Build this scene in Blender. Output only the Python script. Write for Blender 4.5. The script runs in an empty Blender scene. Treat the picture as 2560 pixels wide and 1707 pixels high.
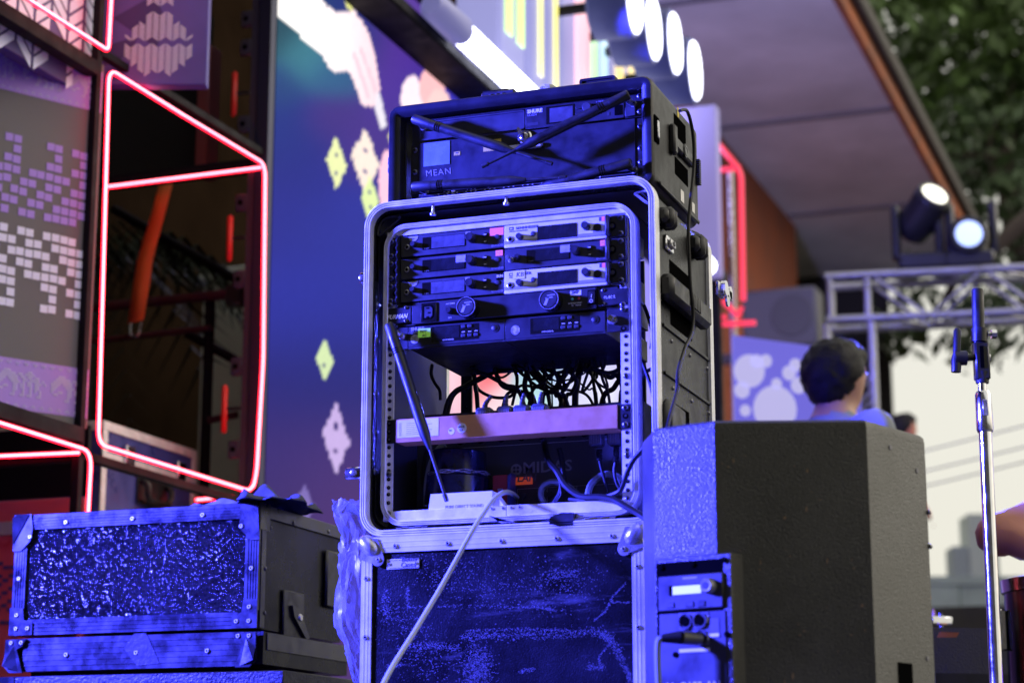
import bpy, bmesh, math, random
import numpy as np
from mathutils import Vector, Matrix
random.seed(7)
RNG = np.random.RandomState(7)
sc = bpy.context.scene
COL = sc.collection
R = math.radians

# ------------------------------------------------------------------ camera
FPX = 5120.0
PIT = math.atan(1162.0 / FPX)
YAW = math.atan(1915.0 / math.hypot(FPX, 1162.0))
CAM = Vector((0, 0, 1.5))
cd = bpy.data.cameras.new('camera')
cam = bpy.data.objects.new('camera', cd)
COL.objects.link(cam)
cam.location = CAM
cam.rotation_euler = (math.pi / 2 + PIT, 0, YAW)
cd.sensor_width = 36
cd.lens = 72
cd.clip_start = 0.05
cd.clip_end = 800
cd.dof.use_dof = True
cd.dof.focus_distance = 4.15
cd.dof.aperture_fstop = 3.7
sc.camera = cam

# ------------------------------------------------------------------ world, sun, stage lamps
w = bpy.data.worlds.new('World')
sc.world = w
w.use_nodes = True
nt = w.node_tree
nt.nodes.clear()
out = nt.nodes.new('ShaderNodeOutputWorld')
sky = nt.nodes.new('ShaderNodeTexSky')
sky.sky_type = 'NISHITA'
sky.sun_disc = False
sky.sun_elevation = R(32)
sky.sun_rotation = R(90 - 20)
sky.dust_density = 6
bg = nt.nodes.new('ShaderNodeBackground')
bg.inputs[1].default_value = 0.03
oc = nt.nodes.new('ShaderNodeBackground')            # the even overcast layer of the evening sky
oc.inputs[0].default_value = (1.0, 0.965, 0.83, 1)
oc.inputs[1].default_value = 0.80
ad = nt.nodes.new('ShaderNodeAddShader')
nt.links.new(sky.outputs[0], bg.inputs[0])
nt.links.new(bg.outputs[0], ad.inputs[0])
nt.links.new(oc.outputs[0], ad.inputs[1])
nt.links.new(ad.outputs[0], out.inputs[0])

sd = bpy.data.lights.new('sun', 'SUN')
sd.energy = 0.7
sd.angle = R(30)
sd.color = (1, 0.95, 0.85)
so = bpy.data.objects.new('sun', sd)
COL.objects.link(so)
SUND = Vector((-math.cos(YAW) * .8 + math.sin(YAW) * .25, -math.sin(YAW) * .8 - math.cos(YAW) * .25, -.55))
so.rotation_euler = SUND.to_track_quat('-Z', 'Y').to_euler()


def spot(name, loc, target, energy, color, size, blend=0.5, radius=0.07):
    l = bpy.data.lights.new(name, 'SPOT')
    l.energy = energy
    l.color = color
    l.spot_size = R(size)
    l.spot_blend = blend
    l.shadow_soft_size = radius
    o = bpy.data.objects.new(name, l)
    COL.objects.link(o)
    o.location = loc
    o.rotation_euler = (Vector(target) - Vector(loc)).to_track_quat('-Z', 'Y').to_euler()
    return o


# blue stage wash standing at the side of the stage, out of frame
spot('stage_wash_lamp', (-4.85, 2.16, 3.2), (-1.3, 3.80, 2.25), 15500, (0.050, 0.054, 1.0), 62, 0.25, 0.17)

# added blue spots without any visible fixture, brightening truss and eave
spot('added_truss_light', (-2.6, 8.6, 5.05), (-0.7, 13.0, 4.9), 600, (0.14, 0.13, 1.0), 48, 0.5, 0.15)
spot('added_eave_light', (-4.3, 11.0, 5.2), (-4.4, 17.0, 9.1), 2300, (0.46, 0.42, 1.0), 120, 0.8, 0.2)

sc.view_settings.view_transform = 'Standard'
sc.view_settings.look = 'None'
sc.view_settings.exposure = 0.0
sc.view_settings.gamma = 1.0
sc.render.engine = 'CYCLES'
sc.cycles.max_bounces = 6
sc.cycles.diffuse_bounces = 3
sc.cycles.glossy_bounces = 3
sc.cycles.transparent_max_bounces = 8
sc.cycles.sample_clamp_indirect = 4.0
sc.cycles.use_denoising = True

# ------------------------------------------------------------------ picture-ray helpers (photo pixel -> point on a real plane)
HD = Vector((-math.sin(YAW), math.cos(YAW), 0))
RT = Vector((math.cos(YAW), math.sin(YAW), 0))
UPZ = Vector((0, 0, 1))
FW = HD * math.cos(PIT) + UPZ * math.sin(PIT)
UP = -HD * math.sin(PIT) + UPZ * math.cos(PIT)


def ray(x, y):
    return FW + RT * ((x - 1280) / FPX) - UP * ((y - 853.5) / FPX)


def oY(x, y, Y):
    d = ray(x, y)
    return CAM + d * (Y / d.y)


def oX(x, y, X):
    d = ray(x, y)
    return CAM + d * (X / d.x)


def PD(x, y, D):
    d = ray(x, y)
    return CAM + d * (D / d.dot(HD))


def oP(x, y, p, n):
    d = ray(x, y)
    return CAM + d * ((p - CAM).dot(n) / d.dot(n))


def zm(x0, y0, s):
    return lambda x, y: (x0 + x / s, y0 + y / s)


z_1 = zm(900, 480, 5.2275)
z_2 = zm(1250, 480, 5.2275)
z_3 = zm(900, 700, 5.2275)
z_4 = zm(1250, 700, 5.2275)
z_5 = zm(900, 960, 3.92)
z_6 = zm(1240, 960, 3.92)
z_top = zm(940, 150, 2.735)
z_sign = zm(1060, 0, 2.94)
z_set = zm(0, 0, 2.613)
z_set2 = zm(0, 500, 1.96)
z_case = zm(0, 1150, 2.5565)
z_base = zm(840, 1240, 2.735)
z_side = zm(1640, 240, 2.528)
z_mon = zm(1600, 1360, 4.52)
z_right = zm(1640, 600, 2.5565)
dsp = lambda x, y: (x * 1.08844, y * 1.08844)

# ------------------------------------------------------------------ geometry kit
ORG = {}


class G:
    def __init__(s):
        s.v = []
        s.f = []

    def add(s, vs, fs):
        b = len(s.v)
        s.v += [tuple(v) for v in vs]
        s.f += [tuple(i + b for i in f) for f in fs]
        return s

    def box(s, x0, x1, y0, y1, z0, z1, b=0.0, M=None):
        cx, cy, cz = (x0 + x1) / 2, (y0 + y1) / 2, (z0 + z1) / 2
        hx, hy, hz = abs(x1 - x0) / 2, abs(y1 - y0) / 2, abs(z1 - z0) / 2
        if b <= 0:
            vs = [(cx + a * hx, cy + c * hy, cz + d * hz) for a in (-1, 1) for c in (-1, 1) for d in (-1, 1)]
            fs = [(0, 1, 3, 2), (4, 6, 7, 5), (0, 4, 5, 1), (2, 3, 7, 6), (0, 2, 6, 4), (1, 5, 7, 3)]
        else:
            b = min(b, hx * .9, hy * .9, hz * .9)
            vs = []
            idx = {}
            for a in (-1, 1):
                for c in (-1, 1):
                    for d in (-1, 1):
                        for k, q in enumerate(((hx, hy - b, hz - b), (hx - b, hy, hz - b), (hx - b, hy - b, hz))):
                            idx[(a, c, d, k)] = len(vs)
                            vs.append((cx + a * q[0], cy + c * q[1], cz + d * q[2]))
            fs = []
            for a in (-1, 1):
                fs.append([idx[(a, c, d, 0)] for c, d in ((-1, -1), (1, -1), (1, 1), (-1, 1))])
                fs.append([idx[(c, a, d, 1)] for c, d in ((-1, -1), (1, -1), (1, 1), (-1, 1))])
                fs.append([idx[(c, d, a, 2)] for c, d in ((-1, -1), (1, -1), (1, 1), (-1, 1))])
                for c in (-1, 1):
                    fs.append([idx[(a, c, -1, 0)], idx[(a, c, 1, 0)], idx[(a, c, 1, 1)], idx[(a, c, -1, 1)]])
                    fs.append([idx[(a, -1, c, 0)], idx[(a, 1, c, 0)], idx[(a, 1, c, 2)], idx[(a, -1, c, 2)]])
                    fs.append([idx[(-1, a, c, 1)], idx[(1, a, c, 1)], idx[(1, a, c, 2)], idx[(-1, a, c, 2)]])
                    for d in (-1, 1):
                        fs.append([idx[(a, c, d, 0)], idx[(a, c, d, 1)], idx[(a, c, d, 2)]])
        if M:
            vs = [M @ Vector(v) for v in vs]
        return s.add(vs, fs)

    def lathe(s, p0, axis, prof, n=16):
        p0 = Vector(p0)
        ax = Vector(axis).normalized()
        t = ax.orthogonal().normalized()
        u = ax.cross(t)
        vs = []
        fs = []
        for d, r in prof:
            for i in range(n):
                a = 2 * math.pi * i / n
                vs.append(p0 + ax * d + (t * math.cos(a) + u * math.sin(a)) * max(r, 1e-5))
        for k in range(len(prof) - 1):
            for i in range(n):
                j = (i + 1) % n
                fs.append((k * n + i, k * n + j, k * n + n + j, k * n + n + i))
        fs.append(tuple(range(n))[::-1])
        fs.append(tuple((len(prof) - 1) * n + i for i in range(n)))
        return s.add(vs, fs)

    def cyl(s, p0, p1, r0, r1=None, n=16):
        p0, p1 = Vector(p0), Vector(p1)
        return s.lathe(p0, p1 - p0, [(0, r0), ((p1 - p0).length, r0 if r1 is None else r1)], n)

    def tube(s, pts, r, n=8, sub=6, closed=False, flat=None):
        pts = [Vector(p) for p in pts]
        if sub > 1 and len(pts) > 2:
            q = []
            m = len(pts)
            for i in range(m if closed else m - 1):
                a = pts[(i - 1) % m] if (closed or i > 0) else pts[0]
                b_, c = pts[i], pts[(i + 1) % m]
                d = pts[(i + 2) % m] if (closed or i < m - 2) else c
                for k in range(sub):
                    t = k / sub
                    q.append(0.5 * ((2 * b_) + (c - a) * t + (2 * a - 5 * b_ + 4 * c - d) * t * t + (3 * b_ - a - 3 * c + d) * t ** 3))
            if not closed:
                q.append(pts[-1])
            pts = q
        m = len(pts)
        vs = []
        fs = []
        t0 = (pts[1] - pts[0]).normalized()
        nrm = t0.orthogonal().normalized()
        for i in range(m):
            if closed:
                tg = pts[(i + 1) % m] - pts[i - 1]
            else:
                tg = pts[min(i + 1, m - 1)] - pts[max(i - 1, 0)]
            tg = tg.normalized()
            nrm = (nrm - tg * nrm.dot(tg))
            nrm = nrm.normalized() if nrm.length > 1e-6 else tg.orthogonal().normalized()
            bn = tg.cross(nrm)
            rr = r(i / (m - 1)) if callable(r) else r
            for k in range(n):
                a = 2 * math.pi * k / n
                vs.append(pts[i] + nrm * (math.cos(a) * rr) + bn * (math.sin(a) * rr))
        for i in range(m if closed else m - 1):
            for k in range(n):
                l = (k + 1) % n
                i2 = (i + 1) % m
                fs.append((i * n + k, i * n + l, i2 * n + l, i2 * n + k))
        if not closed:
            fs.append(tuple(range(n))[::-1])
            fs.append(tuple((m - 1) * n + k for k in range(n)))
        return s.add(vs, fs)

    def prism(s, poly, axis, a, b, M=None):
        n = len(poly)
        mk = {'X': lambda p, d: (d, p[0], p[1]), 'Y': lambda p, d: (p[0], d, p[1]), 'Z': lambda p, d: (p[0], p[1], d)}[axis]
        vs = [mk(p, a) for p in poly] + [mk(p, b) for p in poly]
        if M:
            vs = [M @ Vector(v) for v in vs]
        fs = [tuple(range(n))[::-1], tuple(range(n, 2 * n))] + [(i, (i + 1) % n, n + (i + 1) % n, n + i) for i in range(n)]
        return s.add(vs, fs)

    def sph(s, c, r, nu=16, nv=10, M=None):
        if not hasattr(r, '__len__'):
            r = (r, r, r)
        vs = []
        fs = []
        for j in range(nv + 1):
            th = math.pi * j / nv
            for i in range(nu):
                ph = 2 * math.pi * i / nu
                p = Vector((r[0] * math.sin(th) * math.cos(ph), r[1] * math.sin(th) * math.sin(ph), r[2] * math.cos(th)))
                if M:
                    p = M @ p
                vs.append(Vector(c) + p)
        for j in range(nv):
            for i in range(nu):
                fs.append((j * nu + i, j * nu + (i + 1) % nu, (j + 1) * nu + (i + 1) % nu, (j + 1) * nu + i))
        return s.add(vs, fs)

    def ring(s, x0, x1, z0, z1, rad, prof, seg=8):
        """rounded rectangle in the XZ plane swept with a profile of (inset, y)"""
        m = None
        vs = []
        for ins, y in prof:
            r = max(rad - ins, 0.001)
            loop = []
            for cx, cz, a0 in ((x1 - ins - r, z1 - ins - r, 0), (x0 + ins + r, z1 - ins - r, 90), (x0 + ins + r, z0 + ins + r, 180), (x1 - ins - r, z0 + ins + r, 270)):
                for k in range(seg + 1):
                    a = R(a0 + 90 * k / seg)
                    loop.append((cx + r * math.cos(a), y, cz + r * math.sin(a)))
            m = len(loop)
            vs += loop
        k = len(prof)
        fs = []
        for i in range(k):
            i2 = (i + 1) % k
            for j in range(m):
                l = (j + 1) % m
                fs.append((i * m + j, i * m + l, i2 * m + l, i2 * m + j))
        return s.add(vs, fs)

    def quad(s, a, b, c, d):
        return s.add([a, b, c, d], [(0, 1, 2, 3)])


def raw_mesh(name, v, f, mats, smooth=True, angle=38, fix=True):
    me = bpy.data.meshes.new(name)
    me.from_pydata(v, [], f)
    me.update()
    if fix:
        bm = bmesh.new()
        bm.from_mesh(me)
        bmesh.ops.recalc_face_normals(bm, faces=bm.faces)
        bm.to_mesh(me)
        bm.free()
    if smooth:
        me.polygons.foreach_set('use_smooth', [True] * len(me.polygons))
        me.set_sharp_from_angle(angle=R(angle))
    if not isinstance(mats, (list, tuple)):
        mats = [mats]
    for m in mats:
        me.materials.append(m)
    return me


def part(name, g, mat, parent=None, smooth=True, angle=38, fix=True, label=None):
    o0 = ORG.get(parent.name, Vector((0, 0, 0))) if parent else Vector((0, 0, 0))
    v = [(p[0] - o0.x, p[1] - o0.y, p[2] - o0.z) for p in g.v]
    me = raw_mesh(name, v, g.f, mat, smooth, angle, fix)
    o = bpy.data.objects.new(name, me)
    COL.objects.link(o)
    if parent:
        o.parent = parent
        ORG[o.name] = o0
    if label:
        o['label'] = label
    return o


def put(name, me, loc, parent, rot=None):
    """a repeated small piece that shares its mesh"""
    o0 = ORG[parent.name]
    o = bpy.data.objects.new(name, me)
    COL.objects.link(o)
    o.parent = parent
    o.location = Vector(loc) - o0
    if rot:
        o.rotation_euler = rot
    ORG[o.name] = Vector(loc)
    return o


def thing(name, label, cat, loc, group=None):
    o = bpy.data.objects.new(name, None)
    COL.objects.link(o)
    o.empty_display_size = 0.05
    o.location = loc
    ORG[o.name] = Vector(loc)
    o['label'] = label
    o['category'] = cat
    if group:
        o['group'] = group
    return o


def single(name, g, mat, label, cat, group=None, **k):
    """a thing that is one mesh; its origin goes to the base"""
    a = np.array(g.v)
    c = Vector((float(a[:, 0].mean()), float(a[:, 1].mean()), float(a[:, 2].min())))
    me = raw_mesh(name, [(p[0] - c.x, p[1] - c.y, p[2] - c.z) for p in g.v], g.f, mat, **k)
    o = bpy.data.objects.new(name, me)
    COL.objects.link(o)
    o.location = c
    ORG[o.name] = c
    o['label'] = label
    o['category'] = cat
    if group:
        o['group'] = group
    return o


def struct(name, g, mat, **k):
    o = part(name, g, mat, **k)
    o['kind'] = 'structure'
    return o


def text(s, size, loc, mat, parent, name='lettering', rot=(math.pi / 2, 0, 0), shear=0.0, align='LEFT', ext=0.0003, sx=1.0, bold=0.0, M=None, spacing=1.0):
    cu = bpy.data.curves.new('t', 'FONT')
    cu.body = s
    cu.size = size
    cu.shear = shear
    cu.align_x = align
    cu.extrude = ext
    cu.offset = bold
    cu.resolution_u = 2
    cu.space_character = spacing
    t = bpy.data.objects.new('t', cu)
    COL.objects.link(t)
    dg = bpy.context.evaluated_depsgraph_get()
    me = bpy.data.meshes.new_from_object(t.evaluated_get(dg))
    bpy.data.objects.remove(t)
    bpy.data.curves.remove(cu)
    me.name = name
    me.materials.clear()
    me.materials.append(mat)
    from mathutils import Euler
    T = M if M else Euler(rot).to_matrix().to_4x4()
    T = T @ Matrix.Diagonal((sx, 1, 1, 1))
    me.transform(T)
    o = bpy.data.objects.new(name, me)
    COL.objects.link(o)
    o.parent = parent
    o.location = Vector(loc) - ORG[parent.name]
    ORG[o.name] = Vector(loc)
    return o


# ------------------------------------------------------------------ materials
MATS = {}


def mat(name, col, rough=0.5, metal=0.0, bump=None, var=None, spec=0.5, emit=None, estr=1.0, scuff=None, coat=0.0, detail=4, stretch=None, rvar=0.15, trans=0.0, alpha=1.0):
    if name in MATS:
        return MATS[name]
    m = bpy.data.materials.new(name)
    m.use_nodes = True
    t = m.node_tree
    b = t.nodes['Principled BSDF']
    L = t.links.new
    b.inputs['Base Color'].default_value = (*col, 1)
    b.inputs['Roughness'].default_value = rough
    b.inputs['Metallic'].default_value = metal
    b.inputs['Specular IOR Level'].default_value = spec
    b.inputs['Coat Weight'].default_value = coat
    b.inputs['Transmission Weight'].default_value = trans
    b.inputs['Alpha'].default_value = alpha
    if emit:
        b.inputs['Emission Color'].default_value = (*emit, 1)
        b.inputs['Emission Strength'].default_value = estr
    tc = t.nodes.new('ShaderNodeTexCoord')
    src = tc.outputs['Object']
    if stretch:
        mp = t.nodes.new('ShaderNodeMapping')
        mp.inputs['Scale'].default_value = stretch
        L(src, mp.inputs[0])
        src = mp.outputs[0]
    last = None
    if var:
        n = t.nodes.new('ShaderNodeTexNoise')
        n.inputs['Scale'].default_value = var[0]
        n.inputs['Detail'].default_value = detail
        n.inputs['Roughness'].default_value = 0.65
        L(src, n.inputs['Vector'])
        rp = t.nodes.new('ShaderNodeMapRange')
        rp.inputs[1].default_value = 0.3
        rp.inputs[2].default_value = 0.7
        rp.inputs[3].default_value = 1 - var[1]
        rp.inputs[4].default_value = 1 + var[1]
        L(n.outputs[0], rp.inputs[0])
        mx = t.nodes.new('ShaderNodeVectorMath')
        mx.operation = 'SCALE'
        mx.inputs[0].default_value = col
        L(rp.outputs[0], mx.inputs['Scale'])
        last = mx.outputs[0]
        L(last, b.inputs['Base Color'])
        rr = t.nodes.new('ShaderNodeMapRange')
        rr.inputs[1].default_value = 0.3
        rr.inputs[2].default_value = 0.7
        rr.inputs[3].default_value = max(rough - rvar, 0.05)
        rr.inputs[4].default_value = min(rough + rvar, 1)
        L(n.outputs[0], rr.inputs[0])
        L(rr.outputs[0], b.inputs['Roughness'])
    if scuff:                                          # (colour, list of (scale, stretch, low, high)) worn pale marks
        for (scl, st, lo, hi) in scuff[1]:
            mp = t.nodes.new('ShaderNodeMapping')
            mp.inputs['Scale'].default_value = st
            L(tc.outputs['Object'], mp.inputs[0])
            n = t.nodes.new('ShaderNodeTexNoise')
            n.inputs['Scale'].default_value = scl
            n.inputs['Detail'].default_value = 8
            n.inputs['Roughness'].default_value = 0.75
            n.inputs['Distortion'].default_value = 0.6
            L(mp.outputs[0], n.inputs['Vector'])
            rp = t.nodes.new('ShaderNodeMapRange')
            rp.inputs[1].default_value = lo
            rp.inputs[2].default_value = hi
            L(n.outputs[0], rp.inputs[0])
            mx = t.nodes.new('ShaderNodeMix')
            mx.data_type = 'RGBA'
            L(rp.outputs[0], mx.inputs['Factor'])
            if last:
                L(last, mx.inputs['A'])
            else:
                mx.inputs['A'].default_value = (*col, 1)
            mx.inputs['B'].default_value = (*scuff[0], 1)
            last = mx.outputs['Result']
        L(last, b.inputs['Base Color'])
    if bump:
        if bump[0] in 'vd':
            n = t.nodes.new('ShaderNodeTexVoronoi')
            n.inputs['Scale'].default_value = bump[1]
            L(src, n.inputs['Vector'])
            o_ = n.outputs['Distance']
        else:
            n = t.nodes.new('ShaderNodeTexNoise')
            n.inputs['Scale'].default_value = bump[1]
            n.inputs['Detail'].default_value = 3
            L(src, n.inputs['Vector'])
            o_ = n.outputs[0]
        bp = t.nodes.new('ShaderNodeBump')
        if bump[0] == 'd':                             # little domes with uneven height
            bp.invert = True
            mu = t.nodes.new('ShaderNodeMath')
            mu.operation = 'MULTIPLY'
            sx_ = t.nodes.new('ShaderNodeSeparateColor')
            L(n.outputs['Color'], sx_.inputs[0])
            L(n.outputs['Distance'], mu.inputs[0])
            L(sx_.outputs[0], mu.inputs[1])
            o_ = mu.outputs[0]
        bp.inputs['Strength'].default_value = bump[2]
        bp.inputs['Distance'].default_value = bump[3] if len(bump) > 3 else 0.002
        L(o_, bp.inputs['Height'])
        L(bp.outputs[0], b.inputs['Normal'])
    MATS[name] = m
    return m


def glow(name, col, s, body=(0.6, 0.6, 0.6)):
    return mat(name, body, 0.4, emit=col, estr=s)


m_black = mat('black_plastic', (0.010, 0.010, 0.011), 0.45, var=(30, 0.25))
m_gloss = mat('gloss_black', (0.006, 0.006, 0.007), 0.16, var=(14, 0.2), rvar=0.06)
m_case = mat('case_black', (0.005, 0.005, 0.006), 0.30, spec=.22, bump=('n', 520, 0.4, 0.002), var=(8, 0.3))
m_liner = mat('liner_black', (0.012, 0.012, 0.013), 0.55, bump=('n', 300, 0.3, 0.002))
m_alu = mat('aluminium', (0.78, 0.78, 0.78), 0.42, metal=0.2, var=(26, 0.14), stretch=(1, 1, 1))
m_aluworn = mat('worn_aluminium', (0.62, 0.62, 0.62), 0.46, metal=0.2, var=(16, 0.14), scuff=((0.22, 0.22, 0.23), [(22, (0.5, 1, 3), 0.70, 0.78)]))
m_aluold = mat('dark_aluminium', (0.024, 0.024, 0.030), 0.30, metal=0.45, var=(14, 0.35), bump=('n', 60, 0.15, 0.002))
m_chrome = mat('chrome', (0.75, 0.75, 0.78), 0.16, metal=1.0, var=(40, 0.1), rvar=0.08)
m_steel = mat('zinc_steel', (0.5, 0.5, 0.52), 0.3, metal=0.9, var=(60, 0.2))
m_dsteel = mat('dark_screw', (0.12, 0.12, 0.14), 0.3, metal=0.8)
m_panel = mat('panel_black', (0.013, 0.013, 0.015), 0.5, spec=.35, var=(20, 0.2), bump=('n', 900, 0.12, 0.001))
m_graphite = mat('panel_graphite', (0.030, 0.030, 0.033), 0.5, spec=.35, var=(26, 0.16), bump=('n', 900, 0.1, 0.001))
m_silver = mat('panel_silver', (0.72, 0.72, 0.72), 0.5, metal=0.1, var=(24, 0.08))
m_lcd = mat('lcd_glass', (0.012, 0.013, 0.016), 0.2, var=(26, 0.4), rvar=0.1)
m_lcdfilm = mat('lcd_dusty', (0.055, 0.055, 0.062), 0.45, var=(35, 0.3), scuff=((0.3, 0.3, 0.32), [(60, (1, 1, 1), 0.68, 0.76)]))
m_hole = mat('dark_hole', (0.003, 0.003, 0.003), 0.9, spec=0.0)
m_white = mat('white_print', (0.75, 0.75, 0.75), 0.6)
m_grey = mat('grey_print', (0.28, 0.28, 0.3), 0.6)
m_dprint = mat('dark_print', (0.05, 0.05, 0.07), 0.6)
m_paper = mat('paper', (0.72, 0.71, 0.68), 0.7, var=(40, 0.12))
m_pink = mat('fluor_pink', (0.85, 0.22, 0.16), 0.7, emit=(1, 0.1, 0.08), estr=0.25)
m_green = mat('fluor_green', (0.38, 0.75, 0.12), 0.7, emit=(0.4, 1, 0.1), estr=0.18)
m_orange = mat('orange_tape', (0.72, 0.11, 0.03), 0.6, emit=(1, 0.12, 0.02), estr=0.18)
m_yellow = mat('yellow_sticker', (0.62, 0.48, 0.05), 0.6)
m_brown = mat('pdu_brown', (0.52, 0.25, 0.10), 0.42, var=(30, 0.1), bump=('n', 700, 0.08, 0.001))
m_cable = mat('black_rubber', (0.010, 0.010, 0.011), 0.5, spec=.2)
m_cablegrey = mat('grey_rubber', (0.20, 0.23, 0.22), 0.5)
m_cablepale = mat('pale_cable', (0.46, 0.50, 0.46), 0.5)

# ================================================================== setting
STAGE = 1.37
g = G()
g.box(-90, 90, -60, 140, -0.2, 0.0)
struct('ground', g, mat('asphalt', (0.06, 0.06, 0.058), 0.85, var=(0.6, 0.25)), smooth=False)
g = G()
g.box(-5.2, 6.0, 2.6, 12.6, STAGE - 0.06, STAGE)
struct('stage_floor', g, mat('stage_ply', (0.05, 0.045, 0.042), 0.6, var=(3, 0.3)), smooth=False)
t = thing('stage_skirt', 'black cloth skirt hanging along the front of the stage', 'curtain', (0, 2.62, 0))
g = G()
n = 120
pts = [(-5.2 + 11.2 * i / n, 2.64 + 0.03 * math.sin(i * 1.9)) for i in range(n + 1)]
vs = [(x, y, 0.0) for x, y in pts] + [(x, y, STAGE - 0.061) for x, y in pts]
g.add(vs, [(i, i + 1, n + 2 + i, n + 1 + i) for i in range(n)])
part('drape', g, mat('black_cloth', (0.015, 0.015, 0.016), 0.9), t)


PM = {}


def pm(key, items, angle=38):
    """a shared small mesh made of (G, material) pairs, built round the origin"""
    if key in PM:
        return PM[key]
    v, f, mi, ms = [], [], [], []
    for gg, m in items:
        b = len(v)
        v += gg.v
        f += [tuple(i + b for i in q) for q in gg.f]
        if m not in ms:
            ms.append(m)
        mi += [ms.index(m)] * len(gg.f)
    me = raw_mesh(key, v, f, ms, True, angle)
    me.polygons.foreach_set('material_index', mi)
    PM[key] = me
    return me


def screw_mesh(r, m=None, key='screw'):
    h = G().lathe((0, 0, 0), (0, -1, 0), [(-0.001, r), (r * 0.25, r), (r * 0.5, r * 0.75), (r * 0.6, r * 0.35)], 12)
    c = G().box(-r * .55, r * .55, -r * 0.64, -r * 0.5, -r * .09, r * .09)
    c.box(-r * .09, r * .09, -r * 0.642, -r * 0.5, -r * .55, r * .55)
    return pm('%s_%d' % (key, int(r * 1e5)), [(h, m or m_dsteel), (c, m_hole)])


def rivet_mesh(r):
    h = G().lathe((0, 0, 0), (0, -1, 0), [(-0.001, r), (r * 0.3, r), (r * 0.55, r * 0.7), (r * 0.55, r * 0.42)], 14)
    c = G().lathe((0, 0, 0), (0, -1, 0), [(0, r * .4), (r * 0.60, r * .4)], 10)
    return pm('rivet_%d' % int(r * 1e5), [(h, m_steel), (c, m_hole)])


def hole_mesh(r):
    h = G().lathe((0, 0, 0), (0, -1, 0), [(-0.002, r), (0.0006, r)], 12)
    c = G().lathe((0.0008, 0, 0.0008), (0, -1, 0), [(0, r * .55), (0.0009, r * .5)], 10)
    return pm('hole_%d' % int(r * 1e5), [(h, m_hole), (c, m_dsteel)])


def knob_mesh(r, d, m=None, line=False, top=None):
    h = G().lathe((0, 0, 0), (0, -1, 0), [(0, r * 1.05), (d * 0.15, r), (d * 0.92, r * 0.94), (d, r * 0.84)], 24)
    it = [(h, m or m_black)]
    if top:
        it.append((G().lathe((0, 0, 0), (0, -1, 0), [(d * .9, r * .78), (d * 1.01, r * .78)], 20), top))
    if line:
        it.append((G().box(-r * .06, r * .06, -d * 1.02, -d * .9, r * 0.2, r * .9), m_white))
    return pm('knob_%d_%d_%d_%s' % (int(r * 1e5), int(d * 1e5), line, top.name if top else ''), it)


# ================================================================== the main rack case
YR = 3.491                      # front face of the rack rails
U = 0.04445
XL, XR = -1.528, -1.0455
ZTOP = 2.5662                   # top of the first rack unit
YF = 3.464                      # front of the outer rim
X0, X1, Z0, Z1 = -1.566, -0.986, 1.987, 2.6315
YB = 3.875
rc = thing('rack_case', 'tall black rack case with silver double rim, standing on the scuffed case', 'rack case', ((X0 + X1) / 2, YF, Z0))
g = G()
g.ring(X0 + .006, X1 - .006, Z0 + .006, Z1 - .006, .045, [(0, YF + .02), (0, YB - .02), (.010, YB - .02), (.010, YF + .02)])
part('shell', g, m_case, rc)
g = G()
g.ring(X0 + .0175, X1 - .0175, Z0 + .0175, Z1 - .0175, .038, [(0, YF + .03), (0, YB - .03), (.0015, YB - .03), (.0015, YF + .03)])
part('lining', g, m_liner, rc)


def ribbed(y0, d, wdt, k=3):
    """aluminium extrusion profile: grooved front"""
    p = [(0, y0 + d), (0, y0 + .0015), (.001, y0)]
    for i in range(k):
        a = wdt * (i + 1) / (k + 1)
        p += [(a - .0012, y0), (a - .0009, y0 + .0028), (a + .0009, y0 + .0028), (a + .0012, y0)]
    p += [(wdt - .001, y0), (wdt, y0 + .0015), (wdt, y0 + d)]
    return p


g = G()
g.ring(X0, X1, Z0, Z1, .048, ribbed(YF, .028, .0120, 2), 10)
part('front_rim', g, m_alu, rc, angle=30)
g = G()
g.ring(X0, X1, Z0, Z1, .048, [(0, YB), (0, YB - .025), (.014, YB - .025), (.014, YB)], 10)
part('rear_rim', g, m_alu, rc)
# inner frame
A0, A1 = oY(955, 900, 3.482).x, oY(1593, 900, 3.482).x
B0, B1 = oY(1270, 1301, 3.482).z, oY(1270, 533, 3.482).z
g = G()
g.ring(A0, A1, B0, B1, .046, ribbed(3.482, .03, .0098, 2), 10)
fr = part('inner_frame', g, m_alu, rc, angle=30)
g = G()
g.box(A0 + .022, A1 - .022, YR - .003, YR + .02, ZTOP + .002, B1 - .0099, .001)
part('top_bar', g, m_alu, rc)
ZB = oY(1300, 1262, YR).z
sp = oY(1268, 1280, YR).x
for a, b in ((A0 + .020, sp - .0004), (sp + .0004, A1 - .020)):
    g = G()
    g.box(a, b, YR - .004, YR + .02, B0 + .0099, ZB, .001)
    part('bottom_bar', g, m_alu, rc)
for px in (1232, 1260, 1281, 1302):
    put('rivet', rivet_mesh(.0032), (oY(px, 1270, YR).x, YR - .004, oY(1268, 1270, YR).z), rc)
g = G()                                              # inner box of the shock rack
g.box(A0 + .003, A0 + .006, 3.512, YB - .08, B0 + .004, B1 - .004)
part('inner_wall', g, m_liner, rc)
g = G()
g.box(A1 - .006, A1 - .003, 3.72, YB - .08, B0 + .004, B1 - .30)
part('inner_wall', g, m_liner, rc)
g = G()
g.box(A0 + .02, A1 - .02, 3.512, YB - .08, B1 - .008, B1 - .005)
part('inner_roof', g, m_liner, rc)
g = G()
g.box(A0 + .02, A1 - .02, 3.512, YB - .08, B0 + .005, B0 + .008)
part('inner_floor', g, m_liner, rc)
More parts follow.
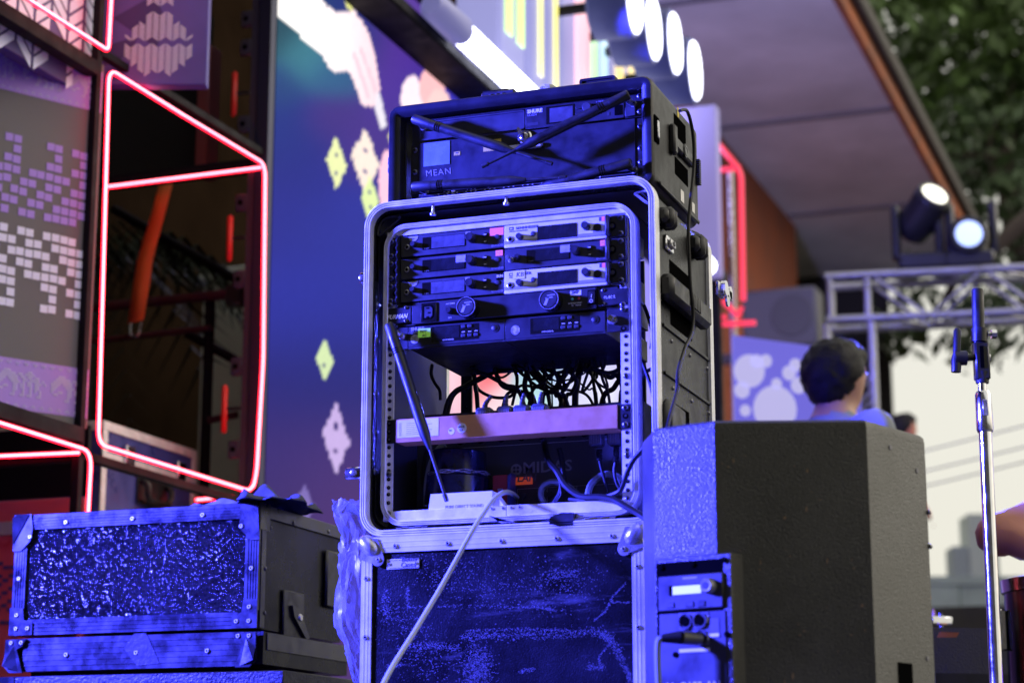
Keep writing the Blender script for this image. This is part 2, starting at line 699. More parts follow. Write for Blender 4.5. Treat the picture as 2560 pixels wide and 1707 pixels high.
for xa, xb in ((XL - .0012, XL + .0168), (XR - .0168, XR + .0012)):
    g = G()
    g.box(xa, xb, YR, YR + .003, B0 + .012, B1 - .012)
    g.box(xa if xa < -1.3 else xb - .003, (xa + .003) if xa < -1.3 else xb, YR + .003, YR + .03, B0 + .012, B1 - .012)
    rail = part('rail', g, m_alu, rc)
    zz = ZTOP - 5 * U - .008
    k = 0
    while zz > B0 + .03:
        x = (xa + xb) / 2 + .001
        inpdu = oY(1270, 1032, YR).z > zz > oY(1270, 1090, YR).z
        if not inpdu:
            put('hole', hole_mesh(.0037), (x, YR - .0002, zz), rail)
        zz -= (.0159, .0159, .01265)[k % 3]
        k += 1
    for zz in ((B0 + .026, 2.107) if xa < -1.3 else (B0 + .03, 2.118, 2.262)):
        put('screw', screw_mesh(.0056), ((xa + xb) / 2 + .001, YR - .001, zz), rail)
# rear rails seen through the open middle
for x in (oY(1166, 960, 3.83).x, oY(1600, 960, 3.83).x):
    g = G()
    g.box(x - .012, x + .012, 3.83, 3.835, B0 + .02, B1 - .02)
    rr = part('rear_rail', g, m_black, rc)
    for k in range(14):
        put('hole', hole_mesh(.0035), (x, 3.8298, B0 + .06 + .038 * k), rr)
# fixings in the recess between the two rims
for (x, y) in (z_1(1912, 105), z_1(955, 240)):
    p = oY(x, y, 3.475)
    g = G().cyl((p.x, 3.475, p.z + .016), (p.x, 3.475, p.z - .006), .003, n=10)
    g.cyl((p.x, 3.475, p.z - .006), (p.x, 3.475, p.z - .010), .006, n=10)
    part('shock_bolt', g, m_steel, rc)
for px, py in (z_3(180, 355), z_3(185, 825), z_3(168, 1510), z_5(125, 115), z_5(118, 492), z_5(118, 868)):
    p = oY(px, py, 3.5)
    g = G().lathe((X0 + .019, 3.49, p.z), (1, 0, 0), [(0, .007), (.002, .006), (.004, .003)], 12)
    part('bolt', g, m_dsteel, rc)
g = G()
g.tube([oY(*z_1(250, 570), 3.485), oY(*z_1(262, 430), 3.485), oY(*z_1(350, 340), 3.485), oY(*z_1(510, 325), 3.485), oY(*z_1(490, 370), 3.485)], .0022, closed=True)
part('strap_ring', g, m_black, rc)
g = G()
g.tube([oY(*z_2(1775, 20), 3.485), oY(*z_2(1940, 0), 3.485), oY(*z_2(1945, 150), 3.485), oY(*z_2(1800, 50), 3.485)], .0026, closed=True)
part('strap_ring', g, m_steel, rc)
# hinges lying in the bottom recess
for px0, px1, py in ((990, 1070, 1325), (1462, 1540, 1300)):
    a, b = oY(px0, py, 3.472), oY(px1, py - (px1 - px0) * .045, 3.472)
    g = G()
    for k in range(5):
        xa = a.x + (b.x - a.x) * k / 5
        xb = a.x + (b.x - a.x) * (k + .93) / 5
        g.cyl((xa, 3.474, a.z), (xb, 3.474, a.z), .0062 if k % 2 else .0048, n=12)
    hg = part('hinge', g, m_chrome, rc)
    g = G().box(a.x, b.x, 3.474, 3.50, a.z - .008, a.z - .006)
    part('hinge_leaf', g, m_steel, hg)
# latches on the right and left rims
XS = X1 - .006


def side(px, py, X=None):
    return oX(px, py, XS if X is None else X)


for (cx, cy) in ((1670, 612),):
    p = side(cx, cy)
    g = G()
    g.box(XS, XS + .006, p.y - .030, p.y + .02, p.z - .015, p.z + .013, .002)
    lt = part('latch', g, m_chrome, rc)
    g = G().box(XS + .006, XS + .012, p.y - .018, p.y + .014, p.z - .008, p.z + .007, .002)
    part('latch_lever', g, m_steel, lt)
    g = G().lathe((XS + .011, p.y + .0, p.z), (1, 0, 0), [(0, .005), (.003, .005)], 12)
    part('latch_pin', g, m_dsteel, lt)
for (px, py) in (dsp(800, 1087), dsp(826, 640)):
    p = oY(px, py, 3.472)
    wd = .034 if py > 900 else .010
    g = G().box(X0 - wd, X0 + .001, 3.468, 3.478, p.z - .011, p.z + .011, .002)
    lt = part('latch', g, m_chrome, rc)
    g = G().lathe((X0 - wd * .45, 3.468, p.z), (0, -1, 0), [(0, .006), (.003, .006), (.004, .003)], 12)
    part('latch_pin', g, m_steel, lt)
# butterfly latch at the rear rim
p = oX(*z_side(410, 1235), XS)
g = G()
g.box(XS - .004, XS + .004, p.y - .03, p.y + .012, p.z - .014, p.z + .016, .002)
lt = part('latch', g, m_steel, rc)
g = G()
g.cyl((XS + .004, p.y - .006, p.z + .004), (XS + .014, p.y - .006, p.z + .004), .016, n=18)
g.box(XS + .009, XS + .013, p.y - .022, p.y + .045, p.z - .012, p.z + .008, .004)
g.cyl((XS + .009, p.y + .035, p.z + .004), (XS + .013, p.y + .035, p.z + .004), .014, n=14)
g.cyl((XS + .009, p.y + .010, p.z - .018), (XS + .013, p.y + .010, p.z - .018), .013, n=14)
part('latch_lever', g, m_chrome, lt)
# moulded bumpers, recessed handle and seams on the side
for (zx, zy, ln, ht) in ((75, 770, .07, .045), (270, 950, .075, .052)):
    p = oX(*z_side(zx, zy), XS + .012)
    g = G()
    for k in range(4):
        yy = p.y - ln / 2 + ln * k / 4
        hh = ht * (.5 if k in (1, 2) else .36)
        g.box(XS - .002, XS + .028 - (.006 if k in (0, 3) else 0), yy, yy + ln / 4 - .0015, p.z - hh, p.z + hh * .8, .007)
    part('bumper', g, m_black, rc)
hp = oX(*z_side(150, 1310), XS)
g = G()
g.box(XS - .03, XS + .0005, hp.y - .075, hp.y + .09, hp.z - .062, hp.z + .075, .006)
hd = part('handle_recess', g, m_hole, rc)
g = G()
g.box(XS - .001, XS + .030, hp.y - .15, hp.y + .13, hp.z - .026, hp.z + .022, .009)
h2 = part('handle', g, m_black, rc)
g = G()
for k in range(7):
    g.box(XS + .028, XS + .0325, hp.y - .035 + k * .011, hp.y - .028 + k * .011, hp.z - .015, hp.z + .013, .001)
part('grip_rib', g, m_black, h2)
for (a, b) in (((1655.6, 811.2), (1775, 909)), ((1659.6, 930.5), (1780.8, 1014.6))):
    pa, pb = side(*a), side(*b)
    g = G().box(XS - .001, XS + .004, pa.y, min(pb.y, YB - .02), pa.z - .003, pa.z + .003, .001)
    part('seam', g, m_case, rc)
    for k in range(3):
        g = G().lathe((XS, pa.y + .06 + k * .13, pa.z - .018), (1, 0, 0), [(0, .005), (.002, .004), (.003, .002)], 10)
        part('rivet', g, m_dsteel, rc)
p = side(1692, 1035)
g = G().box(XS - .01, XS + .0006, p.y - .02, p.y + .09, p.z - .03, p.z + .022, .004)
part('lower_recess', g, m_hole, rc)
g = G().box(XS - .001, XS + .022, p.y - .12, p.y - .01, p.z - .055, p.z + .008, .012)
part('bumper', g, m_black, rc)

# ------------------------------------------------------------------ wireless receivers in the rack
SPL = oY(*z_1(1897, 600), YR).x          # join between the two half-width columns
XA = oY(*z_1(543, 700), YR).x            # right of the left ears
XE = oY(*z_2(1405, 600), YR).x           # left of the right ears


def UV(X0_, X1_, Z0_, Z1_):
    return lambda u, v: (X0_ + (X1_ - X0_) * u, Z0_ + (Z1_ - Z0_) * v)


def decal(name, x0, x1, z0, z1, y, m, parent, t_=.0004, label=None):
    return part(name, G().box(x0, x1, y - t_, y, z0, z1), m, parent, smooth=False, label=label)


def jack(parent, x, z, y, r=.0042):
    h = G().lathe((0, 0, 0), (0, -1, 0), [(0, r * 1.25), (.0012, r * 1.25), (.0018, r), (.0018, r * .72), (.0004, r * .7)], 18)
    c = G().lathe((0, 0, 0), (0, -1, 0), [(0, r * .7), (.0008, r * .7)], 14)
    return put('jack', pm('jack_%d' % int(r * 1e5), [(h, m_steel), (c, m_hole)]), (x, y, z), parent)


def dark_receiver(x0, x1, row, label, sticker=None, film=True, plugged=False, extra=None):
    z1 = ZTOP - row * U - .0012
    z0 = ZTOP - (row + 1) * U + .0030
    y = YR - .004
    t = thing('wireless_receiver', label, 'receiver', ((x0 + x1) / 2, y, z0), 'half-width wireless receivers in the rack case')
    part('body', G().box(x0 + .001, x1 - .001, y + .003, YR + .19, z0 + .001, z1 - .001, .001), m_black, t)
    fc = part('front_panel', G().box(x0 + .0006, x1 - .0006, y, y + .003, z0, z1, .0008), m_graphite, t)
    P = UV(x0, x1, z0, z1)
    x, z = P(.064, .47)
    jack(t, x, z, y)
    if plugged:
        part('plug', G().lathe((x, y, z), (0, -1, 0), [(0, .0045), (.014, .0045), (.015, .0038), (.022, .0038)], 16), m_steel, t)
    x, z = P(.135, .55)
    put('small_knob', knob_mesh(.0052, .011, m_black, False, m_aluold), (x, y, z), t)
    a, b = P(.215, .26), P(.625, .86)
    decal('display_bezel', a[0], b[0], a[1], b[1], y, m_gloss, t, .0006)
    a, b = P(.302, .29), P(.622, .84)
    part('display', G().box(a[0], b[0], y - .0012, y - .0005, a[1], b[1]), m_lcdfilm if film else m_lcd, t, smooth=False)
    x, z = P(.695, .58)
    put('large_knob', knob_mesh(.0088, .019, m_black, False, m_aluold), (x, y, z), t)
    for v in (.70, .36):
        x, z = P(.822, v)
        bt = put('button', knob_mesh(.0044, .003, m_black), (x, y, z), t)
        decal('button_mark', x - .0022, x + .0022, z - .0007, z + .0007, y - .003, m_white, t)
    x, z = P(.932, .55)
    put('power_button', knob_mesh(.0048, .002, m_graphite), (x, y, z), t)
    x, z = P(.88, .09)
    text('SENNHEISER', .0052, (x - .0005, y - .0002, z), m_grey, t, sx=.85)
    x, z = P(.235, .30)
    text('o sync', .0036, (x, y - .0008, z), m_grey, t)
    if sticker == 'blank':
        part('sticker', G().box(*[P(.862, 0)[0], P(.992, 0)[0]], y - .0009, y - .0003, P(0, .62)[1], P(0, .985)[1]), m_pink, t, smooth=False, label='blank fluorescent pink tape')
    if sticker == 'pink':
        s_ = part('sticker', G().box(P(.918, 0)[0], P(.985, 0)[0], y - .0009, y - .0003, P(0, .72)[1], P(0, .99)[1]), m_pink, t, smooth=False, label='fluorescent pink tape with handwriting')
        text('1234', .0042, (P(.922, 0)[0], y - .001, P(0, .87)[1]), m_white, t, name='handwriting')
        text('mic', .0038, (P(.93, 0)[0], y - .001, P(0, .77)[1]), m_white, t, name='handwriting')
    if sticker == 'sun':
        part('sticker', G().box(P(.925, 0)[0], P(.985, 0)[0], y - .0009, y - .0003, P(0, .66)[1], P(0, .97)[1]), m_hole, t, smooth=False, label='black label tape with white letters')
        text('SUN', .0066, (P(.928, 0)[0], y - .001, P(0, .79)[1]), m_white, t, name='handwriting', bold=.0002)
    if extra == 'paper':
        part('paper_patch', G().box(P(.54, 0)[0], P(.632, 0)[0], y - .0017, y - .0013, P(0, .58)[1], P(0, .93)[1]), mat('film_patch', (.3, .3, .32), .5, var=(80, .3)), t, smooth=False)
    if extra == 'tape':
        x, z = P(.125, .90)
        part('tape_patch', G().prism([(x + .010 * math.cos(R(180 + k * 18)), z + .003 + .010 * math.sin(R(180 + k * 18))) for k in range(11)], 'Y', y - .0007, y - .0002), mat('clear_tape', (.34, .34, .34), .5), t)
        part('tape_patch', G().box(P(.63, 0)[0], P(.675, 0)[0], y - .0007, y - .0002, P(0, .70)[1], P(0, .93)[1]), MATS['clear_tape'], t)
    return t


def silver_receiver(x0, x1, row, label, kb=False):
    z1 = ZTOP - row * U - .0006
    z0 = ZTOP - (row + 1) * U + .0012
    y = YR - .006
    t = thing('wireless_transmitter', label, 'transmitter', ((x0 + x1) / 2, y, z0), 'silver half-width transmitters in the rack case')
    part('body', G().box(x0 + .001, x1 + .02, y + .003, YR + .17, z0 + .001, z1 - .001, .001), m_silver, t)
    P = UV(x0, x1, z0, z1)
    part('front_panel', G().box(x0 + .0004, x1, y, y + .003, P(0, .155)[1], z1, .0007), m_silver, t)
    part('lower_lip', G().box(x0 + .0004, x1, y - .0005, y + .003, z0, P(0, .135)[1], .0007), m_silver, t)
    decal('stripe', x0 + .001, x1 - .001, P(0, .165)[1], P(0, .30)[1], y, mat('stripe_grey', (.30, .30, .34), .5), t, .0002)
    x, z = P(.064, .36)
    jack(t, x, z, y, .005)
    x, z = P(.162, .42)
    put('small_knob', knob_mesh(.0062, .012, m_black), (x, y, z), t)
    x, z = P(.29, .52)
    put('button', knob_mesh(.0048, .0025, m_graphite), (x, y, z), t)
    a, b = P(.330, .20), P(.715, .83)
    part('display', G().box(a[0], b[0], y - .0009, y - .0002, a[1], b[1]), m_lcd, t, smooth=False)
    x, z = P(.81, .60)
    put('large_knob', knob_mesh(.0074, .015, m_black), (x, y, z), t)
    x, z = P(.912, .52)
    decal('button_surround', x - .0085, x + .0085, P(0, .17)[1], z, y, MATS['stripe_grey'], t, .0003)
    put('power_button', knob_mesh(.0076, .003, m_black), (x, y, z), t)
    x, z = P(.055, .79)
    text('SENNHEISER' if not kb else '       ISER', .0072, (x + .012, y - .0002, z), m_dprint, t, sx=1.15, bold=.0001)
    decal('badge', x - .001, x + .008, z - .0005, z + .0055, y, m_dprint, t, .0003)
    decal('badge_mark', x + .001, x + .006, z + .0012, z + .0036, y - .0003, m_silver, t, .0003)
    text('STEREO TRANSMITTER' if not kb else 'STERE', .0036, (x - .001, y - .0002, P(0, .69)[1]), m_grey, t)
    g_ = G()
    for k in range(9):
        a0 = R(50 + k * 10)
        q = P(.81, .60)
        g_.box(q[0] + .0125 * math.cos(a0) - .0005, q[0] + .0125 * math.cos(a0) + .0005, y - .0003, y - .0001, q[1] + .0125 * math.sin(a0) - .0003, q[1] + .0125 * math.sin(a0) + .0003)
    part('scale_mark', g_, m_dprint, t, smooth=False)
    decal('sticker', P(.955, 0)[0], P(.999, 0)[0], P(0, .78)[1], P(0, .985)[1], y - .0003, m_pink, t, .0004, 'fluorescent pink tape with handwriting')
    decal('label_tape', P(.93, 0)[0], P(.955, 0)[0], P(0, .80)[1], P(0, .97)[1], y - .0002, m_dprint, t)
    if kb:
        a, b = P(.09, .62), P(.205, 1.0)
        part('paper_label', G().box(a[0], b[0], y - .0012, y - .0006, a[1], b[1]), m_paper, t, smooth=False, label='white paper label with KB in pen')
        text('KB', .0125, (a[0] + .006, y - .0013, a[1] + .004), m_dprint, t, name='handwriting', shear=.15, bold=-.0001)
    return t


dark_receiver(XA, SPL, 0, 'dark receiver at top of the rack, wearing a blank pink tape', 'blank', True, extra='tape')
dark_receiver(XA, SPL, 1, 'dark receiver in middle of three, written-on pink tape at its corner', 'pink', False, extra='paper')
dark_receiver(XA, SPL, 2, 'dusty dark receiver with black SUN label, just above the power conditioner', 'sun', True, extra='tape')
silver_receiver(SPL, XE, 0, 'silver transmitter at top of the rack beside the pink tape')
dark_receiver(SPL, XE + .004, 1, 'dark receiver sandwiched between two silver transmitters, jack plugged in', 'pink', False, True, extra='paper')
silver_receiver(SPL, XE, 2, 'silver transmitter with a paper label reading KB', True)

# rack ears with protruding tabs
for row in range(3):
    z1 = ZTOP - row * U
    z0 = z1 - U
    t = thing('rack_ear', ['toothed black mounting ear, uppermost left of the receivers', 'toothed black mounting ear, second down left of the receivers', 'toothed black mounting ear, lowest left of the receivers'][row], 'bracket', (XL, YR, z0), 'mounting ears of the receivers')
    g = G()
    n = 14
    pr = []
    for k in range(n + 1):
        v = z0 + .0005 + (U - .001) * k / n
        pr.append((YR - .018 - .003 * math.sin(k * 1.35), v))
    poly = [(YR + .02, z0 + .0005)] + pr + [(YR + .02, z1 - .0005)]
    g.prism(poly, 'X', XA - .004, XA - .0015)
    part('tab', g, m_black, t)
    part('flange', G().box(XL + .001, XA - .004, YR - .0025, YR - .0005, z0 + .0006, z1 - .0006), m_panel, t)
    for v in (.18, .82):
        put('screw', screw_mesh(.0052), (XL + .0093, YR - .002, z0 + U * v), t)
    put('hole', hole_mesh(.0062), (XL + .019, YR - .0026, z0 + U * .5), t)
    t = thing('rack_ear', ['thick black mounting ear, uppermost right of the receivers', 'thick black mounting ear, second down right of the receivers', 'thick black mounting ear, lowest right of the receivers'][row], 'bracket', (XR, YR, z0), 'mounting ears of the receivers')
    g = G()
    g.box(XE + .001, XE + .008, YR - .022, YR + .02, z0 + .0015, z1 - .0015, .003)
    part('tab', g, m_black, t)
    g = G().box(XE + .008, XR - .001, YR - .008, YR - .0005, z0 + .001, z1 - .001, .002)
    part('flange', g, m_black, t)
    for v in (.16, .84):
        put('screw', screw_mesh(.0055), (XR - .012, YR - .0075, z0 + U * v), t)
    put('hole', hole_mesh(.0085), (XR - .029, YR - .0082, z0 + U * .5), t)

# ------------------------------------------------------------------ power conditioner
z1 = ZTOP - 3 * U - .0008
z0 = z1 - U + .0016
t = thing('power_conditioner', 'black rack power conditioner with two large round logo knobs', 'power conditioner', ((XL + XR) / 2, YR, z0))
y = YR - .004
part('body', G().box(XL + .022, XR - .022, YR + .001, YR + .2, z0 + .001, z1 - .001), m_black, t)
part('front_panel', G().box(XL + .0545, XR - .061, y - .002, YR, z0 + .002, z1, .001), m_panel, t)
P = UV(XL, XR, z0, z1)
for s_ in (0, 1):
    xa, xb = ((XL, XL + .053), (XR - .0595, XR))[s_]
    ear = part('ear', G().box(xa, xb, y - .001, YR, z0 + .006, z1 - .006, .0015), m_panel, t)
    for v in (.22, .80):
        x = xb - .011 if s_ == 0 else xa + .012
        put('screw', screw_mesh(.0037), (x, y - .001, z0 + U * v), t)
    for v in (.12, .95):
        put('screw', screw_mesh(.0054), (XL + .0095 if s_ == 0 else XR - .010, y - .001, z0 + U * v), t)
text('FURMAN', .0112, (XL + .003, y - .0014, z0 + .0155), m_white, t, shear=.35, bold=.0003, sx=.92)
text('PL-8C E', .0072, (XR - .046, y - .0014, z0 + .019), m_white, t, sx=.9)
x = P(.186, 0)[0]
sk = part('power_socket', G().box(x - .016, x + .016, y - .0045, y - .002, z0 + .003, z1 - .002, .002), m_gloss, t)
part('socket_well', G().prism([(x - .011, z0 + .008), (x + .006, z0 + .008), (x + .011, z0 + .013), (x + .011, z1 - .012), (x + .006, z1 - .007), (x - .011, z1 - .007)], 'Y', y - .0049, y - .0044), m_hole, sk)
part('socket_core', G().prism([(x - .008, z0 + .011), (x + .004, z0 + .011), (x + .008, z0 + .015), (x + .008, z1 - .014), (x + .004, z1 - .010), (x - .008, z1 - .010)], 'Y', y - .0058, y - .0048), m_graphite, sk)
for dx, dz in ((-.001, .008), (.002, -.001), (-.001, -.009)):
    decal('socket_slot', x + dx - .003, x + dx + .003, (z0 + z1) / 2 + dz - .0012, (z0 + z1) / 2 + dz + .0012, y - .0058, m_hole, sk, .0003)
x = P(.274, 0)[0]
put('dimmer_knob', knob_mesh(.0064, .011, m_black, False, m_aluold), (x, y - .002, P(0, .50)[1]), t)
text('LIGHT DIMMER', .0036, (x - .008, y - .0022, P(0, .80)[1]), m_white, t, sx=.75)
text('DIM', .0036, (x - .003, y - .0022, P(0, .16)[1]), m_white, t)
for xx in (P(.358, 0)[0], P(.698, 0)[0]):
    z = P(0, .50)[1]
    kb_ = put('logo_knob', knob_mesh(.0195, .022, m_gloss, False, m_black), (xx, y - .002, z), t)
    g = G()
    for (a, b, c, d) in ((-.004, .012, .004, .008), (-.007, .0075, -.001, .0035), (-.010, .002, -.006, -.0105)):
        g.prism([(xx + a, z + d), (xx + b, z + d + .001), (xx + b + .001, z + c + .0035), (xx + a + .002, z + c + .0025)] if d != -.0105 else [(xx - .010, z - .0105), (xx - .0045, z - .0105), (xx + .001, z + .004), (xx - .004, z + .004)], 'Y', y - .0245, y - .0239)
    part('logo', g, mat('logo_grey', (.35, .35, .37), .4), t, smooth=False)
    g = G()
    for k in range(40):
        pass
    rg = G().lathe((xx, y - .002, z), (0, -1, 0), [(.0205, .0188), (.0224, .0186), (.0224, .0178), (.0205, .0176)], 32)
    part('knob_edge', rg, mat('worn_edge', (.25, .25, .28), .35, var=(160, .8)), t)
decal('sticker', P(.770, 0)[0], P(.814, 0)[0], P(0, .70)[1], P(0, .92)[1], y - .002, m_paper, t, .0004)
text('SMP', .0085, (P(.774, 0)[0], y - .0026, P(0, .78)[1]), m_dprint, t, bold=.0002)
for u, cc in ((.778, (.1, .5, .45)), (.805, (.5, .03, .03))):
    part('indicator', G().lathe((P(u, 0)[0], y - .002, P(0, .55)[1]), (0, -1, 0), [(0, .0026), (.0014, .0024), (.0022, .0012)], 10), mat('led_%d' % int(u * 1000), cc, .3), t)
text('PROTECTION  EXTREME', .0032, (P(.762, 0)[0], y - .0022, P(0, .34)[1]), m_white, t, sx=.75)
text('OK      VOLTAGE', .0032, (P(.775, 0)[0], y - .0022, P(0, .24)[1]), m_white, t, sx=.75)
xa, xb = P(.840, 0)[0], P(.874, 0)[0]
sw = part('power_switch', G().box(xa, xb, y - .0035, y - .002, P(0, .22)[1], P(0, .88)[1], .001), m_hole, t)
part('rocker', G().prism([(y - .0035, P(0, .25)[1]), (y - .0095, P(0, .27)[1]), (y - .005, P(0, .55)[1]), (y - .004, P(0, .82)[1]), (y - .003, P(0, .84)[1])], 'X', xa + .002, xb - .002), m_black, sw)
text('I', .009, ((xa + xb) / 2 - .001, y - .0056, P(0, .52)[1]), m_white, t)
text('O', .009, ((xa + xb) / 2 - .003, y - .0095, P(0, .28)[1]), m_white, t)

# ------------------------------------------------------------------ the two joined black receivers below
z1 = ZTOP - 4 * U - .001
z0 = z1 - U + .001
y = YR - .004
xm = oY(*z_3(1905, 700), YR).x
xa0, xb0 = oY(*z_3(640, 700), YR).x, oY(*z_4(1388, 600), YR).x
for k, (x0, x1) in enumerate(((xa0, xm), (xm, xb0))):
    t = thing('wireless_receiver', ['black receiver with green W/T AC tape below the power conditioner', 'black receiver with round silver seal, next to the bare antenna socket'][k], 'receiver', ((x0 + x1) / 2, y, z0), 'joined black receivers under the power conditioner')
    part('body', G().box(x0 + .0005, x1 - .0005, y + .004, YR + .27, z0 + .0005, z1 - .001, .001), mat('receiver_case', (.012, .012, .013), .45, var=(12, .2)), t)
    part('front_panel', G().box(x0 + .0003, x1 - .0003, y, y + .004, z0 + .003, z1 - .001, .001), m_panel, t)
    part('chin', G().box(x0 + .0003, x1 - .0003, y + .001, y + .004, z0, z0 + .0028), m_black, t)
    P = UV(x0, x1, z0, z1)
    if k == 0:
        text('SHURE', .0085, (P(.03, 0)[0], y - .0003, P(0, .80)[1]), m_grey, t, bold=.0004, sx=1.05)
        text('QLXD4', .0056, (P(.028, 0)[0], y - .0003, P(0, .67)[1]), m_grey, t)
        part('sticker', G().box(P(.105, 0)[0], P(.235, 0)[0], y - .0012, y - .0006, P(0, .46)[1], P(0, .85)[1]), m_green, t, smooth=False, label='fluorescent green tape reading W/T AC')
        text('W/T', .0072, (P(.125, 0)[0], y - .0013, P(0, .67)[1]), m_dprint, t, name='handwriting', shear=.2, bold=.0002)
        text('AC', .0066, (P(.15, 0)[0], y - .0013, P(0, .49)[1]), m_dprint, t, name='handwriting', bold=.0002)
    x, z = P(.07 if k == 0 else .105, .42 if k == 0 else .45)
    part('seal', G().lathe((x, y, z), (0, -1, 0), [(0, .0088), (.0005, .0088)], 24), mat('silver_seal', (.4, .4, .42), .4, metal=.5, var=(160, .5)), t)
    o_ = .0 if k == 0 else .01
    a, b = P(.245 + o_, .30), P(.735 + o_, .90)
    decal('display_surround', a[0], b[0], a[1] - .004, b[1], y, m_gloss, t, .0003)
    a, b = P(.275 + o_, .33), P(.53 + o_, .86)
    decal('display', a[0], b[0], a[1], b[1], y - .0003, m_lcd, t, .0004)
    for (u, v) in ((.575, .80), (.64, .80), (.575, .40), (.64, .40), (.705, .40)):
        q = P(u + o_, v)
        part('button', G().box(q[0] - .0046, q[0] + .0046, y - .0022, y - .0002, q[1] - .0032, q[1] + .0032, .0008), m_graphite, t)
    for u in (.575, .64, .705):
        q = P(u + o_, .56)
        decal('button_mark', q[0] - .003, q[0] + .003, q[1] - .0006, q[1] + .0006, y - .0003, m_white, t)
    text('UHF-R DIGITAL', .0034, (P(.36 + o_, 0)[0], y - .0004, P(0, .25)[1]), m_white, t)
    x, z = P(.895, .62)
    part('power_button', G().lathe((x, y, z), (0, -1, 0), [(0, .0082), (.001, .0082), (.001, .0066), (.0004, .0062), (.0012, .0058), (.0018, .005)], 20), m_black, t)
# antenna brackets left and right of them
t = thing('rack_ear', 'black bracket at left of the lowest receivers, holding the long antenna', 'bracket', (XL, YR, z0))
part('flange', G().box(XL + .001, xa0 - .001, YR - .0035, YR - .0005, z0 + .001, z1 - .001), m_panel, t)
for v in (.08, .95):
    put('screw', screw_mesh(.0054), (XL + .0095, YR - .0035, z0 + U * v), t)
t = thing('rack_ear', 'black bracket at right of the lowest receivers with bare threaded antenna socket', 'bracket', (XR, YR, z0))
part('flange', G().box(xb0 + .003, XR, YR - .0045, YR - .0005, z0 + .001, z1 + .001, .001), m_panel, t)
for v in (.05, .95):
    put('screw' if v > .5 else 'hole', screw_mesh(.0055) if v > .5 else hole_mesh(.005), (XR - .010, YR - .0045, z0 + U * (v if v > .5 else .12)), t)
q = oY(*z_4(1485, 530), YR)
nut = G().lathe((q.x, YR - .0045, q.z), (0, -1, 0), [(0, .0095), (.006, .0095), (.0062, .007)], 6)
nut = part('socket_nut', nut, m_steel, t, angle=20)
part('socket_barrel', G().lathe((q.x, YR - .0105, q.z), (0, -1, 0), [(0, .0062), (.010, .0062), (.010, .0042), (.004, .004), (.004, .0012), (.009, .001)], 18), m_chrome, nut)


# ------------------------------------------------------------------ antennas
def antenna(name, label, pivot, tip, con, r0=.0098, r1=.0034, knee=.68, grp=None):
    pivot, tip = Vector(pivot), Vector(tip)
    t = thing('antenna', label, 'antenna', pivot, grp)
    L_ = (tip - pivot).length
    ax = (tip - pivot).normalized()
    part('cap', G().lathe(pivot - ax * .012, ax, [(0, r0 * .85), (.003, r0), (.040, r0), (.041, r0 * .9)], 20), m_black, t)
    kk = L_ * knee
    part('whip_sleeve', G().lathe(pivot, ax, [(.028, r0 * .98), (kk * .85, r0 * 1.02), (kk * .96, r0 * 1.0), (kk + .022, r1 * 1.2)], 20), m_black, t)
    g_ = G()
    for k in range(3):
        g_.lathe(pivot, ax, [(.040 + .0045 * k, r0 * .9), (.0405 + .0045 * k, r0 * 1.07), (.042 + .0045 * k, r0 * 1.07), (.0425 + .0045 * k, r0 * .9)], 20)
    part('ridge', g_, m_gloss, t)
    part('whip_tip', G().lathe(pivot, ax, [(kk + .018, r1), (L_ - .014, r1 * .85), (L_ - .013, r1 * 1.25), (L_, r1 * 1.2)], 14), m_black, t)
    con = Vector(con)
    d = con - pivot
    part('connector', G().lathe(con, -d, [(0, .0062), (.006, .0066), (.006, .0052), (.010, .0066), (.016, .0066), (d.length - .002, .0056)], 16), m_steel, t)
    return t


pv = oY(*z_3(405, 655), YR - .03)
tp = oY(*z_5(850, 1145), YR - .055)
antenna('antenna', 'long black antenna hanging diagonally down across the open rack front', pv, tp, oY(*z_3(565, 745), YR - .004), .0102, .0034, .645, 'black whip antennas')

# ------------------------------------------------------------------ brown power strip
zt, zb = oY(1270, 1031, YR).z, oY(1270, 1089.5, YR).z
t = thing('power_strip', 'brown rack power strip screwed across the open middle of the rack', 'power strip', ((XL + XR) / 2, YR, zb))
xa, xb = oY(*z_5(362, 450), YR).x, oY(*z_6(1198, 320), YR).x
y = YR - .006
part('body', G().box(xa, xb, y, y + .047, zb, zt, .0012), m_brown, t)
for s_ in (0, 1):
    a, b = ((XL - .004, xa), (xb, XR + .001))[s_]
    ear = part('ear', G().box(a, b, YR - .0035, YR - .0005, zb - .0005, zt + .0005), m_panel, t)
    part('ear_bend', G().box(xa - .003 if s_ == 0 else xb + .0002, xa - .0002 if s_ == 0 else xb + .003, YR - .004, YR + .03, zb, zt), m_panel, t)
    for v in (.15, .5, .85):
        xx = XL + .0095 if s_ == 0 else XR - .0088
        if s_ == 1 and v != .5:
            put('screw', screw_mesh(.0056), (xx, YR - .0035, zb + (zt - zb) * v), t)
        else:
            put('slot', hole_mesh(.0048), (xx, YR - .0036, zb + (zt - zb) * v), t)
lb = part('paper_label', G().box(xa + .003, xa + .087, y - .0006, y - .0001, zb + .008, zt - .002), m_paper, t, smooth=False, label='torn white label with barcode and fine print')
g = G()
for k in range(14):
    g.box(xa + .007, xa + .012, y - .0008, y - .0006, zb + .012 + k * .0018, zb + .0128 + k * .0018)
for k in range(7):
    g.box(xa + .022, xa + .05 + .012 * ((k * 7) % 3), y - .0008, y - .0006, zb + .013 + k * .0036, zb + .0138 + k * .0036)
part('print', g, m_grey, lb, smooth=False)
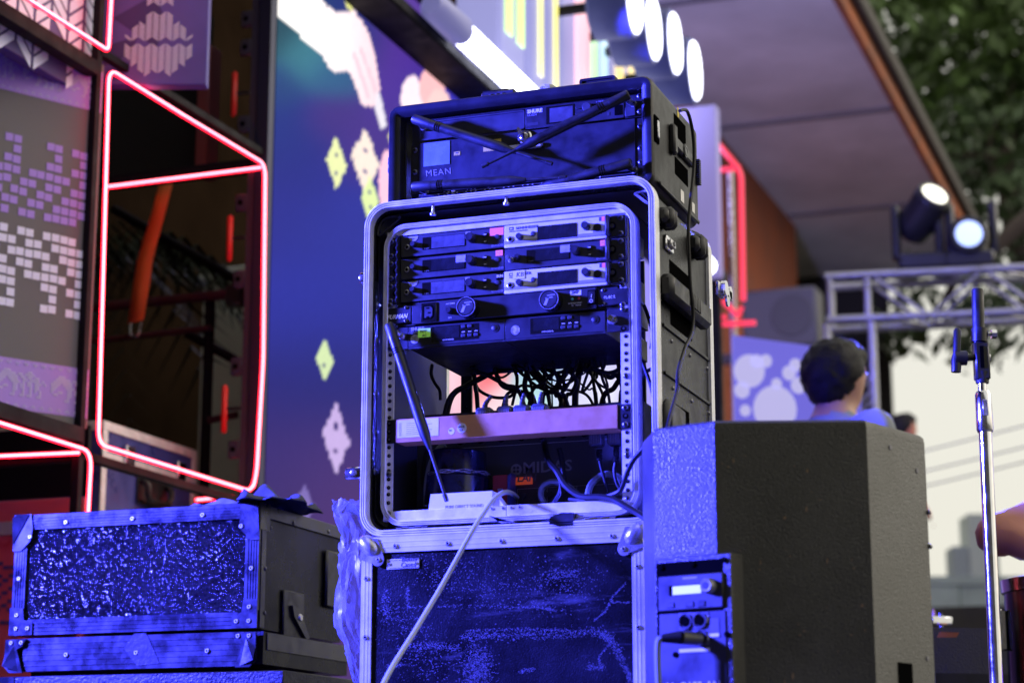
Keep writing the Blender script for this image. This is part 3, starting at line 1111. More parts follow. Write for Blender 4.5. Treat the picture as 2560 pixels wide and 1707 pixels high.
for (q, r) in ((z_5(908, 466), .0065), (z_5(1010, 436), .0095)):
    p = oY(*q, YR)
    s_ = part('round_sticker', G().lathe((p.x, y, p.z), (0, -1, 0), [(0, r), (.0005, r)], 24), m_paper, t)
    text('ASVB' if r > .008 else 'QC', r * .6, (p.x - r * .75, y - .0007, p.z + .0005), m_dprint, t)
    if r > .008:
        text('5.0', r * .6, (p.x - r * .5, y - .0007, p.z - .0055), m_dprint, t)
# plugs standing on top of the strip
for k, q in enumerate((z_5(1228, 255), z_6(100, 245), z_6(262, 240), z_6(440, 225))):
    p = oY(*q, YR + .03)
    lab = ['black power plug on the brown strip, nearest the torn label', 'black power plug on the brown strip, second from the torn label', 'black power plug on the brown strip, third from the torn label', 'black power plug on the brown strip, farthest from the torn label'][k]
    pl = thing('power_plug', lab, 'plug', (p.x, YR + .025, zt), 'plugs in the brown power strip')
    yy = YR + .027
    part('plug_body', G().box(p.x - .0155, p.x + .0155, yy - .011, yy + .011, zt, zt + .017, .004), mat('plug_grey', (.05, .05, .055), .4), pl)
    g = G()
    for j in range(7):
        g.box(p.x - .011 + j * .0032, p.x - .0095 + j * .0032, yy - .0117, yy - .0105, zt + .002, zt + .010)
    part('moulded_ridge', g, mat('plug_ridge', (.22, .22, .25), .4), pl)
    dx = (.012, .001, .003, .002)[k]
    g = G().tube([(p.x, yy, zt + .015), (p.x + dx * .2, yy, zt + .026), (p.x + dx, yy + .004, zt + .040)], lambda u: .0058 - .0025 * u + .0006 * math.sin(u * 60), n=10, sub=12)
    part('strain_relief', g, mat('plug_grey', (.05, .05, .055), .4), pl)

# ------------------------------------------------------------------ things in the bottom of the rack
my = 3.64
mx0, mx1 = oY(*z_5(690, 900), my).x, XR - .02
t = thing('stage_box', 'dark grey mixer unit lying deep inside the bottom of the rack', 'mixer', ((mx0 + mx1) / 2, my, B0 + .01))
mz1 = oY(*z_6(300, 545), my).z + .012
part('body', G().box(mx0 - .03, mx1, my, YB - .1, B0 + .012, mz1 + .05, .003), mat('mixer_grey', (.030, .031, .030), .55, var=(15, .2)), t)
p = oY(*z_6(198, 838), my)
part('emblem', G().lathe((p.x, my, p.z), (0, -1, 0), [(0, .0112), (.0006, .0112)], 28), mat('logo_print', (.15, .15, .16), .6), t)
for dx, dz in ((-.0035, .0035), (.0035, .0035), (-.0035, -.0035), (.0035, -.0035)):
    part('emblem_dot', G().lathe((p.x + dx, my - .0006, p.z + dz), (0, -1, 0), [(0, .0028), (.0004, .0028)], 12), MATS['mixer_grey'], t)
p = oY(*z_6(260, 872), my)
text('MIDAS', .030, (p.x, my - .0003, p.z), MATS['logo_print'], t, bold=.0004, sx=1.15)
a, b = oY(*z_6(190, 990), my - .01), oY(*z_6(362, 905), my - .01)
part('sticker', G().box(a.x, b.x, my - .012, my - .0115, a.z, b.z), m_orange, t, smooth=False, label='orange tape reading LAN')
text('LAN', .020, (a.x + .004, my - .0125, a.z + .006), m_dprint, t, name='handwriting', shear=.15, bold=.0004)
g = G()
for k in range(9):                                   # row of connectors under the strip
    xx = mx0 + .02 + k * .042
    zz = mz1 - .004
    put('connector', pm('xlr_ring', [(G().lathe((0, 0, 0), (0, -1, 0), [(0, .0125), (.003, .0125), (.003, .0105), (.0005, .0100)], 20), m_graphite), (G().lathe((0, 0, 0), (0, -1, 0), [(0, .0098), (.0008, .0098)], 16), m_hole)]), (xx, my, zz), t)
part('outline', G().box(mx0, mx1 - .02, my - .0006, my, mz1 - .021, mz1 - .020), m_grey, t, smooth=False)
for k in range(5):
    xx = oY(*z_6(270 + k * 130, 1095), my).x
    zz = oY(*z_6(270, 1095), my).z
    put('control', knob_mesh(.006, .006, m_graphite), (xx, my, zz), t)
g = G()
for k in range(4):
    xx = oY(*z_6(210 + k * 290, 1020), my).x
    zz = oY(*z_6(300, 1025), my).z
    g.box(xx, xx + .07, my - .0006, my, zz, zz + .0007)
    g.box(xx, xx + .0007, my - .0006, my, zz - .03, zz)
part('outline', g, m_grey, t, smooth=False)

# roll of dark tape standing on its side, wire tied round it
yc = 3.60
ptop, pbot = oY(*z_5(1000, 715), yc), oY(*z_5(960, 1075), yc)
t = thing('tape_roll', 'glossy dark blue tape roll with wire tied round it inside the rack', 'roll', (pbot.x, yc, pbot.z - .02))
part('roll', G().lathe((pbot.x - .003, yc, pbot.z - .025), (.05, 0, 1), [(0, .060), (.002, .062), (.055, .060), (.057, .056), (.104, .052), (.106, .050), (.106, .035)], 40), mat('dark_film', (.008, .010, .03), .2, var=(40, .4), rvar=.08, bump=('n', 200, .08, .001)), t)
g = G()
for j in range(3):
    g.tube([(pbot.x + .001 + .0605 * math.cos(a), yc + .0605 * math.sin(a), pbot.z + .033 + .002 * j + .0015 * math.sin(a * 9 + j * 2)) for a in [2 * math.pi * k / 40 for k in range(40)]], .0011, n=5, sub=2, closed=True)
part('wire_tie', g, mat('tinsel_wire', (.5, .5, .55), .25, metal=.9, bump=('n', 400, 1, .004)), t)

# white carton with fine lettering
cy = YR + .004
a = oY(*z_5(668, 1232), cy)
b = oY(*z_5(1300, 1200), cy)
czt = oY(*z_5(1000, 1080), cy + .02).z
t = thing('white_carton', 'small white printed carton lying on the bottom bar inside the rack', 'box', ((a.x + b.x) / 2, cy, ZB - .01))
g = G().prism([(a.x, ZB - .012), (b.x, ZB - .012), (b.x, czt), (a.x + .006, czt)], 'Y', YR + .001, YR + .04)
part('carton', g, mat('white_card', (.74, .74, .74), .6, var=(20, .06)), t, smooth=False)
g = G().prism([(b.x + .0003, ZB - .012), (b.x + .032, ZB - .012), (b.x + .0003, czt)], 'Y', YR + .006, YR + .035)
part('carton_flap', g, MATS['white_card'], t, smooth=False)
q = oY(*z_5(832, 1222), YR)
text('PURE DIRECT SOUND', .0094, (q.x, YR + .0007, q.z), m_grey, t, sx=.82, bold=-.0001)
# red box and blue box beside the roll
p = oY(*z_5(1300, 1130), 3.60)
q = oY(*z_5(1440, 885), 3.60)
t = thing('red_box', 'small dark red box standing beside the tape roll in the rack', 'box', (p.x, 3.6, p.z - .02))
part('carton', G().box(p.x, q.x, 3.6, 3.635, p.z - .02, q.z, .001), mat('red_card', (.30, .02, .015), .5, var=(20, .2)), t)
decal('print', p.x + .01, q.x - .008, q.z - .030, q.z - .026, 3.6, m_grey, t)
t = thing('blue_box', 'small blue wedge carton leaning between red box and mixer', 'box', (q.x, 3.6, p.z - .02))
e = oY(*z_5(1530, 1160), 3.60)
part('carton', G().prism([(q.x + .001, p.z - .02), (e.x - .012, p.z - .02), (e.x - .012, q.z - .03), (q.x + .008, q.z + .003), (q.x + .001, q.z - .002)], 'Y', 3.60, 3.633), mat('blue_card', (.05, .06, .22), .5, var=(20, .2)), t, smooth=False)
decal('print', q.x + .006, e.x - .004, p.z + .004, p.z + .007, 3.6, m_grey, t)
# carton and plug lying in the recess under the inner frame
a, b = oY(*z_5(1275, 1345), 3.476), oY(*z_5(1505, 1325), 3.476)
t = thing('grey_carton', 'flat printed carton pushed into the gap below the inner frame', 'box', ((a.x + b.x) / 2, 3.48, Z0 + .016))
part('carton', G().prism([(a.x, Z0 + .030), (a.x + .02, Z0 + .0165), (b.x, Z0 + .0165), (b.x, B0 - .001), (a.x, B0 - .001)], 'Y', 3.472, 3.60), mat('grey_card', (.35, .35, .35), .6, var=(30, .1)), t, smooth=False)
text('STEREO IN', .009, (a.x + .026, 3.4715, B0 - .014), m_dprint, t, sx=.7)
p = oY(*z_6(640, 1335), 3.474)
t = thing('power_plug', 'loose black mains plug lying in the gap under the inner frame', 'plug', (p.x, 3.474, p.z - .012))
part('plug_body', G().prism([(p.x - .020, p.z - .006), (p.x + .002, p.z - .012), (p.x + .026, p.z - .010), (p.x + .026, p.z + .012), (p.x + .004, p.z + .013), (p.x - .018, p.z + .006)], 'Y', 3.464, 3.486), m_black, t)
part('strain_relief', G().cyl((p.x - .019, 3.475, p.z), (p.x - .040, 3.475, p.z - .004), .006, .004, 10), m_cable, t)
for dy in (-.006, .006):
    part('pin', G().cyl((p.x + .026, 3.475 + dy, p.z), (p.x + .046, 3.475 + dy, p.z + .002), .0023, n=8), m_chrome, t)


# ------------------------------------------------------------------ cables
def cable(pts, r, m, label, group=None, n=7, sub=8):
    g_ = G().tube(pts, r, n=n, sub=sub)
    return single('cable', g_, m, label, 'cable', group)


def cpts(zf, lst, y0, y1=None):
    y1 = y0 if y1 is None else y1
    k = max(len(lst) - 1, 1)
    return [oY(*zf(a, b), y0 + (y1 - y0) * i / k) for i, (a, b) in enumerate(lst)]


GB = 'black cables tangled behind the receivers'
LB = 'black cable in the tangle hanging behind the lowest receivers'
tang = [
    (z_3, [(1460, 1130), (1700, 1260), (1900, 1370), (2091, 1480)], .0042),
    (z_3, [(1180, 1568), (1400, 1380), (1640, 1250), (1860, 1090)], .0062),
    (z_3, [(1150, 1568), (1380, 1400), (1700, 1230), (2091, 1090)], .0036),
    (z_3, [(1500, 1120), (1500, 1300), (1560, 1440), (1750, 1530), (1960, 1520), (2040, 1400), (2050, 1240), (2000, 1100)], .0034),
    (z_3, [(1430, 1120), (1490, 1250), (1510, 1420), (1530, 1568)], .0048),
    (z_4, [(330, 1060), (350, 1180), (320, 1380), (360, 1490), (440, 1560)], .0052),
    (z_4, [(380, 1150), (520, 1330), (620, 1480), (640, 1560)], .0040),
    (z_4, [(160, 1090), (420, 1110), (640, 1180), (800, 1280), (850, 1420), (800, 1540)], .0040),
    (z_4, [(60, 1568), (200, 1430), (220, 1280), (180, 1100)], .0034),
    (z_4, [(0, 1270), (200, 1150), (330, 1070)], .0024),
    (z_4, [(0, 1340), (200, 1440), (400, 1568)], .0048),
    (z_4, [(400, 1520), (560, 1340), (720, 1220), (880, 1130)], .0030),
    (z_4, [(570, 1050), (580, 1250), (610, 1420), (640, 1568)], .0034),
    (z_4, [(720, 1045), (690, 1150), (680, 1300), (680, 1500)], .0016),
    (z_4, [(900, 1110), (830, 1260), (750, 1380), (740, 1500), (800, 1568)], .0060),
    (z_4, [(1040, 1100), (1020, 1260), (1000, 1400), (980, 1568)], .0070),
    (z_4, [(900, 1090), (960, 1240), (1000, 1330), (930, 1480), (860, 1568)], .0040),
    (z_4, [(1180, 1100), (1210, 1280), (1240, 1450), (1260, 1568)], .0034),
    (z_4, [(1060, 1140), (1240, 1160), (1320, 1220), (1440, 1270), (1560, 1290)], .0052),
    (z_4, [(1230, 1110), (1330, 1190), (1430, 1210), (1540, 1170), (1600, 1060)], .0040),
    (z_4, [(1340, 1568), (1480, 1420), (1600, 1330)], .0054),
    (z_4, [(1540, 870), (1540, 1060), (1560, 1250), (1590, 1420), (1570, 1560)], .0036),
    (z_4, [(560, 1568), (600, 1480), (720, 1470), (800, 1520), (860, 1560)], .0042),
    (z_4, [(0, 1150), (120, 1080), (280, 1100), (420, 1180), (520, 1300), (600, 1400)], .0036),
]
for i, (zf, lst, r) in enumerate(tang):
    yy = 3.68 + .010 * ((i * 7) % 11)
    cp = cpts(zf, lst, yy, yy + .02)
    for e_, q_ in ((0, 1), (-1, -2)):                # run on behind the units above or the strip below
        up_e = cp[e_].z > oY(*z_4(600, 1300), yy).z
        ex_ = cp[e_] + (cp[e_] - cp[q_]).normalized() * .03 + Vector((0, .01, .06 if up_e else -.09))
        cp = [ex_] + cp if e_ == 0 else cp + [ex_]
    cable(cp, r, m_cable, LB, GB)
rc_ = np.random.RandomState(21)
for i in range(16):                                 # thinner leads mixed into the tangle
    xa, xb = rc_.uniform(0, 1500), rc_.uniform(0, 1500)
    xm_, ym_ = (xa + xb) / 2 + rc_.uniform(-200, 200), rc_.uniform(1180, 1480)
    yy = 3.66 + rc_.rand() * .15
    top_, bot_ = 960, (960 if i % 3 else 1640)
    cable(cpts(z_4, [(xa, top_), (xa + (xm_ - xa) * .25, 1080 + 90 * rc_.rand()), (xm_, ym_), (xb - (xb - xm_) * .25, 1150 + 160 * rc_.rand() + (200 if bot_ > 1000 else 0)), (xb, bot_)], yy, yy + .02), rc_.choice([.0018, .0024, .0030]), m_cable, LB, GB)
g = G()
for k in range(9):                                  # tied coil in the middle of the tangle
    c = oY(*z_4(1000 + 34 * k - 120, 1070 + 12 * math.sin(k * 2)), 3.76)
    g.tube([(c.x + (.022 + .003 * (k % 3)) * math.cos(a), 3.76 + .012 * math.sin(a + k), c.z + .011 * math.sin(a) + .004 * math.cos(k)) for a in [2 * math.pi * j / 10 for j in range(10)]], .0034, n=6, sub=3, closed=True)
single('cable', g, m_cable, 'tied bundle of coiled black cable under the lowest receivers', 'cable')
cable(cpts(z_3, [(945, 1100), (930, 1230), (980, 1350), (1040, 1440), (1050, 1568)], 3.66), .0034, m_cable, 'single black cable hanging along the inner left wall of the rack')
g = G()
for k, lst in enumerate(([(1815, 960), (1890, 1150), (1960, 1350), (2010, 1560)], [(1830, 1340), (1900, 1210), (1990, 1160)], [(1880, 330), (1920, 430), (1960, 560), (1990, 700), (1975, 900)])):
    cable(cpts(z_4, lst, 3.55 + .03 * k), .0036, m_cable, ['straight black cable beside the perforated right rail', 'short black cable crossing behind the perforated right rail', 'curved black cable hanging between inner frame and right rim'][k])
# cables in the bottom bay
cable(cpts(z_5, [(660, 1200), (660, 1000), (690, 820), (760, 660), (830, 590)], 3.58), .0072, m_cablegrey, 'grey cable arching up behind the antenna tip')
cable(cpts(z_5, [(640, 1090), (620, 860), (640, 700), (690, 600)], 3.61), .0052, m_cable, 'dark cable rising close beside the grey arching cable')
cable(cpts(z_6, [(470, 1165), (440, 1090), (460, 1010), (540, 960), (640, 970), (720, 1010), (790, 1070)], 3.60), .0062, m_cablegrey, 'grey looped cable near the orange tape label')
cable(cpts(z_6, [(900, 1100), (930, 990), (1010, 910), (1110, 880), (1210, 920), (1250, 1010), (1240, 1090)], 3.56), .0064, m_cablegrey, 'grey cable loop behind the lower right rail')
cable(cpts(z_6, [(615, 630), (640, 720), (655, 850), (665, 980)], 3.57), .0055, m_cable, 'black cable end dangling below the brown strip')
cable([oY(*z_6(470, 560), 3.59), oY(*z_6(490, 680), 3.56)] + cpts(z_6, [(520, 760), (600, 860), (680, 990), (800, 1085), (900, 1105), (1020, 1105), (1150, 1130), (1260, 1190), (1400, 1270), (1480, 1330)], 3.53, 3.44), .0060, m_cable, 'thick black cable coming out over the lower right corner of the rack')
cable(cpts(z_6, [(720, 1130), (860, 1140), (1000, 1120), (1120, 1090), (1210, 1050), (1250, 980), (1290, 860), (1350, 740), (1430, 650), (1480, 600)], 3.52, 3.44), .0046, m_cable, 'thin black cable climbing past the lower right rail')
for k, xx in enumerate((0, 16, 34)):
    cable(cpts(z_6, [(620 - k * 6, 900), (625 + xx * .2, 1010), (600 + xx, 1090), (548 + xx, 1165)], 3.555), .0016, m_cable, 'thin wire of the three fanning out over the bottom bar', 'thin wires over the bottom bar')
for k, (lst, lab) in enumerate((([(1010, 640), (1018, 760), (1060, 920), (1100, 1070)], 'black lead with ribbed collar hanging from the first low plug'), ([(1180, 610), (1175, 740), (1160, 850), (1180, 960), (1230, 1060)], 'black lead with ribbed collar hanging from the plug next to the right rail'))):
    g = G().tube(cpts(z_6, lst, 3.55), lambda u: (.0056 + .0007 * math.sin(u * 130)) if u < .3 else .0033, n=8, sub=16)
    single('cable', g, m_cable, lab, 'cable')
for k, q in enumerate((z_6(985, 550), z_6(1168, 540))):
    p = oY(*q, 3.55)
    pl = thing('power_plug', ['dark plug hanging under the brown strip, away from the rail', 'ridged plug hanging under the brown strip, next to the right rail'][k], 'plug', (p.x, 3.55, p.z - .015))
    part('plug_body', G().box(p.x - .013, p.x + .013, 3.54, 3.562, p.z - .012, p.z + .022, .003), MATS['plug_grey'], pl)
    g = G()
    for j in range(7):
        g.box(p.x - .010 + j * .0032, p.x - .0085 + j * .0032, 3.5392, 3.541, p.z - .008, p.z + .016)
    part('moulded_ridge', g, MATS['plug_ridge'], pl)
# pale cable hanging out of the rack and down to the lower left, towards the viewer
pc = [oY(*z_5(1540, 1110), 3.60), oY(*z_5(1480, 1065), 3.54), oY(*z_5(1400, 1065), 3.48), oY(*z_5(1300, 1140), 3.43), oY(*z_5(1200, 1280), 3.40), oY(*z_5(1100, 1440), 3.365), oY(*z_base(720, 620), 3.32), oY(*z_base(540, 920), 3.25), oY(*z_base(330, 1270), 3.16), oY(905, 1860, 3.06)]
cable(pc, .0045, m_cablepale, 'pale grey cable hanging diagonally in front of the scuffed case', n=10)
# thin cable down the right side of the cases
pc = [oX(*z_side(a, b), XS + .045) for a, b in ((150, 95), (195, 95), (225, 190), (240, 320), (238, 480), (215, 700), (205, 850), (210, 1020), (218, 1200), (236, 1380), (225, 1500))]
pc += [oX(*z_right(a, b), XS + .045) for a, b in ((185, 690), (142, 840), (135, 960), (100, 1090), (75, 1190), (60, 1300))]
cable(pc, .0034, m_cable, 'thin black cable hanging down the right side of both rack cases')

# ================================================================== base flight case under the rack
bx0, bx1 = oY(902, 1500, 3.455).x, oY(1608, 1400, 3.455).x
bz1 = Z0 - .002
BY0, BY1 = 3.455, 3.98
t = thing('flight_case', 'large scuffed black flight case with nameplate, carrying the rack case', 'flight case', ((bx0 + bx1) / 2, BY0, STAGE))
m_scuff = mat('scuffed_laminate', (.0035, .0035, .005), .30, bump=('n', 420, .45, .0016), var=(7, .5), rvar=.1, spec=.30, scuff=((.11, .11, .13), [(4, (.8, 1, 4.5), .56, .80), (26, (.4, 1, 1.6), .64, .74), (9, (3, 1, .5), .70, .76)]))
part('front_panel', G().box(bx0 + .02, bx1 - .02, BY0 + .004, BY0 + .012, STAGE + .03, bz1 - .03), m_scuff, t, smooth=False)
part('box', G().box(bx0 + .004, bx1 - .004, BY0 + .012, BY1, STAGE + .012, bz1 - .004), m_case, t, smooth=False)


def trim(name, x0, x1, z0, z1, y, horiz, m, parent, ribs=3, d=.012, rd=.0004):
    """flat aluminium edge strip with raised ribs, facing -Y"""
    prof = []
    w_ = (z1 - z0) if horiz else (x1 - x0)
    pts_ = [(0, y + d), (0, y)]
    for k in range(ribs):
        c = w_ * (k + 1) / (ribs + 1)
        pts_ += [(c - .0016, y), (c - .0012, y - rd), (c + .0012, y - rd), (c + .0016, y)]
    pts_ += [(w_, y), (w_, y + d)]
    g_ = G()
    if horiz:
        g_.add([(x, p[1], z0 + p[0]) for x in (x0, x1) for p in pts_], [(i, i + 1, len(pts_) + i + 1, len(pts_) + i) for i in range(len(pts_) - 1)] + [tuple(range(len(pts_))), tuple(range(len(pts_), 2 * len(pts_)))[::-1]])
    else:
        g_.add([(x0 + p[0], p[1], z) for z in (z0, z1) for p in pts_], [(i, i + 1, len(pts_) + i + 1, len(pts_) + i) for i in range(len(pts_) - 1)] + [tuple(range(len(pts_))), tuple(range(len(pts_), 2 * len(pts_)))[::-1]])
    return part(name, g_, m, parent, angle=25)


tw = oY(1270, 1336, BY0).z - oY(1270, 1376, BY0).z
trim('edge_strip', bx0 + .001, bx1 - .001, bz1 - tw, bz1, BY0, True, m_aluworn, t, 2)
sw_ = .021
trim('edge_strip', bx0, bx0 + sw_, STAGE + .03, bz1 - tw - .0005, BY0, False, m_aluworn, t, 2)
trim('edge_strip', bx1 - sw_, bx1, STAGE + .03, bz1 - tw - .0005, BY0, False, m_aluworn, t, 2)
trim('edge_strip', bx0, bx1, STAGE, STAGE + .0295, BY0, True, m_aluworn, t, 2)
part('side_strip', G().box(bx0 - .001, bx0 + .0035, BY0 + .0125, BY0 + .035, STAGE + .02, bz1), m_aluworn, t)
part('side_strip', G().box(bx1 - .0035, bx1 + .001, BY0 + .0125, BY0 + .035, STAGE + .02, bz1), m_aluworn, t)
for k in range(5):
    q = oY(*z_base((405, 764, 1131, 1508, 1886)[k], (375, 356, 340, 322, 303)[k]), BY0)
    put('rivet', rivet_mesh(.0046), (q.x, BY0 - .0004, bz1 - tw * .62), t)
for (a, b) in ((232, 562), (228, 963)):
    q = oY(*z_base(a, b), BY0)
    put('rivet', rivet_mesh(.0048), (bx0 + sw_ * .5, BY0, q.z), t)
for (a, b) in ((2060, 480), (2066, 895)):
    q = oY(*z_base(a, b), BY0)
    put('rivet', rivet_mesh(.0048), (bx1 - sw_ * .5, BY0, q.z), t)
for s_ in (0, 1):                                   # ball corners
    xx = bx0 if s_ == 0 else bx1
    sg = 1 if s_ == 0 else -1
    g = G().sph((xx + sg * .014, BY0 + .006, bz1 - .016), (.026, .018, .017), 20, 12, Matrix.Rotation(sg * .8, 3, 'Y'))
    g.lathe((xx + sg * .034, BY0 - .003, bz1 - .042), (0, 1, 0), [(0, .012), (.003, .0125), (.004, .012)], 18)
    g.prism([(xx - sg * .002, bz1 - .04), (xx + sg * .003, bz1 - .002), (xx + sg * .032, bz1 - .003), (xx + sg * .045, bz1 - .036), (xx + sg * .032, bz1 - .052)], 'Y', BY0 - .0028, BY0 + .001)
    c = part('ball_corner', g, mat('corner_steel', (.55, .55, .57), .28, metal=.75, var=(30, .15)), t)
    put('rivet', rivet_mesh(.0046), (xx + sg * .035, BY0 - .003, bz1 - .042), t)
a, b = oY(*z_base(342, 500), BY0), oY(*z_base(566, 420), BY0)
pl = part('nameplate', G().box(a.x, b.x, BY0 + .0015, BY0 + .0045, a.z, b.z, .001), mat('plate_silver', (.6, .6, .61), .4, metal=.3), t, label='small silver maker nameplate')
text('Butter', .0125, (a.x + .030, BY0 + .0012, a.z + .0135), m_dprint, t, shear=.15)
text('Cases', .0125, (a.x + .028, BY0 + .0012, a.z + .0035), m_dprint, t, shear=.15)
for xx in (a.x + .006, b.x - .006):
    put('rivet', rivet_mesh(.003), (xx, BY0 + .0015, (a.z + b.z) / 2), t)
g = G()
for (x_, z_, w2, h2) in ((a.x + .006, a.z + .002, .06, .0005), (a.x + .006, b.z - .003, .06, .0005), (a.x + .006, b.z - .009, .0005, .006), (b.x - .007, a.z + .002, .0005, .006)):
    g.box(x_, x_ + w2, BY0 + .0011, BY0 + .0014, z_, z_ + h2)
part('plate_line', g, m_dprint, t, smooth=False)

def stipple(paths, seed):
    rs_ = np.random.RandomState(seed)
    g_ = G()
    for pts_, wd, cnt in paths:
        P_ = [oY(*z_base(a, b), BY0) for a, b in pts_]
        for _ in range(cnt):
            k_ = rs_.rand() * (len(P_) - 1)
            i_ = min(int(k_), len(P_) - 2)
            q_ = P_[i_].lerp(P_[i_ + 1], k_ - i_)
            x_, z_ = q_.x + rs_.randn() * wd * .5, q_.z + rs_.randn() * wd * .5
            a_, b_ = .0006 + .0014 * rs_.rand() ** 2, .0003 + .0006 * rs_.rand()
            an = rs_.randn() * .35
            c_, s__ = math.cos(an), math.sin(an)
            if not (bx0 + sw_ + .003 < x_ < bx1 - sw_ - .003 and z_ < bz1 - tw - .004):
                continue
            g_.add([(x_ + u_ * c_ - v_ * s__, BY0 + .0036, z_ + u_ * s__ + v_ * c_) for u_, v_ in ((-a_, 0), (0, -b_), (a_, 0), (0, b_))], [(0, 1, 2, 3)])
    return g_


sg_ = stipple([([(280, 765), (900, 745), (1400, 760), (1500, 780)], .003, 260), ([(850, 960), (1100, 950), (1500, 940), (1800, 925), (1880, 980), (1960, 1130)], .009, 900), ([(880, 915), (1300, 905), (1600, 915)], .003, 160),
               ([(1980, 590), (1890, 680), (1840, 780), (1760, 850)], .002, 150), ([(1880, 720), (2010, 725)], .002, 50), ([(480, 1020), (830, 1030)], .008, 220), ([(960, 1080), (960, 1260)], .030, 900), ([(330, 640), (340, 860)], .012, 160), ([(480, 620), (490, 760)], .004, 90),
               ([(560, 450), (900, 600), (1400, 640), (1750, 600)], .055, 900), ([(1450, 540), (1650, 520)], .010, 160), ([(1870, 1000), (1790, 1100), (1810, 1180)], .002, 100), ([(1250, 1195), (1350, 1180)], .004, 60), ([(1720, 1170), (1830, 1165)], .006, 90), ([(340, 1160), (450, 1150)], .004, 60), ([(400, 780), (700, 1230)], .05, 500), ([(1970, 1150), (2015, 1270)], .006, 160)], 8)
o = part('scuff_marks', sg_, mat('scuffed_white', (.13, .13, .15), .6), t, smooth=False, fix=False)
o['kind'] = 'stuff'

# ================================================================== the upper rack case
YU = 3.5685
ux0, ux1 = -1.553, -1.0085
uz1 = oY(1330, 226, YU - .02).z
uz0 = Z1 + .003
UF = YU - .028
UB = 3.86
t = thing('rack_case', 'low moulded black plastic rack case on top of the silver-rimmed rack', 'rack case', ((ux0 + ux1) / 2, UF, uz0))
uc = t
m_mould = mat('moulded_plastic', (.012, .012, .013), .42, spec=.25, bump=('n', 600, .25, .0015), var=(9, .2))
g = G()
g.ring(ux0, ux1, uz0, uz1, .022, [(.004, UF), (.001, UF + .004), (0, UF + .012), (0, UB), (.026, UB), (.026, UF + .03), (.024, UF + .008), (.017, UF + .001), (.010, UF)], 8)
part('shell', g, m_mould, t)
g = G()
g.ring(ux0 + .0262, ux1 - .0262, uz0 + .0262, uz1 - .0262, .008, [(0, UF + .026), (0, UB), (.004, UB), (.004, UF + .026)], 4)
part('lining', g, m_liner, t)
uX0, uX1 = -1.5130, -1.0304
UT = uz1 - .030                                     # top of first unit in the upper case
for xa, xb in ((uX0 + .001, uX0 + .016), (uX1 - .018, uX1 - .001)):
    part('rail', G().box(xa, xb, YU, YU + .003, uz0 + .02, UT + .003), m_black, t)
# side of the upper case: handle recesses, latch keepers, stickers
XU = ux1
for (zx, zy, wy, wz) in ((150, 215, .105, .062), (160, 480, .115, .055)):
    p = oX(*z_side(zx, zy), XU)
    part('handle_recess', G().box(XU - .03, XU + .0008, p.y - wy / 2, p.y + wy / 2, p.z - wz / 2, p.z + wz / 2, .010), m_hole, t)
p = oX(*z_side(155, 345), XU)
g = G().box(XU - .002, XU + .010, p.y - .078, p.y + .078, p.z - .014, p.z + .010, .004)
g.cyl((XU + .004, p.y, p.z - .002), (XU + .0115, p.y, p.z - .002), .014, n=20)
g.box(XU - .002, XU + .012, p.y - .082, p.y - .06, p.z - .03, p.z + .03, .004)
hd = part('handle', g, m_black, t)
g = G().lathe((XU + .0115, p.y, p.z - .002), (1, 0, 0), [(0, .010), (.001, .010), (.001, .007), (.0003, .0065)], 18)
part('emblem', g, m_gloss, hd)
p = oX(*z_side(28, 240), XU)
kp = part('latch_keeper', G().box(XU - .002, XU + .003, UF + .006, UF + .034, p.z - .028, p.z + .026, .003), m_hole, t)
part('latch_spring', G().box(XU + .003, XU + .006, UF + .014, UF + .026, p.z - .018, p.z + .016, .002), m_steel, kp)
for (zx, zy, ss) in ((165, 635, .012), (235, 708, .010)):
    p = oX(*z_side(zx, zy), XU)
    part('sticker', G().box(XU + .0002, XU + .0008, p.y - ss, p.y + ss, p.z - ss, p.z + ss), m_paper, t, smooth=False)
p = oX(*z_side(138, 105), XU)
part('sticker', G().box(XU + .0002, XU + .0008, p.y - .006, p.y + .006, p.z - .010, p.z + .010), m_yellow, t, smooth=False)
part('edge_ridge', G().box(XU - .001, XU + .005, UF + .03, UB - .004, uz0 + .006, uz0 + .016, .003), m_mould, t)
g = G()
for k in range(12):
    g.box(XU - .002, XU + .008, UB - .012, UB + .002, uz0 + .09 + k * .0045, uz0 + .0925 + k * .0045)
part('rear_rib', g, m_mould, t)
p = oY(*dsp(909, 372), UF)
part('side_keeper', G().box(ux0 - .0015, ux0 + .004, UF + .004, UF + .02, p.z - .02, p.z + .014, .002), m_steel, t)

UY = YU - .004


def upix(zx, zy, Y=UY):
    return oY(*z_top(zx, zy), Y)


# receiver in the upper case
z1, z0 = UT, UT - U
xs = upix(1025, 400).x
t = thing('blank_panel', 'plain dark blanking plate beside the receiver in the upper case', 'blank panel', ((uX0 + xs) / 2, UY, z0))
part('plate', G().box(uX0 + .0175, xs - .002, UY, UY + .003, z0 + .003, z1 - .002, .001), m_graphite, t)
part('plate_rim', G().ring(uX0 + .018, xs - .0025, z0 + .0035, z1 - .0025, .004, [(0, UY - .0002), (0, UY - .0015), (.003, UY - .0015), (.003, UY - .0002)], 3), m_graphite, t)
xe = upix(1700, 350).x
t = thing('wireless_receiver', 'black receiver with square display at top of the upper rack case', 'receiver', ((xs + xe) / 2, UY, z0))
part('body', G().box(xs, xe, UY + .003, UY + .2, z0 + .001, z1 - .001), m_black, t)
part('front_panel', G().box(xs, xe, UY - .003, UY + .003, z0 + .001, z1, .001), m_panel, t)
P = UV(xs, xe, z0, z1)
text('SHURE', .0098, (P(.02, 0)[0], UY - .0033, P(0, .74)[1]), m_white, t, bold=.0005, sx=1.05)
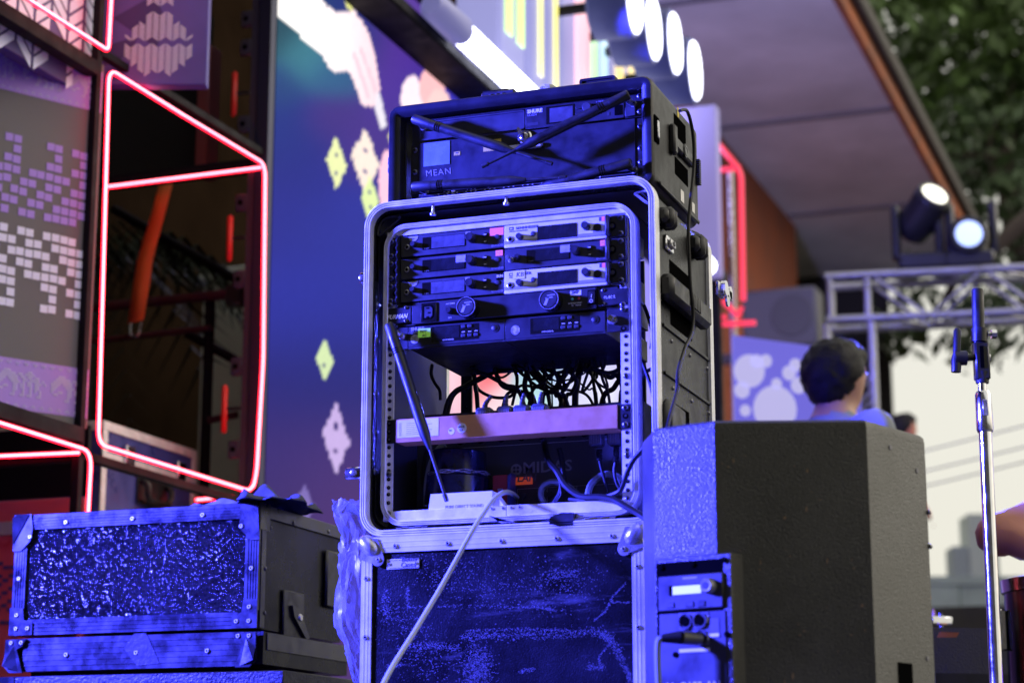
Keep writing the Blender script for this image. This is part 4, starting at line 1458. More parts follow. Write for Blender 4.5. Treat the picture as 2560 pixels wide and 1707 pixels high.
text('ULXD4', .0062, (P(.02, 0)[0], UY - .0033, P(0, .60)[1]), m_grey, t)
part('logo_line', G().box(P(.02, 0)[0], P(.135, 0)[0], UY - .0034, UY - .003, P(0, .16)[1], P(0, .30)[1]), m_graphite, t, smooth=False)
decal('display_bezel', P(.215, 0)[0], P(.50, 0)[0], P(0, .14)[1], P(0, .93)[1], UY - .003, m_gloss, t, .0006)
decal('display', P(.25, 0)[0], P(.485, 0)[0], P(0, .19)[1], P(0, .84)[1], UY - .0036, m_lcdfilm, t, .0005)
for v in (.72, .45):
    q = P(.545, v)
    part('button', G().box(q[0] - .006, q[0] + .006, UY - .0045, UY - .003, q[1] - .003, q[1] + .003, .0008), m_black, t)
put('large_knob', knob_mesh(.0095, .012, m_graphite), (P(.64, 0)[0], UY - .003, P(0, .64)[1]), t)
text('o  MENU  o  LINK', .0042, (P(.72, 0)[0], UY - .0033, P(0, .86)[1]), m_grey, t)
text('RF  AUDIO', .0036, (P(.74, 0)[0], UY - .0033, P(0, .70)[1]), m_grey, t)
q = P(.94, .40)
part('power_switch', G().box(q[0] - .007, q[0] + .007, UY - .0045, UY - .003, q[1] - .010, q[1] + .010, .001), m_hole, t)
part('sync_window', G().box(P(.83, 0)[0], P(.855, 0)[0], UY - .0036, UY - .003, P(0, .20)[1], P(0, .36)[1]), m_graphite, t, smooth=False)
part('ear', G().box(xe + .001, uX1, UY - .0015, UY + .001, z0, z1), m_panel, t)
part('ear_step', G().box(xe + .002, uX1 - .018, UY - .006, UY - .0016, z0 + .002, z0 + .020, .001), m_graphite, t)
for (zx, zy) in ((1812, 248), (1810, 355)):
    q = upix(zx, zy)
    put('screw', screw_mesh(.0056), (uX1 - .010, UY - .0015, q.z), t)

# drawer with lock, label window and stickers
z1 = UT - U - .002
z0 = z1 - 2.35 * U
t = thing('lockable_storage_unit', 'black lockable drawer with name chalked on it in the upper case', 'drawer', ((uX0 + uX1) / 2, UY, z0))
part('front_panel', G().box(uX0 + .0185, uX1 - .0195, UY - .003, UY + .002, z0, z1, .001), m_panel, t)
part('tray', G().box(uX0 + .03, uX1 - .03, UY + .002, UY + .24, z0 + .003, z1 - .003), m_black, t)
for xx, lst in ((uX0 + .0095, ((270, 620), (272, 768))), (uX1 - .0095, ((1812, 455), (1814, 604)))):
    for q in lst:
        p = upix(*q)
        put('screw', screw_mesh(.0056), (xx, UY - .001, p.z), t)
for xa, xb in ((uX0 + .001, uX0 + .0178), (uX1 - .0188, uX1 - .001)):
    part('ear', G().box(xa, xb, UY - .001, UY + .001, z0 + .001, z1 - .001), m_black, t)
a, b = upix(330, 745), upix(510, 545)
part('label_window', G().box(a.x, b.x, UY - .0042, UY - .0032, a.z + .003, b.z - .003), mat('green_film', (.16, .24, .22), .25, var=(30, .15)), t, smooth=False, label='pale green square film')
p = upix(345, 812)
text('MEAN', .0185, (p.x, UY - .0034, p.z + .003), mat('chalk', (.35, .35, .36), .7), t, name='handwriting', shear=-.1, bold=-.0003, sx=1.0, spacing=1.15)
for (q0, q1) in (((537, 660), (580, 622)), ((738, 633), (860, 535))):
    a, b = upix(*q0), upix(*q1)
    st = part('sticker', G().box(a.x, b.x, UY - .0038, UY - .0031, a.z, b.z - .002), m_yellow, t, smooth=False, label='yellow warning sticker')
    g = G()
    for k in range(8):
        xx = a.x + (b.x - a.x) * (k + .2) / 8
        g.box(xx, xx + (b.x - a.x) * .05, UY - .0041, UY - .0037, a.z + .0008, a.z + .0014)
        g.box(xx, xx + (b.x - a.x) * .05, UY - .0041, UY - .0037, b.z - .0040, b.z - .0034)
    g.box(a.x + (b.x - a.x) * .3, a.x + (b.x - a.x) * .7, UY - .0041, UY - .0037, a.z + (b.z - a.z) * .4, a.z + (b.z - a.z) * .6)
    part('print', g, m_dprint, st, smooth=False)
p = upix(1025, 535)
lk = part('lock', G().lathe((p.x, UY - .003, p.z), (0, -1, 0), [(0, .0145), (.004, .0145), (.006, .012), (.006, .009), (.0045, .0085), (.008, .008), (.009, .006)], 24), m_chrome, t)
decal('keyhole', p.x - .001, p.x + .001, p.z - .005, p.z + .005, UY - .012, m_hole, lk)
g = G().prism([(p.x - .012, p.z + .004), (p.x - .004, p.z + .012), (p.x - .013, p.z + .022), (p.x - .016, p.z + .020)], 'Y', UY - .0075, UY - .005)
part('lock_tab', g, m_chrome, lk)
a, b = upix(915, 625), upix(1140, 595)
hn = part('drawer_pull', G().box(a.x, b.x, UY - .010, UY - .003, a.z - .001, a.z + .009, .002), mat('pull_white', (.6, .6, .62), .35), t)
part('drawer_pull_end', G().box(b.x + .0003, b.x + .004, UY - .009, UY - .003, a.z, a.z + .008, .001), m_black, hn)

# low mixer peeping out above the silver rim
z1 = z0 - .002
t = thing('compact_mixer', 'black mixer half hidden behind the silver rim in the upper case', 'mixer', ((uX0 + uX1) / 2, UY, uz0 + .028))
part('body', G().box(uX0 + .02, uX1 - .02, UY + .004, UY + .22, uz0 + .028, z1), m_black, t)
part('front_panel', G().box(uX0 + .02, uX1 - .02, UY, UY + .004, uz0 + .028, z1 - .006, .001), m_panel, t)
part('top_lip', G().box(uX0 + .02, uX1 - .02, UY - .004, UY + .004, z1 - .005, z1 - .001, .001), m_graphite, t)
g = G()
for k in range(26):
    xx = uX0 + .06 + k * .013 + .003 * ((k * 5) % 3)
    g.box(xx, xx + .003 + .003 * ((k * 3) % 3), UY - .0045, UY - .004, z1 - .0042, z1 - .0028)
part('print', g, m_white, t, smooth=False)
p = upix(483, 915)
jack(t, p.x, p.z, UY, .0058)
p = upix(530, 915)
part('button', G().box(p.x - .004, p.x + .004, UY - .003, UY, p.z - .006, p.z + .006, .001), m_paper, t)
for zx in (590, 735, 1500, 1590):
    p = upix(zx, 910 if zx < 900 else 758)
    part('button', G().box(p.x - .006, p.x + .006, UY - .003, UY, p.z - .006, p.z + .004, .001), m_graphite, t)
for (zx, zy) in ((625, 885), (768, 870)):
    g = G()
    for i in range(3):
        for j in range(4):
            p = upix(zx + i * 26, zy + j * 12 - i * 3)
            g.lathe((p.x, UY, p.z), (0, -1, 0), [(0, .0011), (.0008, .001)], 6)
    part('meter_led', g, m_paper, t)
p = upix(1815, 700)
put('screw', screw_mesh(.0056), (uX1 - .0095, UY - .001, p.z), t)

# antennas on the upper case
GA = 'black whip antennas'
antenna('a', 'upper left antenna crossing the drawer, passing behind the other one', upix(290, 415, UY - .035), upix(1205, 712, UY - .030), upix(330, 470, UY), .0098, .0034, .66, GA)
antenna('a', 'upper right antenna crossing in front of the drawer, sloping down left', upix(1690, 255, UY - .050), upix(725, 730, UY - .055), upix(1768, 305, UY), .0098, .0034, .68, GA)
antenna('a', 'lower left antenna lying nearly level above the silver rim', upix(290, 865, UY - .040), upix(1300, 803, UY - .040), upix(345, 905, UY), .0098, .0034, .66, GA)
antenna('a', 'lower right antenna disappearing behind the silver rim', upix(1705, 715, UY - .040), upix(900, 930, UY - .026), upix(1775, 760, UY), .0098, .0034, .66, GA)

# small things on top of the upper case
p = oY(*z_top(855, 240), UF + .05)
t = thing('bodypack_transmitter', 'small flat black transmitter pack lying on the upper case', 'transmitter', (p.x, UF + .05, uz1))
part('body', G().box(p.x - .036, p.x + .036, UF + .03, UF + .09, uz1, uz1 + .018, .004), m_black, t)
part('clip', G().box(p.x - .033, p.x + .020, UF + .035, UF + .08, uz1 + .018, uz1 + .021, .001), m_gloss, t)
for k in range(3):
    put('button', knob_mesh(.003, .0025, m_graphite), (p.x - .014 + k * .012, UF + .03, uz1 + .008), t)
part('cable_socket', G().cyl((p.x - .066, UF + .05, uz1 + .008), (p.x - .036, UF + .05, uz1 + .008), .006, n=12), m_black, t)
p = oY(*z_top(1180, 210), UF + .06)
t = thing('microphone', 'wireless microphone lying on the upper case, round grille showing', 'microphone', (p.x, UF + .06, uz1))
part('grille', G().sph((p.x, UF + .06, uz1 + .006), (.022, .022, .021), 24, 14), mat('mic_mesh', (.4, .4, .42), .35, metal=.8, bump=('v', 420, 1, .004)), t)
part('handle', G().cyl((p.x + .01, UF + .075, uz1 + .012), (p.x + .14, UF + .2, uz1 + .014), .014, .011, 16), m_black, t)
a, b = upix(1390, 180, UF + .03), upix(1640, 95, UF + .03)
t = thing('accessory_box', 'small lidded black box standing on the upper case', 'box', ((a.x + b.x) / 2, UF + .05, uz1))
zt_ = b.z - .002
part('body', G().box(a.x, b.x, UF + .03, UF + .13, uz1, zt_, .004), m_mould, t)
part('front_rim', G().ring(a.x + .001, b.x - .001, uz1 + .0005, zt_ - .001, .005, [(0, UF + .0298), (0, UF + .027), (.005, UF + .027), (.005, UF + .0298)], 3), m_mould, t)
q = upix(1535, 92, UF + .05)
part('knob', G().lathe((q.x, UF + .06, zt_), (0, 0, 1), [(0, .005), (.006, .005), (.008, .003)], 12), m_chrome, t)

# ================================================================== left flight case
LY = 4.2
lx0, lx1 = -2.803, -2.150
lz1 = 2.182
lz0 = oY(300, 1672, LY).z
zs = oY(*z_case(900, 1105), LY).z                    # seam between lid tray and body
LYB = 4.665
t = thing('flight_case', 'wide black flight case with pebbled front, standing at the left', 'flight case', ((lx0 + lx1) / 2, LY, lz0))
m_pebble = mat('pebbled_laminate', (.003, .003, .0045), .11, bump=('d', 260, 1.0, .0050), var=(6, .3), rvar=.03, spec=.32)
m_lside = mat('smooth_laminate', (.006, .006, .008), .3, bump=('n', 260, .3, .002), var=(6, .3), spec=.14)
ew = .034
part('front_panel', G().box(lx0 + ew - .004, lx1 - ew + .004, LY + .006, LY + .012, zs + .04, lz1 - ew + .004), m_pebble, t, smooth=False)
part('box', G().box(lx0 + .004, lx1 - .004, LY + .012, LYB - .004, zs + .004, lz1 - .004), m_lside, t, smooth=False)
part('tray', G().box(lx0 + .004, lx1 + .016, LY + .004, LYB - .004, lz0 + .004, zs - .004), m_lside, t, smooth=False)
trim('edge_strip', lx0 + .04, lx1 - .04, lz1 - ew, lz1, LY, True, m_aluold, t, 4, rd=.0014)
trim('edge_strip', lx0, lx0 + ew, zs + .045, lz1 - .05, LY, False, m_aluold, t, 4, rd=.0014)
trim('edge_strip', lx1 - ew, lx1, zs + .045, lz1 - .05, LY, False, m_aluold, t, 4, rd=.0014)
trim('edge_strip', lx0 + .045, lx1 - .05, zs + .004, zs + .041, LY, True, m_aluold, t, 3, rd=.0014)
trim('edge_strip', lx0 + .04, lx1 - .03, lz0, zs - .004, LY - .004, True, m_aluold, t, 5, rd=.0014)
# strips on the side and the top
part('side_strip', G().box(lx1 - .003, lx1 + .002, LY + .0125, LYB, lz1 - ew * .9, lz1 - .0005, .001), mat('side_alu', (.06, .06, .065), .4, metal=.4, var=(20, .3)), t)
part('side_strip', G().box(lx1 - .003, lx1 + .002, LY + .0125, LY + .034, zs + .006, lz1 - ew), MATS['side_alu'], t)
part('side_strip', G().box(lx1 - .002, lx1 + .019, LY + .02, LYB, zs - .045, zs - .006, .001), MATS['side_alu'], t)
part('top_strip', G().box(lx0 + .002, lx1 - .002, LY + .0005, LY + .034, lz1 - .003, lz1 + .002, .001), m_aluold, t)
for (a, b) in ((422, 418), (848, 390), (1296, 366)):
    q = oY(*z_case(a, b), LY)
    put('rivet', rivet_mesh(.0062), (q.x, LY - .001, lz1 - ew * .62), t)
for (a, b) in ((128, 757), (1588, 690)):
    q = oY(*z_case(a, b), LY)
    put('rivet', rivet_mesh(.0058), (lx0 + ew * .5 if a < 800 else lx1 - ew * .5, LY - .001, q.z), t)
for (a, b) in ((424, 1238), (872, 1214), (1326, 1200)):
    q = oY(*z_case(a, b), LY - .004)
    put('rivet', rivet_mesh(.0062), (q.x, LY - .005, lz0 + (zs - lz0) * .45), t)
for s_ in (0, 1):                                    # stamped corners
    xx, sg = ((lx0, 1), (lx1, -1))[s_]
    g = G()
    g.prism([(xx - sg * .003, lz1 - .085), (xx + sg * .020, lz1 - .085), (xx + sg * .046, lz1 - .060), (xx + sg * .050, lz1 - .03), (xx + sg * .044, lz1 + .003), (xx + sg * .006, lz1 + .003), (xx - sg * .003, lz1 - .008)], 'Y', LY - .004, LY - .0005)
    g.add([(xx - sg * .003, LY - .006, lz1 - .07), (xx + sg * .012, LY - .006, lz1 - .045), (xx + sg * .040, LY - .006, lz1 + .002), (xx - sg * .002, LY - .014, lz1 - .006), (xx + sg * .006, LY - .004, lz1 + .004), (xx - sg * .004, LY - .002, lz1 - .012)], [(0, 1, 3), (1, 2, 3), (2, 4, 3), (3, 4, 5), (0, 3, 5)])
    g.box(xx - sg * .003, xx + sg * .001, LY - .004, LY + .05, lz1 - .06, lz1 + .003)
    c = part('corner', g, m_aluold, t, angle=20)
    put('rivet', rivet_mesh(.0058), (xx + sg * .044, LY - .004, lz1 - .052), t)
    g = G().prism([(xx - sg * .002, zs + .004), (xx + sg * .062, zs + .004), (xx + sg * .062, zs + .034), (xx + sg * .038, zs + .040), (xx + sg * .034, zs + .068), (xx - sg * .002, zs + .070)], 'Y', LY - .004, LY - .0005)
    part('corner_plate', g, m_aluold, t)
    for dx, dz in ((.018, .052), (.018, .020), (.050, .020)):
        put('rivet', rivet_mesh(.0058), (xx + sg * dx, LY - .004, zs + dz), t)
    g = G().prism([(xx - sg * .004, zs - .006), (xx + sg * .052, zs - .006), (xx + sg * .044, zs - .022), (xx + sg * .028, zs - .030), (xx + sg * .046, lz0 - .003), (xx + sg * .01, lz0 - .003), (xx - sg * .006, lz0 + .012)], 'Y', LY - .012, LY - .006)
    g.add([(xx + sg * .020, LY - .012, zs - .02), (xx + sg * .034, LY - .012, lz0), (xx - sg * .004, LY - .022, lz0 + .012), (xx - sg * .004, LY - .008, zs - .03)], [(0, 1, 2), (0, 2, 3)])
    part('corner', g, m_aluold, t, angle=20)
    for dx in (.012, .040):
        put('rivet', rivet_mesh(.0058), (xx + sg * dx, LY - .012, zs - .014), t)
q = oY(*z_case(900, 1210), LY - .006)
part('tape_patch', G().prism([(q.x - .045, q.z + .005), (q.x - .02, q.z + .038), (q.x + .012, q.z + .038), (q.x + .05, q.z - .032), (q.x - .008, q.z - .036)], 'Y', LY - .0062, LY - .0056), mat('film_tape', (.08, .08, .10), .25, alpha=.4, bump=('n', 60, .6, .004)), t)


def lside(zx, zy, X=None):
    return oX(*z_case(zx, zy), lx1 + .002 if X is None else X)


p = lside(1870, 1000)
g = G().box(lx1 - .002, lx1 + .004, p.y - .05, p.y + .06, p.z - .05, p.z + .06, .003)
lt = part('latch', g, m_black, t)
g = G().prism([(p.y - .02, p.z + .025), (p.y + .02, p.z + .02), (p.y + .075, p.z - .045), (p.y + .06, p.z - .05), (p.y - .01, p.z + .0)], 'X', lx1 + .004, lx1 + .012)
part('latch_lever', g, m_aluold, lt)
part('latch_bolt', G().lathe((lx1 + .012, p.y + .02, p.z), (1, 0, 0), [(0, .009), (.004, .007)], 12), m_steel, lt)
for (zx, zy) in ((1730, 430), (1876, 402), (2100, 455), (1695, 693), (1690, 975), (1770, 1135), (1825, 1230), (1885, 1255)):
    p = lside(zx, zy)
    g = G().lathe((lx1 + .001, p.y, p.z), (1, 0, 0), [(0, .0055), (.003, .005), (.004, .003)], 10)
    part('rivet', g, m_dsteel, t)
p = lside(2110, 760)
part('handle', G().box(lx1 - .002, lx1 + .008, p.y - .03, p.y + .05, p.z - .07, p.z + .07, .006), m_black, t)

# dark box below it
t = thing('road_trunk', 'dark trunk whose top edge shows beneath the pebbled flight case', 'trunk', ((lx0 + lx1) / 2, LY, STAGE))
zt_ = lz0 - .012
part('body', G().box(lx0 - .01, lx1 + .075, LY - .01, LYB + .05, STAGE, zt_ - .032), m_lside, t, smooth=False)
part('lid', G().box(lx0 - .014, lx1 + .078, LY - .016, LYB + .054, zt_ - .03, zt_, .002), mat('trunk_lid', (.006, .006, .008), .4, bump=('n', 150, .5, .003), var=(8, .3)), t)
part('edge_cap', G().box(lx0 - .016, lx0 + .03, LY - .018, LY - .0165, zt_ - .032, zt_ - .001), m_aluold, t)
for k in range(2):
    x = oY(*z_case(1778 + k * 75, 1405), LY - .02).x
    part('hasp', G().box(x - .012, x + .010, LY - .019, LY - .0165, zt_ - .075, zt_ - .034, .001), m_steel, t)
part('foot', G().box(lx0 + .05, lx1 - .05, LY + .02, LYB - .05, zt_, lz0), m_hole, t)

# cloth on top of the left case
def cloth(name, ctr, sx_, sy_, hz, ang, seed, m, label, cat, n=26):
    rs = np.random.RandomState(seed)
    ph = rs.rand(8) * 6.28
    fr_ = 1.5 + rs.rand(8) * 3
    vs, fs = [], []
    for j in range(n + 1):
        for i in range(n + 1):
            u, v = i / n * 2 - 1, j / n * 2 - 1
            rr = math.sqrt(u * u + v * v)
            e = max(0.0, 1 - max(abs(u), abs(v)) ** 3)
            z = hz * e * (.55 + .25 * math.sin(fr_[0] * u * 2 + ph[0]) + .25 * math.sin(fr_[1] * (u + v) * 2 + ph[1]) + .18 * math.sin(fr_[2] * 3 * v + ph[2] + u * 2))
            z = max(z, .0015)
            ex = 1 + .10 * math.sin(fr_[3] * v * 2 + ph[3]) + .06 * math.sin(7 * v + ph[5])
            ey = 1 + .12 * math.sin(fr_[4] * u * 2 + ph[4])
            x, y_ = u * sx_ * ex, v * sy_ * ey
            vs.append((ctr[0] + x * math.cos(ang) - y_ * math.sin(ang), ctr[1] + x * math.sin(ang) + y_ * math.cos(ang), ctr[2] + z))
    for j in range(n):
        for i in range(n):
            a = j * (n + 1) + i
            fs.append((a, a + 1, a + n + 2, a + n + 1))
    b = len(vs)
    g_ = G().add(vs, fs)
    o = single(name, g_, m, label, cat, angle=70, fix=False)
    md = o.modifiers.new('s', 'SOLIDIFY')
    md.thickness = .003
    return o


m_cloth = mat('navy_cloth', (.035, .04, .06), .9, bump=('n', 300, .5, .003), var=(30, .2))
p = oY(660, 1262, LY + .06)
cloth('folded_cloth', (-2.145, LY + .08, lz1 + .002), .075, .13, .05, .2, 3, m_cloth, 'crumpled dark blue cloth on the corner of the pebbled case', 'cloth')
cloth('folded_cloth', (-2.275, LY + .045, lz1 + .002), .06, .04, .018, .1, 9, mat('grey_cloth', (.10, .11, .13), .9, bump=('n', 300, .5, .003)), 'small thin grey cloth beside the dark blue one', 'cloth')

# crumpled plastic bag hanging between the cases
def bag(prof, yc, label):
    rs = np.random.RandomState(5)
    vs, fs = [], []
    n, m_ = 44, 60
    for j in range(m_ + 1):
        v = j / m_
        k = v * (len(prof) - 1)
        i0 = min(int(k), len(prof) - 2)
        f = k - i0
        (xa, xb, z_), (xc, xd, ze) = prof[i0], prof[i0 + 1]
        x0_, x1_, zz = xa + (xc - xa) * f, xb + (xd - xb) * f, z_ + (ze - z_) * f
        cx, rx = (x0_ + x1_) / 2, (x1_ - x0_) / 2
        for i in range(n):
            a = 2 * math.pi * i / n
            k1 = .92 + .10 * math.sin(a * 5 + v * 9) + .10 * math.sin(a * 9 - v * 17 + 1) + .13 * (rs.rand() - .5)
            vs.append((cx + rx * math.cos(a) * k1, yc + rx * .8 * math.sin(a) * k1 * (1 + .2 * math.sin(v * 11 + a * 3)), zz + .012 * math.sin(a * 4 + v * 6) + .006 * (rs.rand() - .5)))
    for j in range(m_):
        for i in range(n):
            fs.append((j * n + i, j * n + (i + 1) % n, (j + 1) * n + (i + 1) % n, (j + 1) * n + i))
    m2 = bpy.data.materials.new('bag_plastic')
    m2.use_nodes = True
    t2 = m2.node_tree
    b2 = t2.nodes['Principled BSDF']
    b2.inputs['Base Color'].default_value = (.24, .25, .25, 1)
    b2.inputs['Roughness'].default_value = .32
    tl = t2.nodes.new('ShaderNodeBsdfTranslucent')
    tl.inputs[0].default_value = (.45, .46, .44, 1)
    tr = t2.nodes.new('ShaderNodeBsdfTransparent')
    mx_ = t2.nodes.new('ShaderNodeMixShader')
    mx_.inputs[0].default_value = .35
    mx2 = t2.nodes.new('ShaderNodeMixShader')
    mx2.inputs[0].default_value = .55
    o2 = t2.nodes['Material Output']
    t2.links.new(b2.outputs[0], mx_.inputs[1])
    t2.links.new(tl.outputs[0], mx_.inputs[2])
    t2.links.new(mx_.outputs[0], mx2.inputs[1])
    t2.links.new(tr.outputs[0], mx2.inputs[2])
    t2.links.new(mx2.outputs[0], o2.inputs[0])
    return single('plastic_bag', G().add(vs, fs), m2, label, 'bag', angle=22, fix=False)


YBG = 3.72
bp = []
for (xa, xb, yy) in ((762, 802, 1160), (770, 850, 1175), (790, 870, 1230), (785, 880, 1290), (778, 880, 1350), (770, 880, 1430), (795, 880, 1490), (806, 880, 1545), (815, 880, 1570)):
    A, B = oY(*dsp(xa, yy), YBG), oY(*dsp(xb, yy), YBG)
    bp.append((A.x, B.x, A.z))
bag(bp, YBG, 'crumpled translucent white plastic bag hanging beside the scuffed case')

# ================================================================== monitor speaker (rear view)
mp_ = [PD(1605, 1100, 3.38), PD(1632, 1070, 3.27), PD(1785, 1050, 3.2), PD(2165, 1047, 3.19), PD(2310, 1090, 3.34)]
mp_ = [Vector((p.x, p.y, 0)) for p in mp_]
mzt = 2.098
mzb = STAGE
far = [mp_[4] + HD * .10 - RT * .02, mp_[4] + HD * .14 - RT * .20, mp_[0] + HD * .10 + RT * .06]
foot = mp_ + [Vector((p.x, p.y, 0)) for p in far]
t = thing('monitor_speaker', 'big black textured loudspeaker cabinet with control panel, seen from behind', 'speaker', (foot[2].x, foot[2].y, mzb))
m_spk = mat('speaker_paint', (.044, .044, .035), .42, bump=('d', 300, .45, .0024), var=(4, .3), rvar=.1, scuff=((.20, .12, .06), [(26, (1, 1, .6), .72, .76)]))
cen = sum(foot, Vector()) / len(foot)
g = G()
lv = [(mzb, 1.0), (mzt - .012, 1.0), (mzt - .004, .992), (mzt, .972)]
vs = []
for z_, k_ in lv:
    for p in foot:
        q = cen + (p - cen) * k_
        vs.append((q.x, q.y, z_))
n = len(foot)
fs = [tuple(range(n))[::-1], tuple(range(3 * n, 4 * n))]
for j in range(3):
    fs += [(j * n + i, j * n + (i + 1) % n, j * n + n + (i + 1) % n, j * n + n + i) for i in range(n)]
g.add(vs, fs)
part('cabinet', g, m_spk, t, angle=20)
fb = (mp_[3] - mp_[2]).normalized()
fbn = Vector((fb.y, -fb.x, 0))
rk = np.random.RandomState(4)
for k in range(46):
    u_, z_ = rk.uniform(.01, (mp_[3] - mp_[2]).length - .01), mzt - .02 - .5 * rk.rand()
    c_ = mp_[2] + fb * u_ + fbn * .0008
    w_, h_ = .0008 + .0022 * rk.rand() ** 2, .001 + .006 * rk.rand() ** 3
    part('dirt_speck', G().add([(c_.x + fb.x * a, c_.y + fb.y * a, z_ + b) for a, b in ((-w_, 0), (-w_ * .3, -h_), (w_, -h_ * .2), (w_ * .4, h_))], [(0, 1, 2, 3)]), mat('dried_mud', (.20, .14, .08), .9), t, smooth=False, fix=False)
# control panel in the plane of the lit rear face
FA, FB = mp_[1], mp_[2]
fu = (FB - FA).normalized()
fn = Vector((fu.y, -fu.x, 0))                     # outward, to the viewer's left


def fpt(zx, zy, o=0.0):
    return oP(*z_mon(zx, zy), FA + fn * o, fn)


def fuv(p):
    d = p - FA
    return d.dot(fu), p.z


def fbox(u0, u1, z0, z1, d0, d1, b=0.0):
    """box on the rear face: u along the face, d outward depth"""
    M_ = Matrix(((fu.x, fn.x, 0, FA.x), (fu.y, fn.y, 0, FA.y), (0, 0, 1, 0), (0, 0, 0, 1)))
    return G().box(u0, u1, d0, d1, z0, z1, b, M_)


u0, ztop = fuv(fpt(180, 205, .012))
u1, _ = fuv(fpt(1030, 160, .012))
pz = ztop
part('panel_block', fbox(u0 - .004, u1, mzb + .02, pz + .006, -.03, .012, .002), m_spk, t)
part('panel_recess', fbox(u0 + .001, u1 - .016, mzb + .03, pz - .002, .0122, .0128), m_hole, t, smooth=False)
m_amp = mat('amp_plate', (.024, .024, .027), .42, var=(12, .15))
part('lower_plate', fbox(u0 + .006, u1 - .012, mzb + .035, fuv(fpt(500, 775, .013))[1], .0128, .0138), m_amp, t)
ca, cb = fuv(fpt(210, 760, .015)), fuv(fpt(935, 300, .015))
ctl = part('control_plate', fbox(ca[0], cb[0], ca[1], fuv(fpt(500, 345, .015))[1], .0128, .0165, .002), m_amp, t)
a, b = fuv(fpt(330, 580, .017)), fuv(fpt(680, 415, .017))
part('display_bezel', fbox(a[0], b[0], a[1], b[1] - .004, .0165, .0172), m_hole, t, smooth=False)
a, b = fuv(fpt(372, 572, .017)), fuv(fpt(690, 432, .017))
part('display', fbox(a[0], b[0], a[1], b[1] - .003, .0172, .0178), mat('lit_lcd', (.5, .55, .6), .3, emit=(.62, .78, 1.0), estr=.75), t, smooth=False)
kp_ = fpt(785, 470, .017)
kz = fuv(kp_)
o0_ = FA + fu * kz[0] + fn * .0165
part('encoder_knob', G().lathe((o0_.x, o0_.y, kz[1]), fn, [(0, .0125), (.010, .0115), (.013, .0095), (.0125, .006)], 24), mat('knob_grey', (.30, .30, .28), .3, metal=.4), t)
part('knob_cap', G().lathe((o0_.x, o0_.y, kz[1]), fn, [(.011, .006), (.0135, .0055)], 16), m_graphite, t)
for (a_, b_) in (((300, 720), (385, 655)), ((515, 710), (605, 640)), ((640, 705), (735, 630))):
    a, b = fuv(fpt(*a_, .017)), fuv(fpt(*b_, .017))
    part('button', fbox(a[0], b[0], a[1], b[1], .0165, .0180, .001), m_black, t)
a, b = fuv(fpt(480, 395, .017)), fuv(fpt(640, 360, .017))
part('print', fbox(a[0], b[0], a[1], b[1], .0165, .0168), m_grey, t, smooth=False)
for (cx, cy, w_, h_) in ((515, 870, 150, 210), (680, 860, 180, 200), (690, 1050, 180, 190)):
    a, b = fuv(fpt(cx - w_ / 2, cy + h_ / 2, .015)), fuv(fpt(cx + w_ / 2, cy - h_ / 2, .015))
    sk = part('socket_plate', fbox(a[0], b[0], a[1], b[1], .0138, .0150, .001), mat('socket_grey', (.12, .12, .14), .35, metal=.4), t)
    c_ = FA + fu * ((a[0] + b[0]) / 2) + fn * .015
    cz = (a[1] + b[1]) / 2
    part('socket', G().lathe((c_.x, c_.y, cz), fn, [(0, .0125), (.003, .0125), (.003, .0105), (.001, .010)], 20), m_graphite, sk)
    part('socket_core', G().lathe((c_.x, c_.y, cz), fn, [(0, .0085), (.0018, .008)], 16), m_hole, sk)
for (a_, b_) in (((735, 885), (770, 805)), ((735, 1080), (775, 1000)), ((775, 1045), (890, 1000)), ((440, 1222), (785, 1165))):
    a, b = fuv(fpt(*a_, .016)), fuv(fpt(*b_, .016))
    part('white_label', fbox(min(a[0], b[0]), max(a[0], b[0]), min(a[1], b[1]), max(a[1], b[1]), .0150, .0154), m_white, t, smooth=False)
a, b = fuv(fpt(780, 1000, .015)), fuv(fpt(890, 830, .015))
part('switch_plate', fbox(a[0], b[0], a[1], b[1], .0138, .0146), MATS['socket_grey'], t, smooth=False)
for (cx, cy) in ((980, 1015), (400, 1245), (235, 262), (590, 225), (950, 175)):
    q = fuv(fpt(cx, cy, .014))
    c_ = FA + fu * q[0] + fn * .0136
    part('screw', G().lathe((c_.x, c_.y, q[1]), fn, [(0, .005), (.002, .0045), (.0025, .002)], 10), m_hole, t)
MT = Matrix(((fu.x, 0, fn.x, 0), (fu.y, 0, fn.y, 0), (0, 1, 0, 0), (0, 0, 0, 1)))
q = fpt(300, 1660, .014)
text('NuQ152-AN', .0185, q + fn * .0005, mat('logo_white', (.6, .6, .62), .5), t, M=MT, bold=.0003, sx=1.0)
# plug and cable in the panel
pa, pb = fpt(600, 1060, .03), fpt(250, 1055, .05)
t2 = thing('cable_plug', 'dark connector plugged into the loudspeaker panel with grey lead', 'plug', (pb.x, pb.y, pb.z))
part('connector_shell', G().cyl(fpt(680, 1070, .016), fpt(470, 1050, .045), .0105, .0105, 16), mat('plug_metal', (.10, .10, .09), .4, metal=.5), t2)
part('connector_boot', G().cyl(fpt(470, 1050, .045), fpt(250, 1060, .060), .0105, .0065, 16), m_cable, t2)
q = fpt(240, 1060, .062)
part('lead', G().tube([q, q + Vector((-.006, 0, -.012)), q + Vector((-.005, 0, -.08)), q + Vector((.004, .0, -.2)), q + Vector((.004, .0, -.5))], .0055, n=8), m_cablegrey, t2)
